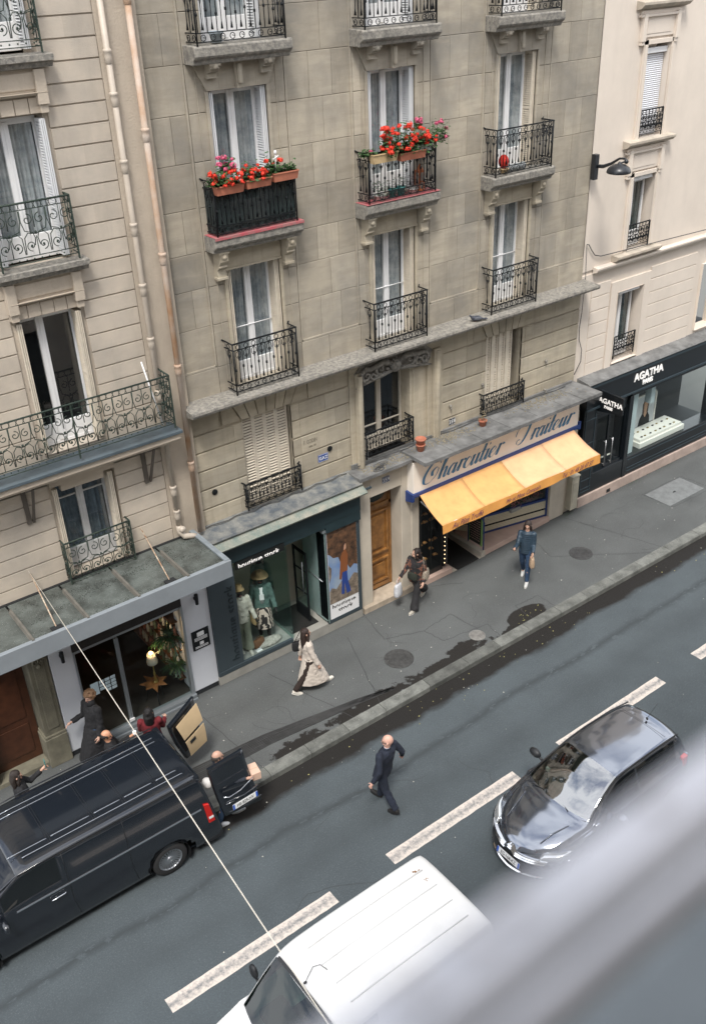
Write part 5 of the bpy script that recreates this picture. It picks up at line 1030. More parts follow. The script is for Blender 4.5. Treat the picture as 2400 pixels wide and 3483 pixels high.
# ---------------------------------------------------------------- black panel van
V1=thing('delivery_van','long black panel van parked half on the pavement with both rear doors open','van',(-.42,-2.685,-.15))
M_vb=mat('black_van_paint',(.010,.013,.018),rough=.13,coat=.6,spec=.7)
def pv(s,t):
    w,h,e=t; b=min(1.07,h-.02); b2=h-.07
    return [(w*.80,.16),(w*.97,.24),(w,.45),(w*1.0,.75),(w*.985,b-.04),(w*.978,b),(w*.975,b+.02),(w*.955,b+(b2-b)*.35),(w*.915,b+(b2-b)*.75),(e+.035,b2),(e,h-.035),(e-.06,h-.012),(e*.6,h+.005),(0,h+.015)]
tabv=[(0,.66,.72,.5),(.12,.82,.88,.66),(.35,.89,.98,.76),(.8,.905,1.09,.80),(1.05,.905,1.17,.80),(1.5,.905,1.48,.78),(1.95,.905,1.70,.765),(2.4,.905,1.745,.765),(3.2,.905,1.755,.765),(4.6,.905,1.755,.765),(5.02,.90,1.745,.76),(5.10,.89,1.73,.75)]
def clv(x,y,z,j,s):
    if s>1.08 and s<1.88 and j>9.9: return 'windscreen'
    if 1.55<s<2.52 and 6.4<j<8.9 and abs(y)>.5: return 'side_window+' if y>0 else 'side_window-'
    return 'body'
sh=shell(5.10,tabv,pv,lambda s,v:(.30*abs(v)**2.2*max(0,1-s/1.9) + (.0)),clv,arches=(.95,4.32),ar=.375,skip='r')
# rear end leans back towards the bumper
for k in sh: sh[k].v=[(x+(.27*(1-min(1,max(0,(z-.35)/1.35))) if x>4.9 else (.27*(1-min(1,max(0,(z-.35)/1.35)))*max(0,(x-4.5)/.4) if x>4.5 else 0)),y,z) for x,y,z in sh[k].v]
vb=obj('body',sh['body'],M_vb,V1); vb.modifiers.new('s','SOLIDIFY').thickness=.02
obj('windscreen',sh['windscreen'],G_cardk,V1); [obj('side_window',sh['side_window'+q_],mat('tinted_window',(.006,.008,.009),rough=.06,coat=.5),V1) for q_ in '+-']
w=MB(); w.box(2.75,2.8,-.75,.75,.45,1.66); w.box(2.8,5.15,-.79,.79,.42,.45); w.box(2.8,5.0,-.80,-.79,.45,1.3); w.box(2.8,5.0,.79,.80,.45,1.3); obj('cargo_lining',w,mat('cargo_plywood',(.18,.14,.09),rough=.8),V1)
w=MB()
for s in (-1,1):
    for x in (.95,4.32): w.box(x-.36,x+.36,s*.5-.02,s*.5+.02,.1,.72); w.rings([[(x+.385*math.cos(t*PI/20),yy*s,.32+.385*math.sin(t*PI/20)) for t in range(-3,24)] for yy in (.55,.905,.918,.90)],False,closed=False)
obj('wheel_arch_liner',w,M_trim,V1)
for x in (.95,4.32):
    for s in (-1,1): wheel(V1,x,s*.80,s)
for s in (-1,1):
    w=MB(); w.box(1.75,5.02,s*.893-.006,s*.893+.010*1,1.065,1.09) if s>0 else w.box(1.75,5.02,-.903,-.886,1.065,1.09); obj('chrome_strip',w,M_chrome,V1)
    w=MB()
    for x in (2.62,2.60+1.06): w.tube([(x+.06,s*.913,.3),(x,s*.912,.7),(x,s*.897,1.07),(x,s*.86,1.4),(x,s*.80,1.69)],.004,4)
    obj('door_gap',w,M_trim,V1)
    w=MB(); w.tube([(2.28,s*.915,.96),(2.3,s*.945,.965),(2.5,s*.945,.975),(2.53,s*.915,.98)],.012,6); w.tube([(2.28,s*.915,.93),(2.52,s*.918,.945)],.006,4); obj('door_handle',w,M_chrome,V1)
    w=MB(); w.ball((1.52,s*1.03,1.06),(.06,.12,.09),12,8); w.tube([(1.55,s*.9,1.02),(1.55,s*1.0,1.04)],.025,6); obj('wing_mirror',w,M_vb,V1)
    w=MB(); w.tube([(1.25,s*.70,1.30),(1.9,s*.79,1.70),(2.6,s*.80,1.735),(5.0,s*.79,1.735)],.012,6); obj('roof_gutter',w,M_vb,V1)
    w=MB(); w.prism([(5.12,.68),(5.25,.68),(5.17,1.12),(5.07,1.16)] if s<0 else [(5.12,.5),(5.42,.5),(5.30,1.10),(5.12,1.14)],s*(.80 if s<0 else .72),s*.915,'y'); obj('tail_lamp',w,M_red,V1,bevel=.012); obj('reverse_lamp',MB().box(5.13,5.22,min(s*.86,s*.92),max(s*.86,s*.92),.78,.83),M_white,V1)
M_rib2=mat('roof_groove_highlight',(.35,.38,.42),rough=.2,metal=.6)
w=MB(); zz=1.762
for y in (.53,.42): w.tube([(2.1,y,zz-.01),(2.3,y,zz),(4.9,y,zz)],.0075,6)
for y,segs in ((-.44,((1.9,2.55),(2.62,3.28),(3.36,3.82),(3.9,4.4),(4.48,4.86))),(-.57,((2.1,4.92),))):
    for a,b in segs: w.tube([(a,y,zz-.004),(a+.04,y,zz+.001),(b-.04,y,zz+.001),(b,y,zz-.004)],.0075,6)
obj('roof_ribs',w,M_rib2,V1)
w=MB()
for x in (2.55,3.3,3.84,4.44): 
    for d_ in (0,.04): w.tube([(x+d_,y/10,1.772-.000-.012*(abs(y)/6)**2) for y in range(-6,7)],.003,4)
obj('roof_seams',w,M_trim,V1)
w=MB(); w.box(4.98,5.38,-.88,.88,.18,.44); obj('rear_bumper',w,M_trim,V1,bevel=.03); w=MB(); w.box(-.03,.2,-.6,.6,.25,.5); obj('front_bumper',w,M_trim,V1,bevel=.03)
w=MB(); w.box(5.02,5.12,-.78,.78,1.66,1.72); obj('door_header',w,M_vb,V1)
# rear doors (skew panels), in van coordinates
def vdoor(name,A,B_,Cc,D,th,m,par):   # top hinge, top free, bottom free, bottom hinge
    A,B_,Cc,D=[Vector(p) for p in (A,B_,Cc,D)]; nrm=(B_-A).cross(D-A).normalized()*th; n=8; F=[]; Bk=[]
    for i in range(n+1):
        for j in range(n+1):
            u,v=i/n,j/n; p=(A*(1-u)+B_*u)*(1-v)+(D*(1-u)+Cc*u)*v; bul=nrm.normalized()*(-.06*(1-(2*v-1)**2))*(1 if th<0 else -1)
            F.append(p+bul); Bk.append(p+bul+nrm)
    w=MB(); k=(n+1)**2; w.v=[tuple(q) for q in F+Bk]; fs=[]
    for i in range(n):
        for j in range(n): a=i*(n+1)+j; fs.append((a,a+1,a+n+2,a+n+1)); fs.append((k+a,k+a+n+1,k+a+n+2,k+a+1))
    ed=[(i*(n+1)) for i in range(n+1)]+[n*(n+1)+j for j in range(1,n+1)]+[i*(n+1)+n for i in range(n-1,-1,-1)]+[j for j in range(n-1,0,-1)]
    for a,b in zip(ed,ed[1:]+ed[:1]): fs.append((a,b,k+b,k+a))
    w.f=fs; w.t=[.5]*len(fs); w.sm=[True]*(2*n*n)+[False]*(len(fs)-2*n*n); return obj(name,w,m,par)
ox,oy,oz=.42,2.685,.15
def loc_(x,y,z): return (x+ox,y+oy,z+oz)
d1=vdoor('rear_door',loc_(4.88,-3.47,1.60),loc_(5.60,-3.42,1.60),loc_(5.76,-3.62,.42),loc_(5.04,-3.55,.42),.05,M_vb,V1)
w=MB(); w.tube([loc_(5.03,-3.62,.97),loc_(5.12,-3.65,.93),loc_(5.35,-3.655,.96),loc_(5.66,-3.60,1.04)],.008,5); w.tube([loc_(5.05,-3.63,.78),loc_(5.2,-3.66,.80)],.007,4); obj('chrome_strip',w,M_chrome,d1)
w=MB(); w.tube([loc_(5.08,-3.63,.57),loc_(5.4,-3.68,.58),loc_(5.74,-3.67,.60)],.012,5); w.tube([loc_(5.06,-3.63,.83),loc_(5.4,-3.68,.83),loc_(5.70,-3.65,.85)],.02,5); obj('door_crease',w,M_vb,d1)
plate_eu(d1,'HE-829-NV',loc_(5.40,-3.69,.70),(R(-6),0,R(2)))
d2=vdoor('rear_door',loc_(4.90,-1.98,1.50),loc_(5.62,-1.63,1.58),loc_(5.70,-1.70,.44),loc_(5.20,-1.86,.42),.05,M_vb,V1)
M_ply=mat('tan_plywood',(.62,.46,.27),rough=.7,var=.08,vs=4)
def dpt(u,v,off=-.035):
    A,B_,Cc,D=[Vector(loc_(*p)) for p in ((4.90,-1.98,1.50),(5.62,-1.63,1.58),(5.70,-1.70,.44),(5.20,-1.86,.42))]; p=(A*(1-u)+B_*u)*(1-v)+(D*(1-u)+Cc*u)*v; nr=(B_-A).cross(D-A).normalized(); 
    return p+nr*(.065*(1-(2*v-1)**2)+.0)*1+nr*.0
def panel(u0,u1,v0,v1,name,m,par,off,cut=0):
    A,B_,Cc,D=[Vector(loc_(*p)) for p in ((4.90,-1.98,1.50),(5.62,-1.63,1.58),(5.70,-1.70,.44),(5.20,-1.86,.42))]; nr=(B_-A).cross(D-A).normalized(); 
    if nr.y>0: nr=-nr
    V=[]; n=6
    for i in range(n+1):
        for j in range(n+1):
            u=u0+(u1-u0)*i/n; v=v0+(v1-v0)*j/n; p=(A*(1-u)+B_*u)*(1-v)+(D*(1-u)+Cc*u)*v; V.append(p+nr*(off+.06*(1-(2*v-1)**2)))
    w=MB(); w.add(V,[(i*(n+1)+j,i*(n+1)+j+1,(i+1)*(n+1)+j+1,(i+1)*(n+1)+j) for i in range(n) for j in range(n)]); o=obj(name,w,m,par); s=o.modifiers.new('s','SOLIDIFY'); s.thickness=.008; return o
panel(.10,.93,.07,.44,'plywood_panel',M_ply,d2,.065); lp=panel(.10,.93,.50,.93,'plywood_panel',M_ply,d2,.065); panel(.24,.48,.56,.63,'handle_recess',M_trim,lp,.076)
# ---------------------------------------------------------------- grey hatchback
V2=thing('parked_car','metallic grey hatchback with chrome chevron grille, clouds mirrored in its roof and windscreen','car',(8.44,-7.22,-.15))
M_cg2=mat('metallic_grey_paint',(.205,.225,.265),rough=.12,metal=.88,coat=1,spec=.8)
tabc=[(0,.60,.56,.42),(.05,.70,.66,.50),(.16,.79,.76,.58),(.42,.84,.87,.66),(.7,.855,.945,.70),(.98,.86,1.0,.72),(1.3,.86,1.20,.66),(1.62,.86,1.36,.60),(1.92,.86,1.46,.565),(2.4,.86,1.495,.57),(3.1,.855,1.48,.565),(3.55,.84,1.43,.55),(3.72,.83,1.34,.56),(3.9,.80,1.08,.62),(4.02,.74,.86,.6),(4.06,.68,.7,.5)]
def pc(s,t):
    w,h,e=t; b=min(.93+.02*s,h-.05); 
    if s<1.0: b=h-.10
    g=h-.045
    return [(w*.84,.17),(w*.97,.27),(w*.995,.45),(w,.62),(w*.975,b-.10),(w*.955,b-.0),(w*.94,b+.015),(w*.90+(e-w*.9)*.35,b+.015+(g-b-.015)*.4),(e+.035+(w*.9-e)*.12,b+.015+(g-b-.015)*.85),(e+.02,g),(e-.02,h-.012),(e*.72,h+.006),(e*.38,h+.018),(0,h+.022)]
def cc_(x,y,z,j,s):
    if 1.02<s<1.90 and j>9.2: return 'windscreen'
    if 1.35<s<3.5 and 6.1<j<8.6 and abs(s-2.35)>.03: return 'side_window+' if y>0 else 'side_window-'
    if 3.60<s<3.86 and j>9.2: return 'rear_window'
    return 'body'
sh=shell(4.06,tabc,pc,lambda s,v:abs(v)**2.3*(.42*max(0,1-s/2.0)**.8 if s<2.0 else -.22*max(0,(s-2.6)/1.4)),cc_,step=.035,arches=(.80,3.28),ar=.345)
cb=obj('body',sh['body'],M_cg2,V2)
wsn=obj('windscreen',sh['windscreen'],G_car,V2); [obj('side_window',sh['side_window'+q_],mat('tinted_window',(.006,.008,.009)),V2) for q_ in '+-']; obj('rear_window',sh['rear_window'],mat('tinted_window',(.006,.008,.009)),V2)
w=MB()
for s in (-1,1):
    for x in (.80,3.28): w.box(x-.34,x+.34,s*.5-.02,s*.5+.02,.1,.68); w.rings([[(x+.355*math.cos(t*PI/20),yy*s,.32+.355*math.sin(t*PI/20)) for t in range(-3,24)] for yy in (.52,.852,.862,.85)],False,closed=False)
w.box(-.0,.1,-.3,.3,.2,.3); obj('wheel_arch_liner',w,M_trim,V2)
for x in (.80,3.28):
    for s in (-1,1): wheel(V2,x,s*.75,s,r=.315,spokes=8)
# interior: dashboard, seats, driver shapes
w=MB(); w.box(1.35,1.75,-.62,.62,.72,.93); w.box(1.3,3.4,-.66,.66,.25,.4); obj('dashboard',w,mat('dark_dash',(.03,.045,.04),rough=.7),V2,bevel=.04)
for s in (-1,1): w=MB(); w.box(2.15,2.30,s*.34-.22,s*.34+.22,.5,1.12); w.box(1.75,2.2,s*.34-.22,s*.34+.22,.45,.6); w.box(2.2,2.28,s*.34-.12,s*.34+.12,1.14,1.32); obj('seat',w,mat('seat_cloth',(.10,.11,.11),rough=.9),V2,bevel=.05)
obj('steering_wheel',MB().tube([(1.80+.06*math.cos(R(a)),-.34+.18*math.sin(R(a)),.92+.14*math.cos(R(a))) for a in range(0,360,24)],.014,6,closed=True),M_trim,V2)
w=MB(); w.box(1.75,1.80,-.1,.1,1.30,1.36); obj('rear_view_mirror',w,M_trim,V2,bevel=.01); obj('windscreen_sticker',MB().box(1.46,1.50,.52,.60,1.0,1.07),M_white,V2)
def nose(y,dz=0,s0=0.0,out=.0):
    v=abs(y)/.8; return (s0-out+.42*v**2.3+ (.10 if v>.9 else 0)*(v-.9)*10*.5,y)
def strip(z0,z1,y0,y1,out,m,name,par,n=24,tw=.02,dzf=None):
    V=[]; 
    for i in range(n+1):
        y=y0+(y1-y0)*i/n; x,_=nose(y,out=out); dz=dzf(y) if dzf else 0
        V+=[(x-.0,y,z0+dz),(x+tw,y,z1+dz),(x+tw+.06,y,z1+dz),(x+tw+.06,y,z0+dz)]
    w=MB(); w.add(V,[(4*i+a,4*(i+1)+a,4*(i+1)+(a+1)%4,4*i+(a+1)%4) for i in range(n) for a in range(4)]+[(0,1,2,3),(4*n+3,4*n+2,4*n+1,4*n)],.5,False); return obj(name,w,m,par)
ba=lambda y:.05*abs(y)/.6
strip(.22,.46,-.66,.66,.03,M_trim,'front_bumper_grille',V2)
g1=strip(.585,.605,-.62,.62,.035,M_chrome,'chrome_grille_bar',V2,dzf=lambda y:(.085 if abs(y)<.04 else max(0,.085-(abs(y)-.04)*1.1) if abs(y)<.12 else 0)+.06*abs(y),n=60)
g2=strip(.535,.555,-.60,.60,.04,M_chrome,'chrome_grille_bar',V2,dzf=lambda y:(.085 if abs(y)<.04 else max(0,.085-(abs(y)-.04)*1.1) if abs(y)<.12 else 0)+.06*abs(y),n=60)
strip(.50,.60,-.60,.60,.022,M_trim,'upper_grille',V2,dzf=lambda y:.06*abs(y))
strip(.20,.222,-.6,.6,.05,M_chrome,'lower_chrome_lip',V2,dzf=lambda y:.12*abs(y))
plate_eu(V2,'EG-168-KZ',(-.035,0,.40),(R(-12),0,-PI/2))
for s in (-1,1):
    V=[];n=8
    for i in range(n+1):
        y=s*(.50+.30*i/n); x,_=nose(y,out=.012); 
        V+=[(x-.0,y,.58+.04*i/n),(x+.05,y,.68+.06*i/n),(x+.16,y*.985,.745+.055*i/n),(x+.12,y*.98,.6)]
    w=MB(); w.add(V,[(4*i+a,4*(i+1)+a,4*(i+1)+(a+1)%4,4*i+(a+1)%4) for i in range(n) for a in range(4)]+[(0,1,2,3),(4*n+3,4*n+2,4*n+1,4*n)],.5,True); obj('headlight',w,mat('headlight_glass',(.55,.57,.58),rough=.08,metal=.7,coat=1),V2)
    w=MB(); w.ball((1.62,s*1.00,1.02),(.07,.13,.085),14,8); obj('wing_mirror',w,M_trim if s>0 else M_cg2,V2); obj('mirror_arm',MB().tube([(1.62,s*.80,.96),(1.62,s*.92,1.0)],.025,6),M_trim,V2)
    w=MB(); w.tube([(1.12,s*.70,1.03),(1.5,s*.62,1.29),(1.95,s*.575,1.455),(2.4,s*.575,1.485),(3.1,s*.57,1.475),(3.6,s*.55,1.42)],.012,6); obj('roof_trim',w,M_trim,V2)
    w=MB()
    for x in (1.45,2.35,3.2): w.tube([(x,s*.865,.35),(x,s*.866,.6),(x,s*.845,.93)],.003,4)
    obj('door_gap',w,M_trim,V2)
    w=MB(); w.tube([(.30,s*.38,.835),(.55,s*.42,.93),(.85,s*.50,.975)],.007,6); obj('bonnet_crease',w,M_cg2,V2)
    w=MB(); w.tube([(1.02,.0+s*.42+.1,1.03),(1.10,s*.1,1.06),(1.13,s*.05-.25*s,1.055)],.009,5); obj('wiper',w,M_trim,V2)
    obj('tail_lamp',MB().box(3.50,3.64,min(s*.72,s*.815),max(s*.72,s*.815),.86,1.08),M_red,V2,bevel=.02)
w=MB(); V=[]; n=20
for i in range(n+1):
    y=-.70+1.4*i/n; x=1.0+.42*(abs(y)/.86)**2.3*.57; V+=[(x-.015,y,1.018-.10*(abs(y)/.8)**2*.3),(x+.07,y,1.045-.10*(abs(y)/.8)**2*.3)]
w.add(V,[(2*i,2*i+1,2*i+3,2*i+2) for i in range(n)],.5,True); obj('cowl_panel',w,M_trim,V2)
w=MB(); w.tube([(3.42,-.02,1.50),(3.40,-.02,1.54)],.02,8); w.tube([(3.41,-.02,1.53),(3.75,.02,1.68)],.004,4); obj('aerial',w,M_trim,V2)
obj('roof_joint',MB().tube([(3.30,y/20*1.0,1.503-.012*(y/10)**2) for y in range(-10,11)],.003,4),M_trim,V2)
# ---------------------------------------------------------------- white van
V3=thing('delivery_van','white compact delivery van with a plain dirty roof passing at the bottom of the view','van',(2.15,-7.87,-.15))
M_vw=mat('white_van_paint',(.72,.72,.71),rough=.3,coat=.3,var=.10,vs=1.5,streak=.12)
def pw(s,t):
    w,h,e=t; b=min(1.08,h-.03); b2=h-.06
    return [(w*.82,.17),(w*.97,.26),(w,.45),(w,.75),(w*.985,b-.04),(w*.978,b),(w*.972,b+.02),(w*.955,b+(b2-b)*.35),(w*.93,b+(b2-b)*.75),(e+.03,b2),(e,h-.025),(e-.05,h-.008),(e*.6,h+.01),(0,h+.016)]
tabw=[(0,.60,.62,.45),(.1,.76,.80,.6),(.35,.86,.93,.70),(.85,.885,1.06,.76),(1.0,.885,1.12,.77),(1.4,.885,1.45,.77),(1.78,.885,1.72,.765),(2.1,.885,1.80,.765),(3.2,.885,1.815,.765),(4.2,.885,1.80,.765),(4.38,.88,1.78,.755),(4.43,.87,1.72,.74)]
def cw(x,y,z,j,s):
    if 1.03<s<1.74 and j>9.9: return 'windscreen'
    if 1.45<s<2.3 and 6.4<j<8.9: return 'side_window+' if y>0 else 'side_window-'
    return 'body'
sh=shell(4.43,tabw,pw,lambda s,v:.32*abs(v)**2.2*max(0,1-s/1.9),cw,arches=(.85,3.6),ar=.36)
obj('body',sh['body'],M_vw,V3); obj('windscreen',sh['windscreen'],G_van,V3); [obj('side_window',sh['side_window'+q_],MATS['tinted_window'],V3) for q_ in '+-']
w=MB()
for s in (-1,1):
    for x in (.85,3.6): w.box(x-.34,x+.34,s*.5-.02,s*.5+.02,.1,.7); w.rings([[(x+.37*math.cos(t*PI/20),yy*s,.32+.37*math.sin(t*PI/20)) for t in range(-3,24)] for yy in (.52,.882,.892,.88)],False,closed=False)
obj('wheel_arch_liner',w,M_trim,V3)
for x in (.85,3.6):
    for s in (-1,1): wheel(V3,x,s*.78,s,r=.32,spokes=7)
for s in (-1,1): obj('wing_mirror',MB().ball((1.50,s*1.06,1.20),(.05,.10,.13),12,8).tube([(1.5,s*.88,1.05),(1.5,s*1.0,1.1)],.02,6),M_trim,V3)
w=MB()
for y in (-.5,-.17,.17,.5): w.tube([(2.1,y,1.810),(2.3,y,1.824),(4.1,y,1.821),(4.2,y,1.808)],.011,6)
obj('roof_ribs',w,mat('van_rib_grey',(.56,.56,.56),rough=.4),V3)
w=MB(); V=[]
for i in range(21): y=-.72+1.44*i/20; V+=[(1.715+.005,y,1.70-.03*(abs(y)/.72)**4),(1.76,y,1.735-.03*(abs(y)/.72)**4)]
w.add([(a,b,c+.012) for a,b,c in V],[(2*i,2*i+1,2*i+3,2*i+2) for i in range(20)]); obj('windscreen_seal',w,M_trim,V3)
w=MB(); w.box(1.3,1.7,-.66,.66,.8,.98); w.box(1.2,2.2,-.7,.7,.3,.45); w.box(2.2,2.25,-.7,.7,.4,1.5); obj('dashboard',w,MATS['dark_dash'],V3,bevel=.03)
w=MB(); w.ball((1.78,.10,1.815),(.03,.022,.015)); w.tube([(1.78,.10,1.82),(1.98,.20,1.86),(2.08,.17,1.85),(2.12,.06,1.83)],.005,5); obj('aerial',w,M_trim,V3)
w=MB()
for cx_,cy_ in ((4.10,.54),(4.12,.32)):
    for k in range(14): w.ball((cx_+rr.gauss(0,.03),cy_+rr.gauss(0,.02),1.812),(rr.uniform(.005,.02),.008,.003),6,3)
obj('rust_spots',w,mat('rust_spot',(.25,.12,.04),rough=.9),V3)
obj('rear_bumper',MB().box(4.38,4.48,-.82,.82,.3,.5),M_trim,V3,bevel=.02); obj('front_bumper',MB().box(-.03,.2,-.6,.6,.25,.5),M_trim,V3,bevel=.03)
for s in (-1,1): obj('tail_lamp',MB().box(4.36,4.45,min(s*.76,s*.87),max(s*.76,s*.87),.9,1.5),M_red,V3,bevel=.01); obj('headlight',MB().ball((.32,s*.68,.78),(.16,.1,.09),12,8),MATS['headlight_glass'],V3)
# ---------------------------------------------------------------- near window railing, out of focus
NR=thing('window_railing','pale grey metal window railing close to the lens, strongly out of focus','railing',(1,-14.5,12.6),world=True)
M_nr=mat('pale_railing_paint',(.60,.60,.64),rough=.5,var=.3,vs=9,col2=(.46,.47,.51))
w=MB(); w.box(-.9,3.2,-14.527,-14.481,13.20,13.232); obj('top_rail',w,M_nr,NR,bevel=.012)
w=MB(); w.box(-.9,3.2,-14.513,-14.492,13.095,13.13); obj('lower_bar',w,M_nr,NR,bevel=.008)
for x in (.195,.238,.268,.39,.72,1.1,1.5,1.9,2.3): obj('glint_knob',MB().ball((x,-14.497,13.238),(.008,.008,.005),8,6),mat('knob_glint',(.62,.61,.63),rough=.3),NR)  # pale knobs, their colour standing in for blurred glints on the rail
w=MB(); w.box(-.9,3.2,-15.3,-14.455,12.92,12.95); obj('metal_sill',w,mat('sill_paint',(.15,.175,.19),rough=.5,var=.2,vs=9),NR,bevel=.01)
w=MB()
for x in (-.9,3.17): w.box(x,x+.03,-15.3,-14.48,13.20,13.23); w.box(x,x+.03,-14.515,-14.49,12.95,13.2)
obj('end_bracket',w,M_nr,NR)
CW=single('overhead_wire',MB().tube([(3.72,.29,4.28),(2.94,-9.0,4.70),(2.411,-15.3,4.985)],.006,6),mat('pale_wire',(.75,.70,.6),rough=.5),'thin pale wire stretched diagonally across the street above the black van','wire')
# ================================================================ people
def ering(c,rx,ry,n=18,yaw=0,pitch=0):
    M=Matrix.Rotation(yaw,3,'Z')@Matrix.Rotation(pitch,3,'Y'); return [tuple(Vector(c)+M@Vector((rx*math.cos(2*PI*i/n),ry*math.sin(2*PI*i/n),0))) for i in range(n)]
def soft(name,mb,m,par,vox=.012,smooth=6,disp=0,dsize=.09):
    o=obj(name,mb,m,par); r=o.modifiers.new('remesh','REMESH'); r.mode='VOXEL'; r.voxel_size=vox; r.use_smooth_shade=True
    s=o.modifiers.new('smooth','SMOOTH'); s.iterations=smooth; s.factor=.5
    if disp:
        t=bpy.data.textures.get('folds%.2f'%dsize) or bpy.data.textures.new('folds%.2f'%dsize,'CLOUDS'); t.noise_scale=dsize; t.noise_depth=2; d=o.modifiers.new('folds','DISPLACE'); d.texture=t; d.strength=disp; d.mid_level=.5
    return o
def person(loc,yaw,label,H=1.68,lean=4,th=(22,-22),kn=(5,30),sh=(-18,18),ab=(8,8),el=(20,20),hy=0,hp=0,skin=(.55,.33,.24),top=None,bottom=None,shoes=(.6,.58,.54),hair=None,hairc=(.03,.018,.012),topk='jacket',botk='straight',name='person',cat='person',slim=1,neck=(0,0),stoop=0,group=None):
    t=thing(name,label,cat,loc,R(yaw),group); k=H/1.70; D=Vector
    hip=D((0,0,.90*k)); J={}
    def rot(v,a): return Matrix.Rotation(-a,3,'Y')@v      # positive a: swing forward (+x)
    feet=[]
    for i,s in enumerate((1,-1)):
        h=hip+D((0,s*.085*k,0)); kne=h+rot(D((0,0,-.42*k)),R(th[i])); an=kne+rot(D((0,0,-.41*k)),R(th[i]-kn[i])); J[i]=(h,kne,an,R(th[i]-kn[i])); feet.append(an.z-.07*k)
    dz=-min(feet); 
    for i in (0,1): J[i]=tuple(v+D((0,0,dz)) for v in J[i][:3])+(J[i][3],)
    hip=hip+D((0,0,dz)); up=rot(D((0,0,1)),R(lean)); spine=lambda f:hip+up*f*k+D((stoop*f*f,0,0))
    neckb=spine(.50); sc=spine(.46); head=neckb+rot(D((.02,0,.17*k)),R(lean+hp*.4)); A={}
    for i,s in enumerate((1,-1)):
        p=sc+D((0,s*.175*k*slim,0)); d=Matrix.Rotation(s*R(ab[i]),3,'X')@D((0,0,-1)); u=rot(d,R(sh[i]))*.285*k; e=p+u; f=rot(d,R(sh[i]+el[i]))*.25*k; wst=e+f; A[i]=(p,e,wst,f.normalized())
    M_s=mat('skin_%.2f_%.2f'%(skin[0],skin[1]),skin,rough=.55,var=.08,vs=20)
    b=MB(); HM=Matrix.Rotation(R(hy),3,'Z')@Matrix.Rotation(R(hp),3,'Y')
    hd=lambda x,y,z:tuple(head+HM@(D((x,y,z))*k))
    # head: skull, jaw, nose, brows, ears
    for c,r in (((-.012,0,.025),(.092,.074,.098)),((.018,0,-.045),(.062,.055,.075)),((.035,0,-.085),(.035,.035,.03))):
        q=MB().ball((0,0,0),tuple(v*k for v in r),14,10); b.add([tuple(Vector(v)@HM.transposed()+D(hd(*c))) for v in q.v],q.f,.5,True)
    b.tube([hd(.075,0,.02),hd(.10,0,-.018),hd(.085,0,-.03)],[.008*k,.014*k,.012*k],6)
    b.tube([hd(.076,.035,.03),hd(.082,0,.026),hd(.076,-.035,.03)],[.01*k]*3,6); b.tube([hd(.078,.018,-.058),hd(.086,0,-.058),hd(.078,-.018,-.058)],[.008*k]*3,6)
    for s in (1,-1): b.tube([hd(-.005,s*.074,.015),hd(-.012,s*.086,.0),hd(-.002,s*.078,-.025)],[.012*k,.013*k,.009*k],6)
    b.tube([tuple(neckb-up*.04),tuple(neckb+up*.05*k),hd(-.015,0,-.04)],[.062*k,.052*k,.052*k],10)
    b.rings([ering(spine(f),rx*k,ry*k*slim,16) for f,rx,ry in ((-.06,.09,.13),(.05,.10,.15),(.2,.085,.125),(.35,.1,.15),(.44,.09,.165),(.49,.06,.09))])
    for i,s in enumerate((1,-1)):
        h,kn_,an,fa=J[i]; b.tube([h,h*.5+kn_*.5,kn_,kn_*.6+an*.4,an],[.085*k,.075*k,.054*k,.053*k,.036*k],10)
        ft=rot(D((1,0,0)),fa*.8); b.tube([an-ft*.03,an+D((0,0,-.035*k))+ft*.06,an+D((0,0,-.05*k))+ft*.17],[.035*k,.035*k,.02*k],8)
        p,e,wst,fd=A[i]; b.tube([p,p*.5+e*.5,e,e*.5+wst*.5,wst],[.052*k,.045*k,.038*k,.034*k,.024*k],8)
        side=fd.cross(D((1,0,0.01))).normalized() if abs(fd.x)<.9 else D((0,1,0)); side=side*(1 if side.y*s>0 else -1); nrm=fd.cross(side)
        pm=wst+fd*.045*k; b.tube([wst,pm,wst+fd*.085*k],[.022*k,.028*k,.026*k],8,flat=1)
        wid=D((1,0,0))-fd*fd.x; wid=wid.normalized() if wid.length>.1 else D((0,0,1)); inw=fd.cross(wid)*(1)
        inw=inw if inw.y*s<0 else -inw
        for q,(o_,ln) in enumerate(((.030,.066),(.011,.076),(-.009,.072),(-.028,.056))):
            b0=wst+fd*.082*k+wid*o_*k; m1=b0+fd*ln*.45*k+inw*.008*k; m2=m1+fd*ln*.3*k+inw*.018*k; m3=m2+fd*ln*.15*k+inw*.02*k; b.tube([b0,m1,m2,m3],[.0095*k,.009*k,.008*k,.006*k],6)
        b0=wst+fd*.035*k+wid*.024*k; b.tube([b0,b0+(fd*.5+wid*.7)*.035*k+inw*.008,b0+(fd*.9+wid*.75)*.06*k+inw*.016],[.011*k,.0095*k,.007*k],6)
    body=soft('body',b,M_s,t,.0075,3)
    ek=mat('eye_dark',(.02,.015,.012),rough=.2)
    for s in (1,-1): obj('eye',MB().ball(hd(.070,s*.030,.010),(.010*k,.014*k,.008*k),8,6),ek,body)
    obj('lips',MB().tube([hd(.083,.022,-.057),hd(.090,0,-.056),hd(.083,-.022,-.057)],.0045*k,6),mat('lips',(.42,.15,.13),rough=.5),body)
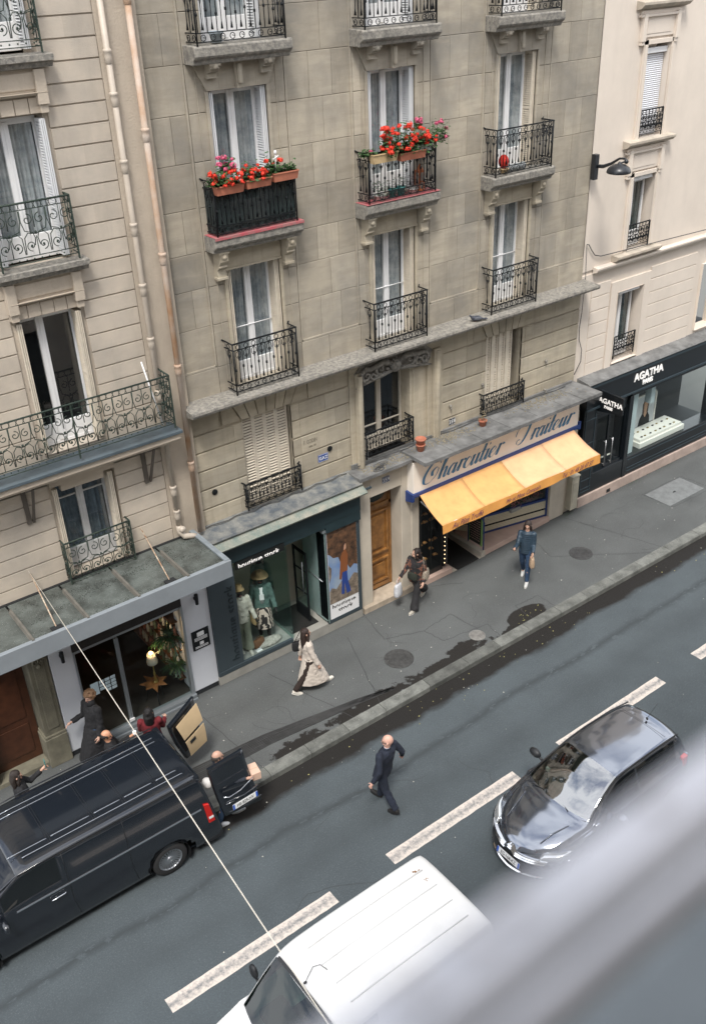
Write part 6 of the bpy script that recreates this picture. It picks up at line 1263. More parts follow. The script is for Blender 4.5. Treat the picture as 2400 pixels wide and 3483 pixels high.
    # trousers
    if bottom:
        b=MB(); b.rings([ering(spine(f),rx*k,ry*k,16) for f,rx,ry in ((-.09,.10,.14),(0,.115,.16),(.1,.105,.145))])
        for i in (0,1):
            h,kn_,an,fa=J[i]; R_=dict(straight=(.1,.09,.072,.066,.062),flare=(.1,.092,.078,.09,.115),slim=(.098,.085,.064,.058,.048),wide=(.11,.11,.11,.115,.12))[botk]
            b.tube([h+D((0,0,.03)),h*.5+kn_*.5,kn_,kn_*.5+an*.5,an+D((0,0,.0))],[v*k for v in R_],12)
        soft('trousers',b,bottom,t,.011,5,.022,.07)
    for i in (0,1):
        h,kn_,an,fa=J[i]; ft=rot(D((1,0,0)),fa*.75); dn=rot(D((0,0,-1)),fa*.75); b=MB(); a=an
        b.tube([a+ft*-.045*k+dn*.03*k,a+ft*.02*k+dn*.035*k,a+ft*.11*k+dn*.05*k,a+ft*.19*k+dn*.055*k,a+ft*.215*k+dn*.06*k],[.036*k,.047*k,.044*k,.038*k,.022*k],10); b.tube([a,a+dn*.04*k],[.045*k,.045*k],8)
        s_=soft('shoe',b,mat('shoe_%.2f_%.2f'%(shoes[0],shoes[2]),shoes,rough=.6),t,.009,3)
        q=MB(); P=[]
        for tt in range(14):
            aa=2*PI*tt/14; P.append((.085*k+.14*k*math.cos(aa),.042*k*math.sin(aa)))
        lat=D((0,1,0)); q.rings([[tuple(a+ft*x+lat*y+dn*zz*k) for x,y in P] for zz in (.062,.088)],smooth=False); obj('sole',q,mat('sole_pale' if shoes[0]>.1 else 'sole_black',(.62,.6,.55) if shoes[0]>.1 else (.012,.012,.012),rough=.7),s_)
    # upper garment
    if top:
        b=MB()
        if topk=='coat': rr_=((-.62,.37,.25),(-.46,.32,.24),(-.3,.265,.23),(-.12,.20,.215),(-.03,.165,.195),(.03,.135,.175),(.16,.125,.165),(.3,.13,.175),(.42,.115,.185),(.48,.085,.14),(.52,.06,.07))
        elif topk=='puffer':
            rr_=[(-.06,.12,.165)]
            for q in range(11): f=-.06+.052*q; ww=.165+.02*math.sin(q/11*PI); rr_+=[(f+.006,.126,ww),(f+.027,.138,ww+.012),(f+.048,.126,ww)]
            rr_+=[(.50,.09,.14),(.54,.068,.075)]
        elif topk=='suit': rr_=((-.14,.135,.19),(-.02,.128,.182),(.12,.118,.165),(.3,.128,.185),(.42,.112,.20),(.475,.085,.15),(.505,.06,.07))
        else: rr_=((-.1,.14,.195),(.02,.138,.19),(.15,.128,.175),(.3,.135,.185),(.42,.115,.19),(.48,.085,.145),(.52,.062,.075))
        b.rings([ering(spine(f),rx*k*(slim*.5+.5),ry*k*slim,20) for f,rx,ry in rr_])
        for i in (0,1):
            p,e,wst,fd=A[i]; th_={'puffer':.068,'coat':.07,'suit':.066}.get(topk,.068)*k
            if topk=='puffer':
                pts=[];rad=[]
                for q in range(25): f=q/24; pts.append(tuple((p*(1-f*2)+e*f*2) if f<.5 else (e*(2-2*f)+wst*(2*f-1)))); rad.append((.066-.018*f)*k*(1+.05*math.sin(q*1.55)))
                b.tube(pts,rad,12)
            else: b.tube([p+D((0,0,.0)),p*.5+e*.5,e,e*.4+wst*.6,wst-fd*.005],[th_,th_*.92,th_*.82,th_*.74,th_*.70],12)
            b.ball(tuple(p),th_*1.02,10,8)
        soft('coat' if topk=='coat' else 'jacket',b,top,t,.011,3 if topk=='puffer' else 5,.0 if topk=='puffer' else .026,.08)
        if topk in('suit','coat','jacket'):
            c=MB(); c.rings([ering(neckb+up*(z)*k,r1*k,r2*k,14) for z,r1,r2 in ((-.03,.085,.095),(.02,.066,.07),(.045,.06,.064),(.045,.054,.058),(.0,.05,.054))]); obj('collar',c,top,t)
    # hair
    hm=mat('hair_%.3f_%.3f'%(hairc[0],hairc[1]),hairc,rough=.5,var=.5,vs=60,bump=.6,bs=220)
    if hair:
        b=MB()
        def blob(c,r):
            q=MB().ball((0,0,0),tuple(v*k for v in r),14,10); b.add([tuple(Vector(v)@HM.transposed()+D(hd(*c))) for v in q.v],q.f,.5,True)
        if hair in('long','bob','short','pony'): blob((-.024,0,.045),(.095,.084,.092)); blob((-.045,0,.0),(.075,.082,.09))
        if hair in('long','bob'):
            L_=.34 if hair=='long' else .17
            b.rings([ering(D(hd(-.045,0,.03)),.07*k,.088*k,14),ering(D(hd(-.055,0,-.06)),.07*k,.092*k,14),ering(head+D((-.065,0,-.06-L_*.5))*k,.062*k,.098*k,14),ering(head+D((-.075,0,-.06-L_))*k,.035*k,.075*k,14)])
            for s in (1,-1): b.tube([hd(.03,s*.07,.06),hd(.035,s*.083,-.01),hd(.02,s*.088,-.09),tuple(head+D((.0,s*.088,-.08-L_*.6))*k)],[.022*k,.024*k,.026*k,.016*k],8)
        if hair=='curly':
            q=random.Random(4)
            for i in range(90):
                a=q.uniform(0,6.28); e=q.uniform(-.35,1.5); 
                if math.cos(a)>.25 and e<.45: continue
                blob((-.015+.098*math.cos(a)*math.cos(e),.09*math.sin(a)*math.cos(e),.03+.105*math.sin(e)),(.03,.03,.028))
        if hair=='fringe':   # bald crown with hair round the sides
            for i in range(28):
                a=R(70+220*i/27); blob((-.018+.084*math.cos(a),.070*math.sin(a),.012),(.020,.018,.042))
        if hair=='stubble': blob((-.022,0,.028),(.089,.0755,.094))
        soft('hair',b,hm,t,.009,2 if hair=='curly' else 3,.01 if hair!='stubble' else 0,.02)
    return t,J,A,hd,spine,k
def cloth(name,c,**k): return mat(name,c,rough=.85,var=k.pop('var',.2),vs=k.pop('vs',6),bump=.3,bs=k.pop('bs',250),**k)
C_black=cloth('black_cloth',(.012,.012,.014)); C_navy=cloth('navy_suit_cloth',(.012,.017,.032)); C_cream=cloth('cream_trench',(.60,.53,.46),var=.08); C_jean=cloth('blue_denim',(.03,.065,.13),var=.35,vs=9); C_char=cloth('charcoal_trousers',(.025,.024,.026)); C_puf=mat('teal_puffer',(.026,.048,.072),rough=.5,var=.2,vs=6)
C_brown=cloth('dark_brown_trousers',(.03,.018,.014)); C_red=cloth('dark_red_coat',(.15,.012,.018))
# patchwork jacket: brown patches on near black
mp=mat('patchwork_jacket',(.028,.022,.022),rough=.9); t=mp.node_tree; n=t.nodes; l=t.links.new; ck=n.new('ShaderNodeTexChecker'); ck.inputs['Scale'].default_value=9; tc=n.new('ShaderNodeTexCoord'); mpp=n.new('ShaderNodeMapping'); mpp.inputs['Rotation'].default_value=(.5,.7,.6); l(tc.outputs['Object'],mpp.inputs[0]); l(mpp.outputs[0],ck.inputs['Vector']); ck.inputs[1].default_value=(.02,.018,.02,1); ck.inputs[2].default_value=(.17,.075,.05,1)
vz=n.new('ShaderNodeTexVoronoi'); vz.inputs['Scale'].default_value=7; l(tc.outputs['Object'],vz.inputs['Vector']); mg=n.new('ShaderNodeMix'); mg.data_type='RGBA'; sg_=n.new('ShaderNodeMath'); sg_.operation='GREATER_THAN'; sg_.inputs[1].default_value=.5; sep=n.new('ShaderNodeSeparateColor'); l(vz.outputs['Color'],sep.inputs[0]); l(sep.outputs[0],sg_.inputs[0]); l(sg_.outputs[0],mg.inputs[0]); l(ck.outputs[0],mg.inputs[7]); mg.inputs[6].default_value=(.02,.018,.02,1); l(mg.outputs[2],n['Principled BSDF'].inputs['Base Color'])
def W_(t,p):   # local point of a person to world
    return Matrix.Translation(t.location)@Matrix.Rotation(t.rotation_euler.z,4,'Z')@Vector(p)
# 1 woman in the trench coat
p1_,J,A,hd,sp_,k=person((8.47,-1.30,0),-16,'person with long dark hair striding in a cream trench coat',H=1.67,lean=5,th=(24,-22),kn=(4,14),sh=(-16,12),el=(12,8),ab=(9,8),top=C_cream,topk='coat',bottom=C_brown,botk='straight',shoes=(.7,.66,.58),hair='long',hairc=(.035,.018,.013),slim=.92)
w=MB(); w.rings([ering(sp_(.0),.139,.178,20),ering(sp_(.045),.139,.178,20)],smooth=True); w.tube([sp_(.02)+Vector((.14,.02,0)),sp_(-.12)+Vector((.17,.05,0)),sp_(-.25)+Vector((.2,.04,0))],[.015,.014,.012],6); obj('belt',w,C_cream,p1_)
def bag(name,label,cat,loc,yaw,w,d,h,m,strap=None,hand=True,soft_=True):
    t=thing(name,label,cat,loc,R(yaw)); b=MB(); b.rings([[ (x*s1,y*s2,z) for x,y in ((w/2,d/2),(0,d*.6),(-w/2,d/2),(-w*.53,0),(-w/2,-d/2),(0,-d*.6),(w/2,-d/2),(w*.53,0))] for z,s1,s2 in ((0,.86,.8),(h*.1,1,1),(h*.6,1,.95),(h*.95,.92,.6),(h,.88,.35))],smooth=True); o=obj('bag_body',b,m,t,sub=1)
    if strap: obj('strap',MB().tube(strap,.008,6),m,t)
    elif hand: obj('handle',MB().tube([(w*.25,0,h*.95),(w*.2,0,h*1.25),(0,0,h*1.4),(-w*.2,0,h*1.25),(-w*.25,0,h*.95)],.006,6),m,t)
    return t
hw=W_(p1_,(-.14,.24,.90)); bag('shoulder_bag','black leather shoulder bag carried by the trench coat wearer','bag',tuple(hw),-16,.30,.11,.24,cloth('black_leather',(.01,.01,.011)),strap=[(.1,0,.22),(.06,-.06,.42),(.02,-.1,.56),(-.04,-.08,.42),(-.1,0,.22)])
# 2 woman in the patchwork jacket
p2_,J,A,hd,sp_,k=person((12.08,-.50,0),196,'person in a brown patchwork jacket and black trousers carrying several bags',H=1.66,lean=3,th=(16,-24),kn=(4,26),sh=(-4,22),ab=(14,10),el=(55,30),hy=-38,top=mp,topk='jacket',bottom=C_char,botk='flare',shoes=(.42,.39,.33),hair='bob',hairc=(.022,.012,.010),slim=1.0)
h0=W_(p2_,A[1][2]+A[1][3]*.09); bag('plastic_bag','white plastic carrier bag hanging from the hand of the patchwork jacket wearer','bag',(h0[0],h0[1],h0[2]-.46),196,.24,.13,.36,mat('white_plastic',(.66,.67,.70),rough=.35,var=.25,vs=9,bump=.7,bs=22))
h0=W_(p2_,(.17,.02,.88)); bag('handbag','small dark green crossbody handbag on the patchwork jacket','bag',tuple(h0),286,.26,.09,.19,cloth('dark_green_leather',(.022,.026,.018)),strap=[(.11,0,.17),(.05,.1,.45),(-.12,.12,.62)])
h0=W_(p2_,(-.04,.25,.86)); bag('tote_bag','spotted fabric tote bag on the elbow of the patchwork jacket wearer','bag',tuple(h0),210,.30,.12,.26,mat('spotted_fabric',(.45,.38,.29),rough=.9,var=.8,vs=45,col2=(.08,.06,.05)),strap=[(.1,0,.24),(.06,-.03,.5),(.02,-.06,.62),(-.04,-.03,.5),(-.1,0,.24)])
# 3 woman in the puffer jacket
p3_,J,A,hd,sp_,k=person((14.84,-1.38,0),214,'person in a quilted teal jacket and blue jeans reading a phone while walking downhill',H=1.70,lean=2,th=(14,-12),kn=(6,20),sh=(8,34),ab=(4,6),el=(62,62),hp=20,top=C_puf,topk='puffer',bottom=C_jean,botk='slim',shoes=(.52,.52,.5),hair='long',hairc=(.04,.024,.018),slim=.92)
h0=W_(p3_,A[1][2]+A[1][3]*.10); ph=thing('phone','black phone held up by the person in the teal jacket','phone',tuple(h0),R(214)); obj('phone_body',MB().box(-.035,.035,-.075,.075,-.005,.005),M_trim,ph,rot=(0,R(-30),0),bevel=.003)
h0=W_(p3_,A[0][2]+A[0][3]*.09); bag('paper_bag','brown paper bag held by the person in the teal jacket','bag',(h0[0],h0[1],h0[2]-.30),230,.24,.12,.28,mat('kraft_paper',(.42,.30,.20),rough=.8,var=.15,vs=8,bump=.5,bs=20))
# 4 man in the suit
p4_,J,A,hd,sp_,k=person((7.74,-4.68,-.15),104,'bald person in a dark navy suit crossing the road away from the lane dashes',H=1.80,lean=10,th=(-13,13),kn=(20,5),sh=(-14,-20),ab=(20,26),el=(34,42),hy=30,hp=6,skin=(.62,.36,.28),top=C_navy,topk='suit',bottom=C_navy,botk='straight',shoes=(.012,.011,.011),hair=None,slim=1.12)
obj('shirt_collar',MB().rings([ering(sp_(.50),.062,.066,14),ering(sp_(.545),.058,.06,14)],smooth=True),mat('pale_shirt',(.55,.62,.72)),p4_)
obj('spectacles',MB().tube([hd(-.01,.078,.016),hd(.075,.07,.014),hd(.092,.03,.01),hd(.096,0,.014),hd(.092,-.03,.01),hd(.075,-.07,.014),hd(-.01,-.078,.016)],.004,5),M_trim,p4_)
# 5 man unloading behind the near van door
p5_,J,A,hd,sp_,k=person((5.28,-3.16,-.15),-10,'grey haired person in a dark top standing behind the open numbered van door',H=1.74,lean=5,th=(12,-10),kn=(6,10),sh=(20,28),ab=(10,8),el=(60,55),top=cloth('dark_sweater',(.02,.025,.035)),topk='jacket',bottom=C_jean,botk='slim',shoes=(.45,.47,.5),hair='fringe',hairc=(.07,.055,.045),skin=(.5,.3,.22))
obj('shirt_collar',MB().rings([ering(sp_(.49),.068,.075,14),ering(sp_(.54),.06,.062,14)],smooth=True),M_white,p5_)
bxk=thing('cardboard_box','small pale cardboard box held beyond the open van door','box',(5.80,-3.36,.80),R(-10)); obj('box_body',MB().box(-.09,.09,-.14,.14,0,.16),mat('pale_card',(.62,.42,.32),rough=.8),bxk,bevel=.004); obj('box_flaps',MB().box(-.085,.085,-.004,.004,.16,.163),mat('card_tape',(.5,.33,.22)),bxk)
single('cloth_bundle',MB().rings([ering((4.98,-3.12,z),a,b,12) for z,a,b in ((.86,.06,.08),(.92,.09,.11),(1.0,.08,.09),(1.03,.03,.04))],smooth=True),mat('white_cloth',(.75,.73,.71),rough=.9,bump=.5,bs=20),'white cloth bundle at the near edge of the van cargo opening','bundle')
# 6, 7, 8 group between the canopy shop and the van
p6_,J,A,hd,sp_,k=person((4.02,-.42,0),196,'person with curly light brown hair in a long black coat',H=1.76,lean=5,th=(8,-8),kn=(3,6),sh=(6,12),ab=(8,10),el=(20,70),hp=14,top=C_black,topk='coat',bottom=C_jean,botk='straight',hair='curly',hairc=(.20,.11,.055),skin=(.55,.34,.26))
obj('dark_scarf',MB().rings([ering(sp_(.49),.085,.09,14),ering(sp_(.56),.08,.082,14),ering(sp_(.62),.07,.07,14)]),C_black,p6_)
p7_,J,A,hd,sp_,k=person((3.98,-1.52,0),-24,'bald person in a black jacket bending over beside the black van',H=1.66,lean=8,th=(8,-8),kn=(3,5),sh=(30,20),ab=(8,8),el=(85,40),hp=10,top=C_black,topk='jacket',bottom=C_char,hair='fringe',hairc=(.02,.015,.012),skin=(.55,.28,.17))
h0=W_(p7_,A[0][2]+A[0][3]*.1); single('paper_cup',MB().lathe([(.028,-.05),(.038,.05),(.036,.05),(.026,-.045)],tuple(h0),12),M_white,'white paper cup held by the bald person beside the van','cup')
p8_,J,A,hd,sp_,k=person((4.80,-1.36,0),62,'person with dark tied hair in a dark red coat beside the van roof',H=1.64,lean=6,th=(8,-6),kn=(4,5),sh=(20,24),ab=(8,8),el=(50,60),hp=12,top=C_red,topk='jacket',bottom=C_black,hair='bob',hairc=(.012,.010,.010))
obj('hair_bun',MB().ball(hd(-.10,0,.05),(.045,.045,.045),10,8),MATS['hair_0.012_0.010'],p8_)
p9_,J,A,hd,sp_,k=person((2.28,-1.42,0),-8,'person in black cut by the left edge holding up a teal phone behind the van',H=1.66,lean=3,th=(6,-6),kn=(3,4),sh=(50,45),ab=(4,4),el=(70,72),hp=10,top=C_black,topk='jacket',bottom=C_char,hair='bob',hairc=(.03,.02,.015))
h0=W_(p9_,A[0][2]+A[0][3]*.10); ph=thing('phone','teal phone held by the person at the left edge','phone',tuple(h0),R(-8)); obj('phone_body',MB().box(-.006,.006,-.04,.04,-.01,.14),mat('teal_case',(.03,.2,.2),rough=.4),ph,bevel=.003)
# ---------------------------------------------------------------- mannequins in the boutique window
def hat(par,hd,m,r=.17,name='hat'):
    b=MB(); b.rings([[hd(rad*math.cos(a*PI/10)-.015,rad*.92*math.sin(a*PI/10),z+.02*math.cos(a*PI/5)*(rad>r*.8)) for a in range(20)] for rad,z in ((r,.055),(r*.98,.065),(.088,.068),(.082,.15),(.06,.165),(.0,.15))]); return obj(name,b,m,par)
C_tealj=cloth('faded_teal_jacket',(.10,.17,.15)); C_offw=cloth('offwhite_knit',(.62,.58,.5)); C_kh=cloth('khaki_trousers',(.25,.26,.2))
st=mat('striped_skirt',(.6,.5,.42),rough=.9); t=st.node_tree; wv=t.nodes.new('ShaderNodeTexWave'); wv.inputs['Scale'].default_value=7; wv.inputs['Distortion'].default_value=3.5; wv.inputs['Detail'].default_value=1; cr_=t.nodes.new('ShaderNodeValToRGB'); cr_.color_ramp.interpolation='CONSTANT'; cr_.color_ramp.elements[0].color=(.03,.025,.025,1); cr_.color_ramp.elements[1].color=(.62,.5,.43,1); cr_.color_ramp.elements[1].position=.5
tc=t.nodes.new('ShaderNodeTexCoord'); t.links.new(tc.outputs['Object'],wv.inputs['Vector']); t.links.new(wv.outputs['Fac'],cr_.inputs[0]); t.links.new(cr_.outputs[0],t.nodes['Principled BSDF'].inputs['Base Color'])
straw=mat('straw',(.52,.36,.18),rough=.8,var=.3,vs=40)
ma,J,A,hd,sp_,k=person((8.46,.46,.30),-118,'mannequin in a faded teal jacket, striped skirt and wide straw hat in the boutique window',H=1.78,lean=0,th=(3,-3),kn=(0,0),sh=(4,-6),ab=(12,14),el=(12,20),skin=(.012,.011,.011),top=C_tealj,topk='jacket',name='mannequin',cat='mannequin',shoes=(.3,.32,.2),slim=.9)
hat(ma,hd,straw,.20); b=MB(); b.rings([ering(sp_(f),rx,ry,20) for f,rx,ry in ((.06,.115,.15),(-.05,.15,.175),(-.3,.18,.2),(-.55,.2,.22),(-.55,.17,.19),(-.05,.13,.15))]); soft('skirt',b,st,ma,.012,3,.03,.08); obj('top',MB().rings([ering(sp_(f)+Vector((.035,0,0)),rx,ry,14) for f,rx,ry in ((.1,.11,.07),(.3,.115,.065),(.47,.08,.05))]),M_white,ma); obj('price_tag',MB().box(.17,.175,-.05,.05,1.16,1.31),M_white,ma)
mb_,J,A,hd,sp_,k=person((7.88,.38,.30),-104,'mannequin in an off white cardigan, khaki trousers and small straw hat in the boutique window',H=1.72,lean=0,th=(4,-4),kn=(2,2),sh=(6,0),ab=(12,10),el=(20,25),skin=(.012,.011,.011),top=C_offw,topk='jacket',bottom=C_kh,botk='flare',name='mannequin',cat='mannequin',shoes=(.5,.48,.42),slim=.9)
hat(mb_,hd,straw,.13); 
h0=W_(mb_,A[0][2]); bag('straw_bag','woven straw handbag hanging between the two window mannequins','bag',(8.13,.30,.98),-100,.28,.13,.24,straw)
mc,J,A,hd,sp_,k=person((8.92,1.25,.27),-120,'pale green dressed mannequin at the back of the boutique beside the entrance',H=1.72,lean=0,th=(2,-2),kn=(0,0),sh=(4,4),ab=(10,10),el=(10,10),skin=(.012,.011,.011),top=cloth('pale_green_jacket',(.2,.27,.23)),topk='coat',bottom=cloth('pale_green_trousers',(.18,.25,.22)),name='mannequin',cat='mannequin',slim=.9)
hat(mc,hd,mat('brown_felt',(.10,.05,.03),rough=.9),.15)
single('folded_clothes',MB().rings([ering((8.42+.02*q,.26,.30+z),a,b,14) for q,(z,a,b) in enumerate(((0,.3,.14),(.05,.32,.15),(.09,.24,.11),(.12,.08,.05)))]),mat('crumpled_linen',(.5,.47,.42),rough=.9,var=.5,vs=18,bump=.9,bs=30),'heap of pale folded linen on the floor of the boutique window','clothes')
bag('brown_bag','round brown suede bag on the floor of the boutique window','bag',(8.18,.30,.30),10,.30,.16,.20,cloth('brown_suede',(.16,.075,.035)))
single('price_card',MB().box(8.03,8.17,.12,.2,.30,.31).prism([(8.04,.31),(8.16,.31),(8.16,.37),(8.04,.36)],.16,.165,'y'),M_white,'small white price card standing on the boutique window floor','price card')
# ================================================================ flowers on the balconies
M_ger=mat('geranium_leaf',(.045,.11,.03),rough=.6,var=.4,vs=30); M_gred=mat('red_petals',(.78,.04,.015),rough=.6,var=.25,vs=60); M_gpk=mat('pink_petals',(.62,.10,.20),rough=.6,var=.25,vs=60)
M_tc=mat('planter_terracotta',(.48,.17,.10),rough=.75,var=.25,vs=6); M_soil=mat('potting_soil',(.03,.022,.016),rough=1)
def trough(x0,x1,y,z,m,label,group,h=.15,d=.085,rim=.012):
    t=thing('planter',label,'planter',((x0+x1)/2,y,z),group=group); L_=(x1-x0)/2; b=MB()
    b.rings([[(sx*L_*s,sy*d*s2,zz) for sx,sy in ((1,1),(-1,1),(-1,-1),(1,-1))] for zz,s,s2 in ((0,.90,.75),(h-.02,.98,.98),(h-.02,1.0,1.12),(h,1.0,1.12),(h,.97,.95),(h-.03,.95,.9))],smooth=False); obj('trough',b,m,t); obj('soil',MB().box(-L_*.94,L_*.94,-d*.85,d*.85,h-.04,h-.025),M_soil,t); return t
def geranium(loc,rx,ry,rz,n,nl,m,label,seed,group='flowering plants on the balconies',trail=0):
    t=thing('geranium',label,'flowers',loc,group=group); q=random.Random(seed); b=MB()
    for i in range(nl):
        p=Vector((q.uniform(-rx,rx),q.gauss(0,ry*.5),abs(q.gauss(0,rz*.5))-(trail*q.random()**2))); s=q.uniform(.018,.034); a=q.uniform(0,6.28); u=Vector((math.cos(a),math.sin(a),q.uniform(-.5,.5))).normalized(); v=u.cross(Vector((q.uniform(-.4,.4),q.uniform(-.6,.2),1))).normalized()
        b.add([p+u*s*math.cos(c)+v*s*math.sin(c) for c in (0,1.05,2.1,3.14,4.2,5.25)],[(0,1,2,3,4,5)],q.random())
        if i%6==0: b.tube([(p.x*.5,0,0),tuple(p)],.004,3)
    obj('foliage',b,M_ger,t)
    for i in range(n):
        c=Vector((q.uniform(-rx,rx)*1.05,q.uniform(-ry*1.3,ry*.6),rz*.55+q.uniform(-.5,.6)*rz)); r=q.uniform(.030,.052); f=MB()
        for j in range(26):
            a=q.uniform(0,6.28); e=math.asin(q.uniform(-.4,1)); d_=Vector((math.cos(a)*math.cos(e),math.sin(a)*math.cos(e),math.sin(e))); o=c+d_*r*q.uniform(.5,1.2); u=d_.orthogonal().normalized(); v=d_.cross(u); s=r*.45; f.add([o+(u*math.cos(g)+v*math.sin(g))*s*(1 if g_%2 else .75)+d_*.2*s*(g_%2) for g_,g in enumerate((0,1.05,2.1,3.14,4.2,5.25))],[(0,1,2,3,4,5)])
        f.ball(tuple(c),r*.55,7,5); obj('flower_head',f,m if not callable(m) else m(i),t)
        if i%2==0: b2=0
    return t
trough(8.10,8.66,-.01,10.13,M_tc,'left terracotta trough on the netted balcony railing','flower troughs on the railings'); trough(8.69,9.22,-.01,10.15,M_tc,'middle terracotta trough on the netted balcony railing','flower troughs on the railings'); trough(9.25,9.78,-.01,10.18,M_tc,'right terracotta trough with bare soil on the netted balcony railing','flower troughs on the railings')
geranium((8.32,-.01,10.27),.30,.12,.20,24,420,M_gred,'scarlet geranium filling the left trough of the netted balcony',11); geranium((8.92,-.01,10.27),.26,.11,.22,19,360,M_gred,'scarlet geranium in the middle trough of the netted balcony',12); geranium((9.30,.02,10.32),.14,.10,.24,4,200,M_gred,'taller scarlet geranium with small white blooms at the right trough',13); geranium((8.50,.18,10.42),.15,.10,.22,12,150,M_gpk,'pink geranium standing behind the left trough on the netted balcony',14)
geranium((9.60,.0,10.34),.18,.06,.10,0,90,M_gred,'sparse green seedlings in the right terracotta trough',15)
M_yw=mat('wooden_planter',(.60,.44,.24),rough=.7,var=.2,vs=8)
trough(11.45,12.05,.0,10.16,M_yw,'pale wooden trough on the left of the middle balcony railing','flower troughs on the railings',h=.17); trough(12.10,12.75,.0,10.12,M_tc,'terracotta trough hidden by red flowers on the middle balcony','flower troughs on the railings'); trough(12.55,12.95,.05,10.22,mat('grey_planter',(.45,.48,.46),rough=.6),'pale grey trough at the right of the middle balcony railing','flower troughs on the railings',h=.13)
geranium((12.08,-.02,10.30),.36,.15,.42,46,700,M_gred,'large dense scarlet geranium spilling over the middle balcony railing',21,trail=.1); geranium((12.68,-.0,10.36),.28,.14,.26,20,460,M_gred,'loose scarlet geranium at the right of the middle balcony',22,trail=.18); geranium((12.70,.12,10.62),.07,.06,.18,5,50,M_gpk,'upright pink bloom behind the middle balcony railing',23); geranium((13.12,-.02,10.38),.20,.1,.34,4,200,M_gpk,'straggling green plant with pink blooms leaning off the middle balcony',24,trail=.12); geranium((11.42,.05,10.30),.16,.08,.12,1,110,M_gpk,'small leafy plant at the left corner of the middle balcony',25)
def pot(loc,r,h,m,label,plant=None,name='flower_pot',pm=None,seed=1):
    t=thing(name,label,'flower pot',loc); obj('pot_body',MB().lathe([(r*.68,0),(r*.93,h*.8),(r*1.05,h*.8),(r*1.05,h),(r*.92,h),(r*.85,h*.9)],n=16),m,t); obj('soil',MB().lathe([(r*.86,h*.88),(0,h*.9)],n=12),M_soil,t)
    if plant:
        q=random.Random(seed); b=MB()
        for i in range(plant): a=q.uniform(0,6.28); rr_=r*q.random()**.5*1.3; z=h+q.random()*r*2; s=.022; p=Vector((rr_*math.cos(a),rr_*math.sin(a),z)); b.add([p+Vector((s*math.cos(g+a),s*math.sin(g+a),s*.5*math.sin(3*g))) for g in (0,1.05,2.1,3.14,4.2,5.25)],[(0,1,2,3,4,5)])
        obj('plant',b,pm or M_ger,t)
    return t
M_wpot=mat('white_pot',(.72,.70,.66),rough=.4); M_tpot=mat('teal_pot',(.06,.30,.28),rough=.35)
pot((11.80,.20,9.42),.12,.11,M_wpot,'white bowl with a dark plant at the foot of the middle balcony, left',plant=120,seed=3); pot((12.62,.20,9.42),.12,.11,M_wpot,'white bowl with a dark plant at the foot of the middle balcony, right',plant=90,seed=4,pm=mat('dark_succulent',(.07,.03,.03)))
pot((12.15,.24,9.42),.09,.16,M_tpot,'teal glazed pot on the left side of the middle balcony floor',plant=40,seed=5); pot((12.36,.24,9.42),.09,.17,M_tpot,'teal glazed pot on the right side of the middle balcony floor',plant=40,seed=6)
LN=thing('lantern','orange brown lantern standing in the right corner of the middle balcony','lantern',(12.86,.26,9.42)); obj('lantern_frame',MB().box(-.07,.07,-.07,.07,0,.03).box(-.07,.07,-.07,.07,.36,.40).box(-.07,-.055,-.07,-.055,.03,.36).box(.055,.07,-.07,-.055,.03,.36).box(-.07,-.055,.055,.07,.03,.36).box(.055,.07,.055,.07,.03,.36).box(-.07,.07,-.066,-.06,.18,.2),mat('rust_orange',(.35,.10,.03),rough=.6),LN); obj('lantern_roof',MB().lathe([(.1,.40),(.03,.48),(.02,.5),(0,.52)],n=4,smooth=False),mat('rust_orange',(.35,.10,.03)),LN)
pot((15.16,.22,9.42),.10,.10,M_yw,'low straw coloured pot with a round red flower ball on the right balcony',seed=7); 
single('red_flower_ball',(lambda f:f)(MB().ball((15.14,.22,9.66),(.11,.11,.14),14,10)),mat('red_ball',(.7,.03,.015),rough=.7,var=.5,vs=40,bump=.8,bs=60),'round scarlet flower ball in the corner of the right balcony','flowers')
for x in (15.38,15.56,15.74): single('balcony_pot',MB().lathe([(.05,0),(.08,.08),(.06,.14),(.03,.15)],(x,.25,9.42),14),mat('pewter',(.3,.32,.33),rough=.4),'small grey pot, %s of three in a row behind the right balcony railing'%{15.38:'left',15.56:'middle',15.74:'right'}[x],'pot','grey pots on the right balcony')
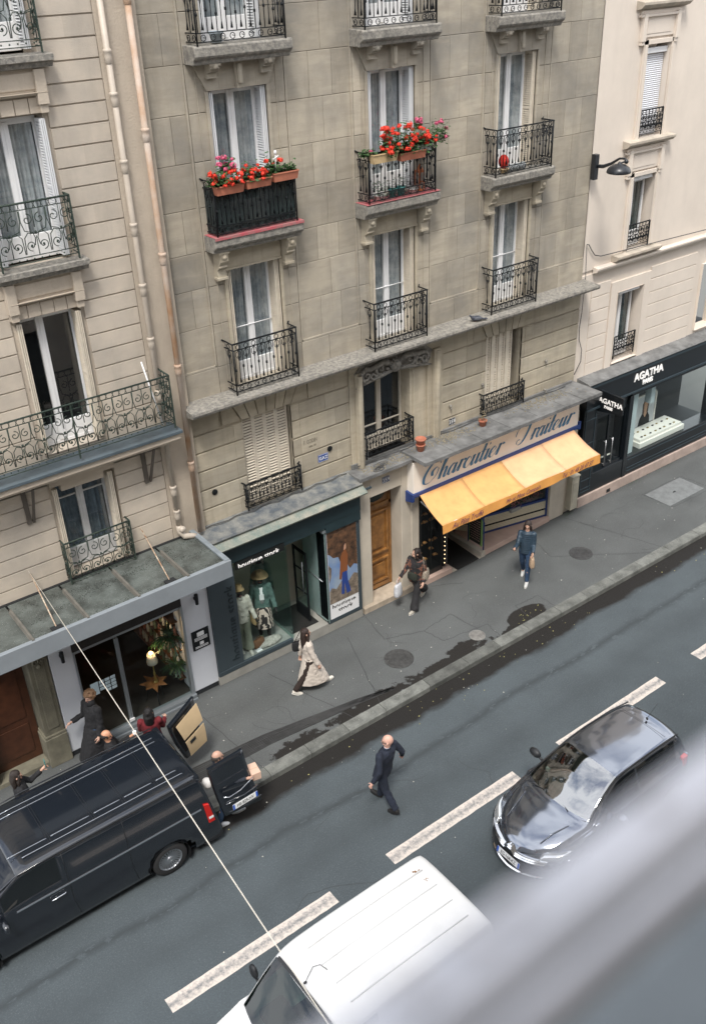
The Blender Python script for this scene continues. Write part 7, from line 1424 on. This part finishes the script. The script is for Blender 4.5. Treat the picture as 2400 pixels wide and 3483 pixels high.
pot((8.55,.2,12.42),.12,.16,mat('pale_blue_pot',(.5,.58,.62),rough=.5),'pale blue basin on the topmost left balcony',seed=8)
pot((12.66,.0,3.79),.105,.17,M_tc,'lower flower pot of the stacked terracotta pair beside the stair window'); pot((12.66,.0,3.93),.12,.17,M_tc,'upper flower pot of the stacked terracotta pair beside the stair window'); pot((14.60,.02,3.79),.10,.15,M_tc,'single terracotta flower pot on the ledge below the half closed shutters',plant=30,seed=9,pm=mat('dry_plant',(.2,.16,.1)))
# pinwheel / small figure in the netted balcony's right trough
single('garden_ornament',MB().tube([(9.34,-.02,10.33),(9.36,-.02,10.62)],.008,5).ball((9.36,-.02,10.66),(.03,.02,.04)).tube([(9.30,-.02,10.55),(9.42,-.02,10.60)],.012,5),mat('ornament_white',(.7,.7,.7)),'small white garden ornament stuck in the right trough of the netted balcony','ornament')
# pigeon on the cornice
PG=thing('pigeon','dark grey pigeon sitting on the cornice between the middle and right railings','pigeon',(14.32,.05,6.40),R(160)); b=MB(); b.rings([ering((x,0,z),1e-3+rx,ry,12,pitch=R(90)) for x,z,rx,ry in ((-.17,.06,.012,.02),(-.10,.075,.04,.045),(-.02,.085,.06,.06),(.06,.09,.062,.058),(.11,.11,.045,.042),(.135,.15,.03,.028),(.15,.165,.022,.022),(.17,.16,.01,.01))]); soft('body',b,mat('pigeon_feathers',(.06,.065,.085),rough=.6,var=.6,vs=25),PG,.007,2); obj('tail',MB().prism([(-.15,-.03),(-.26,-.045),(-.26,.045),(-.15,.03)],.05,.06,'z'),MATS['pigeon_feathers'],PG); obj('beak',MB().tube([(.165,0,.163),(.19,0,.155)],[.007,.002],5),M_trim,PG)
for s in (1,-1): obj('leg',MB().tube([(.02,s*.02,.05),(.025,s*.02,.005),(.05,s*.02,.003)],.004,4),mat('pigeon_leg',(.4,.12,.1)),PG); obj('wing',MB().ball((-.03,s*.052,.09),(.10,.014,.04),10,6),mat('pigeon_wing',(.10,.105,.12),rough=.6),PG)
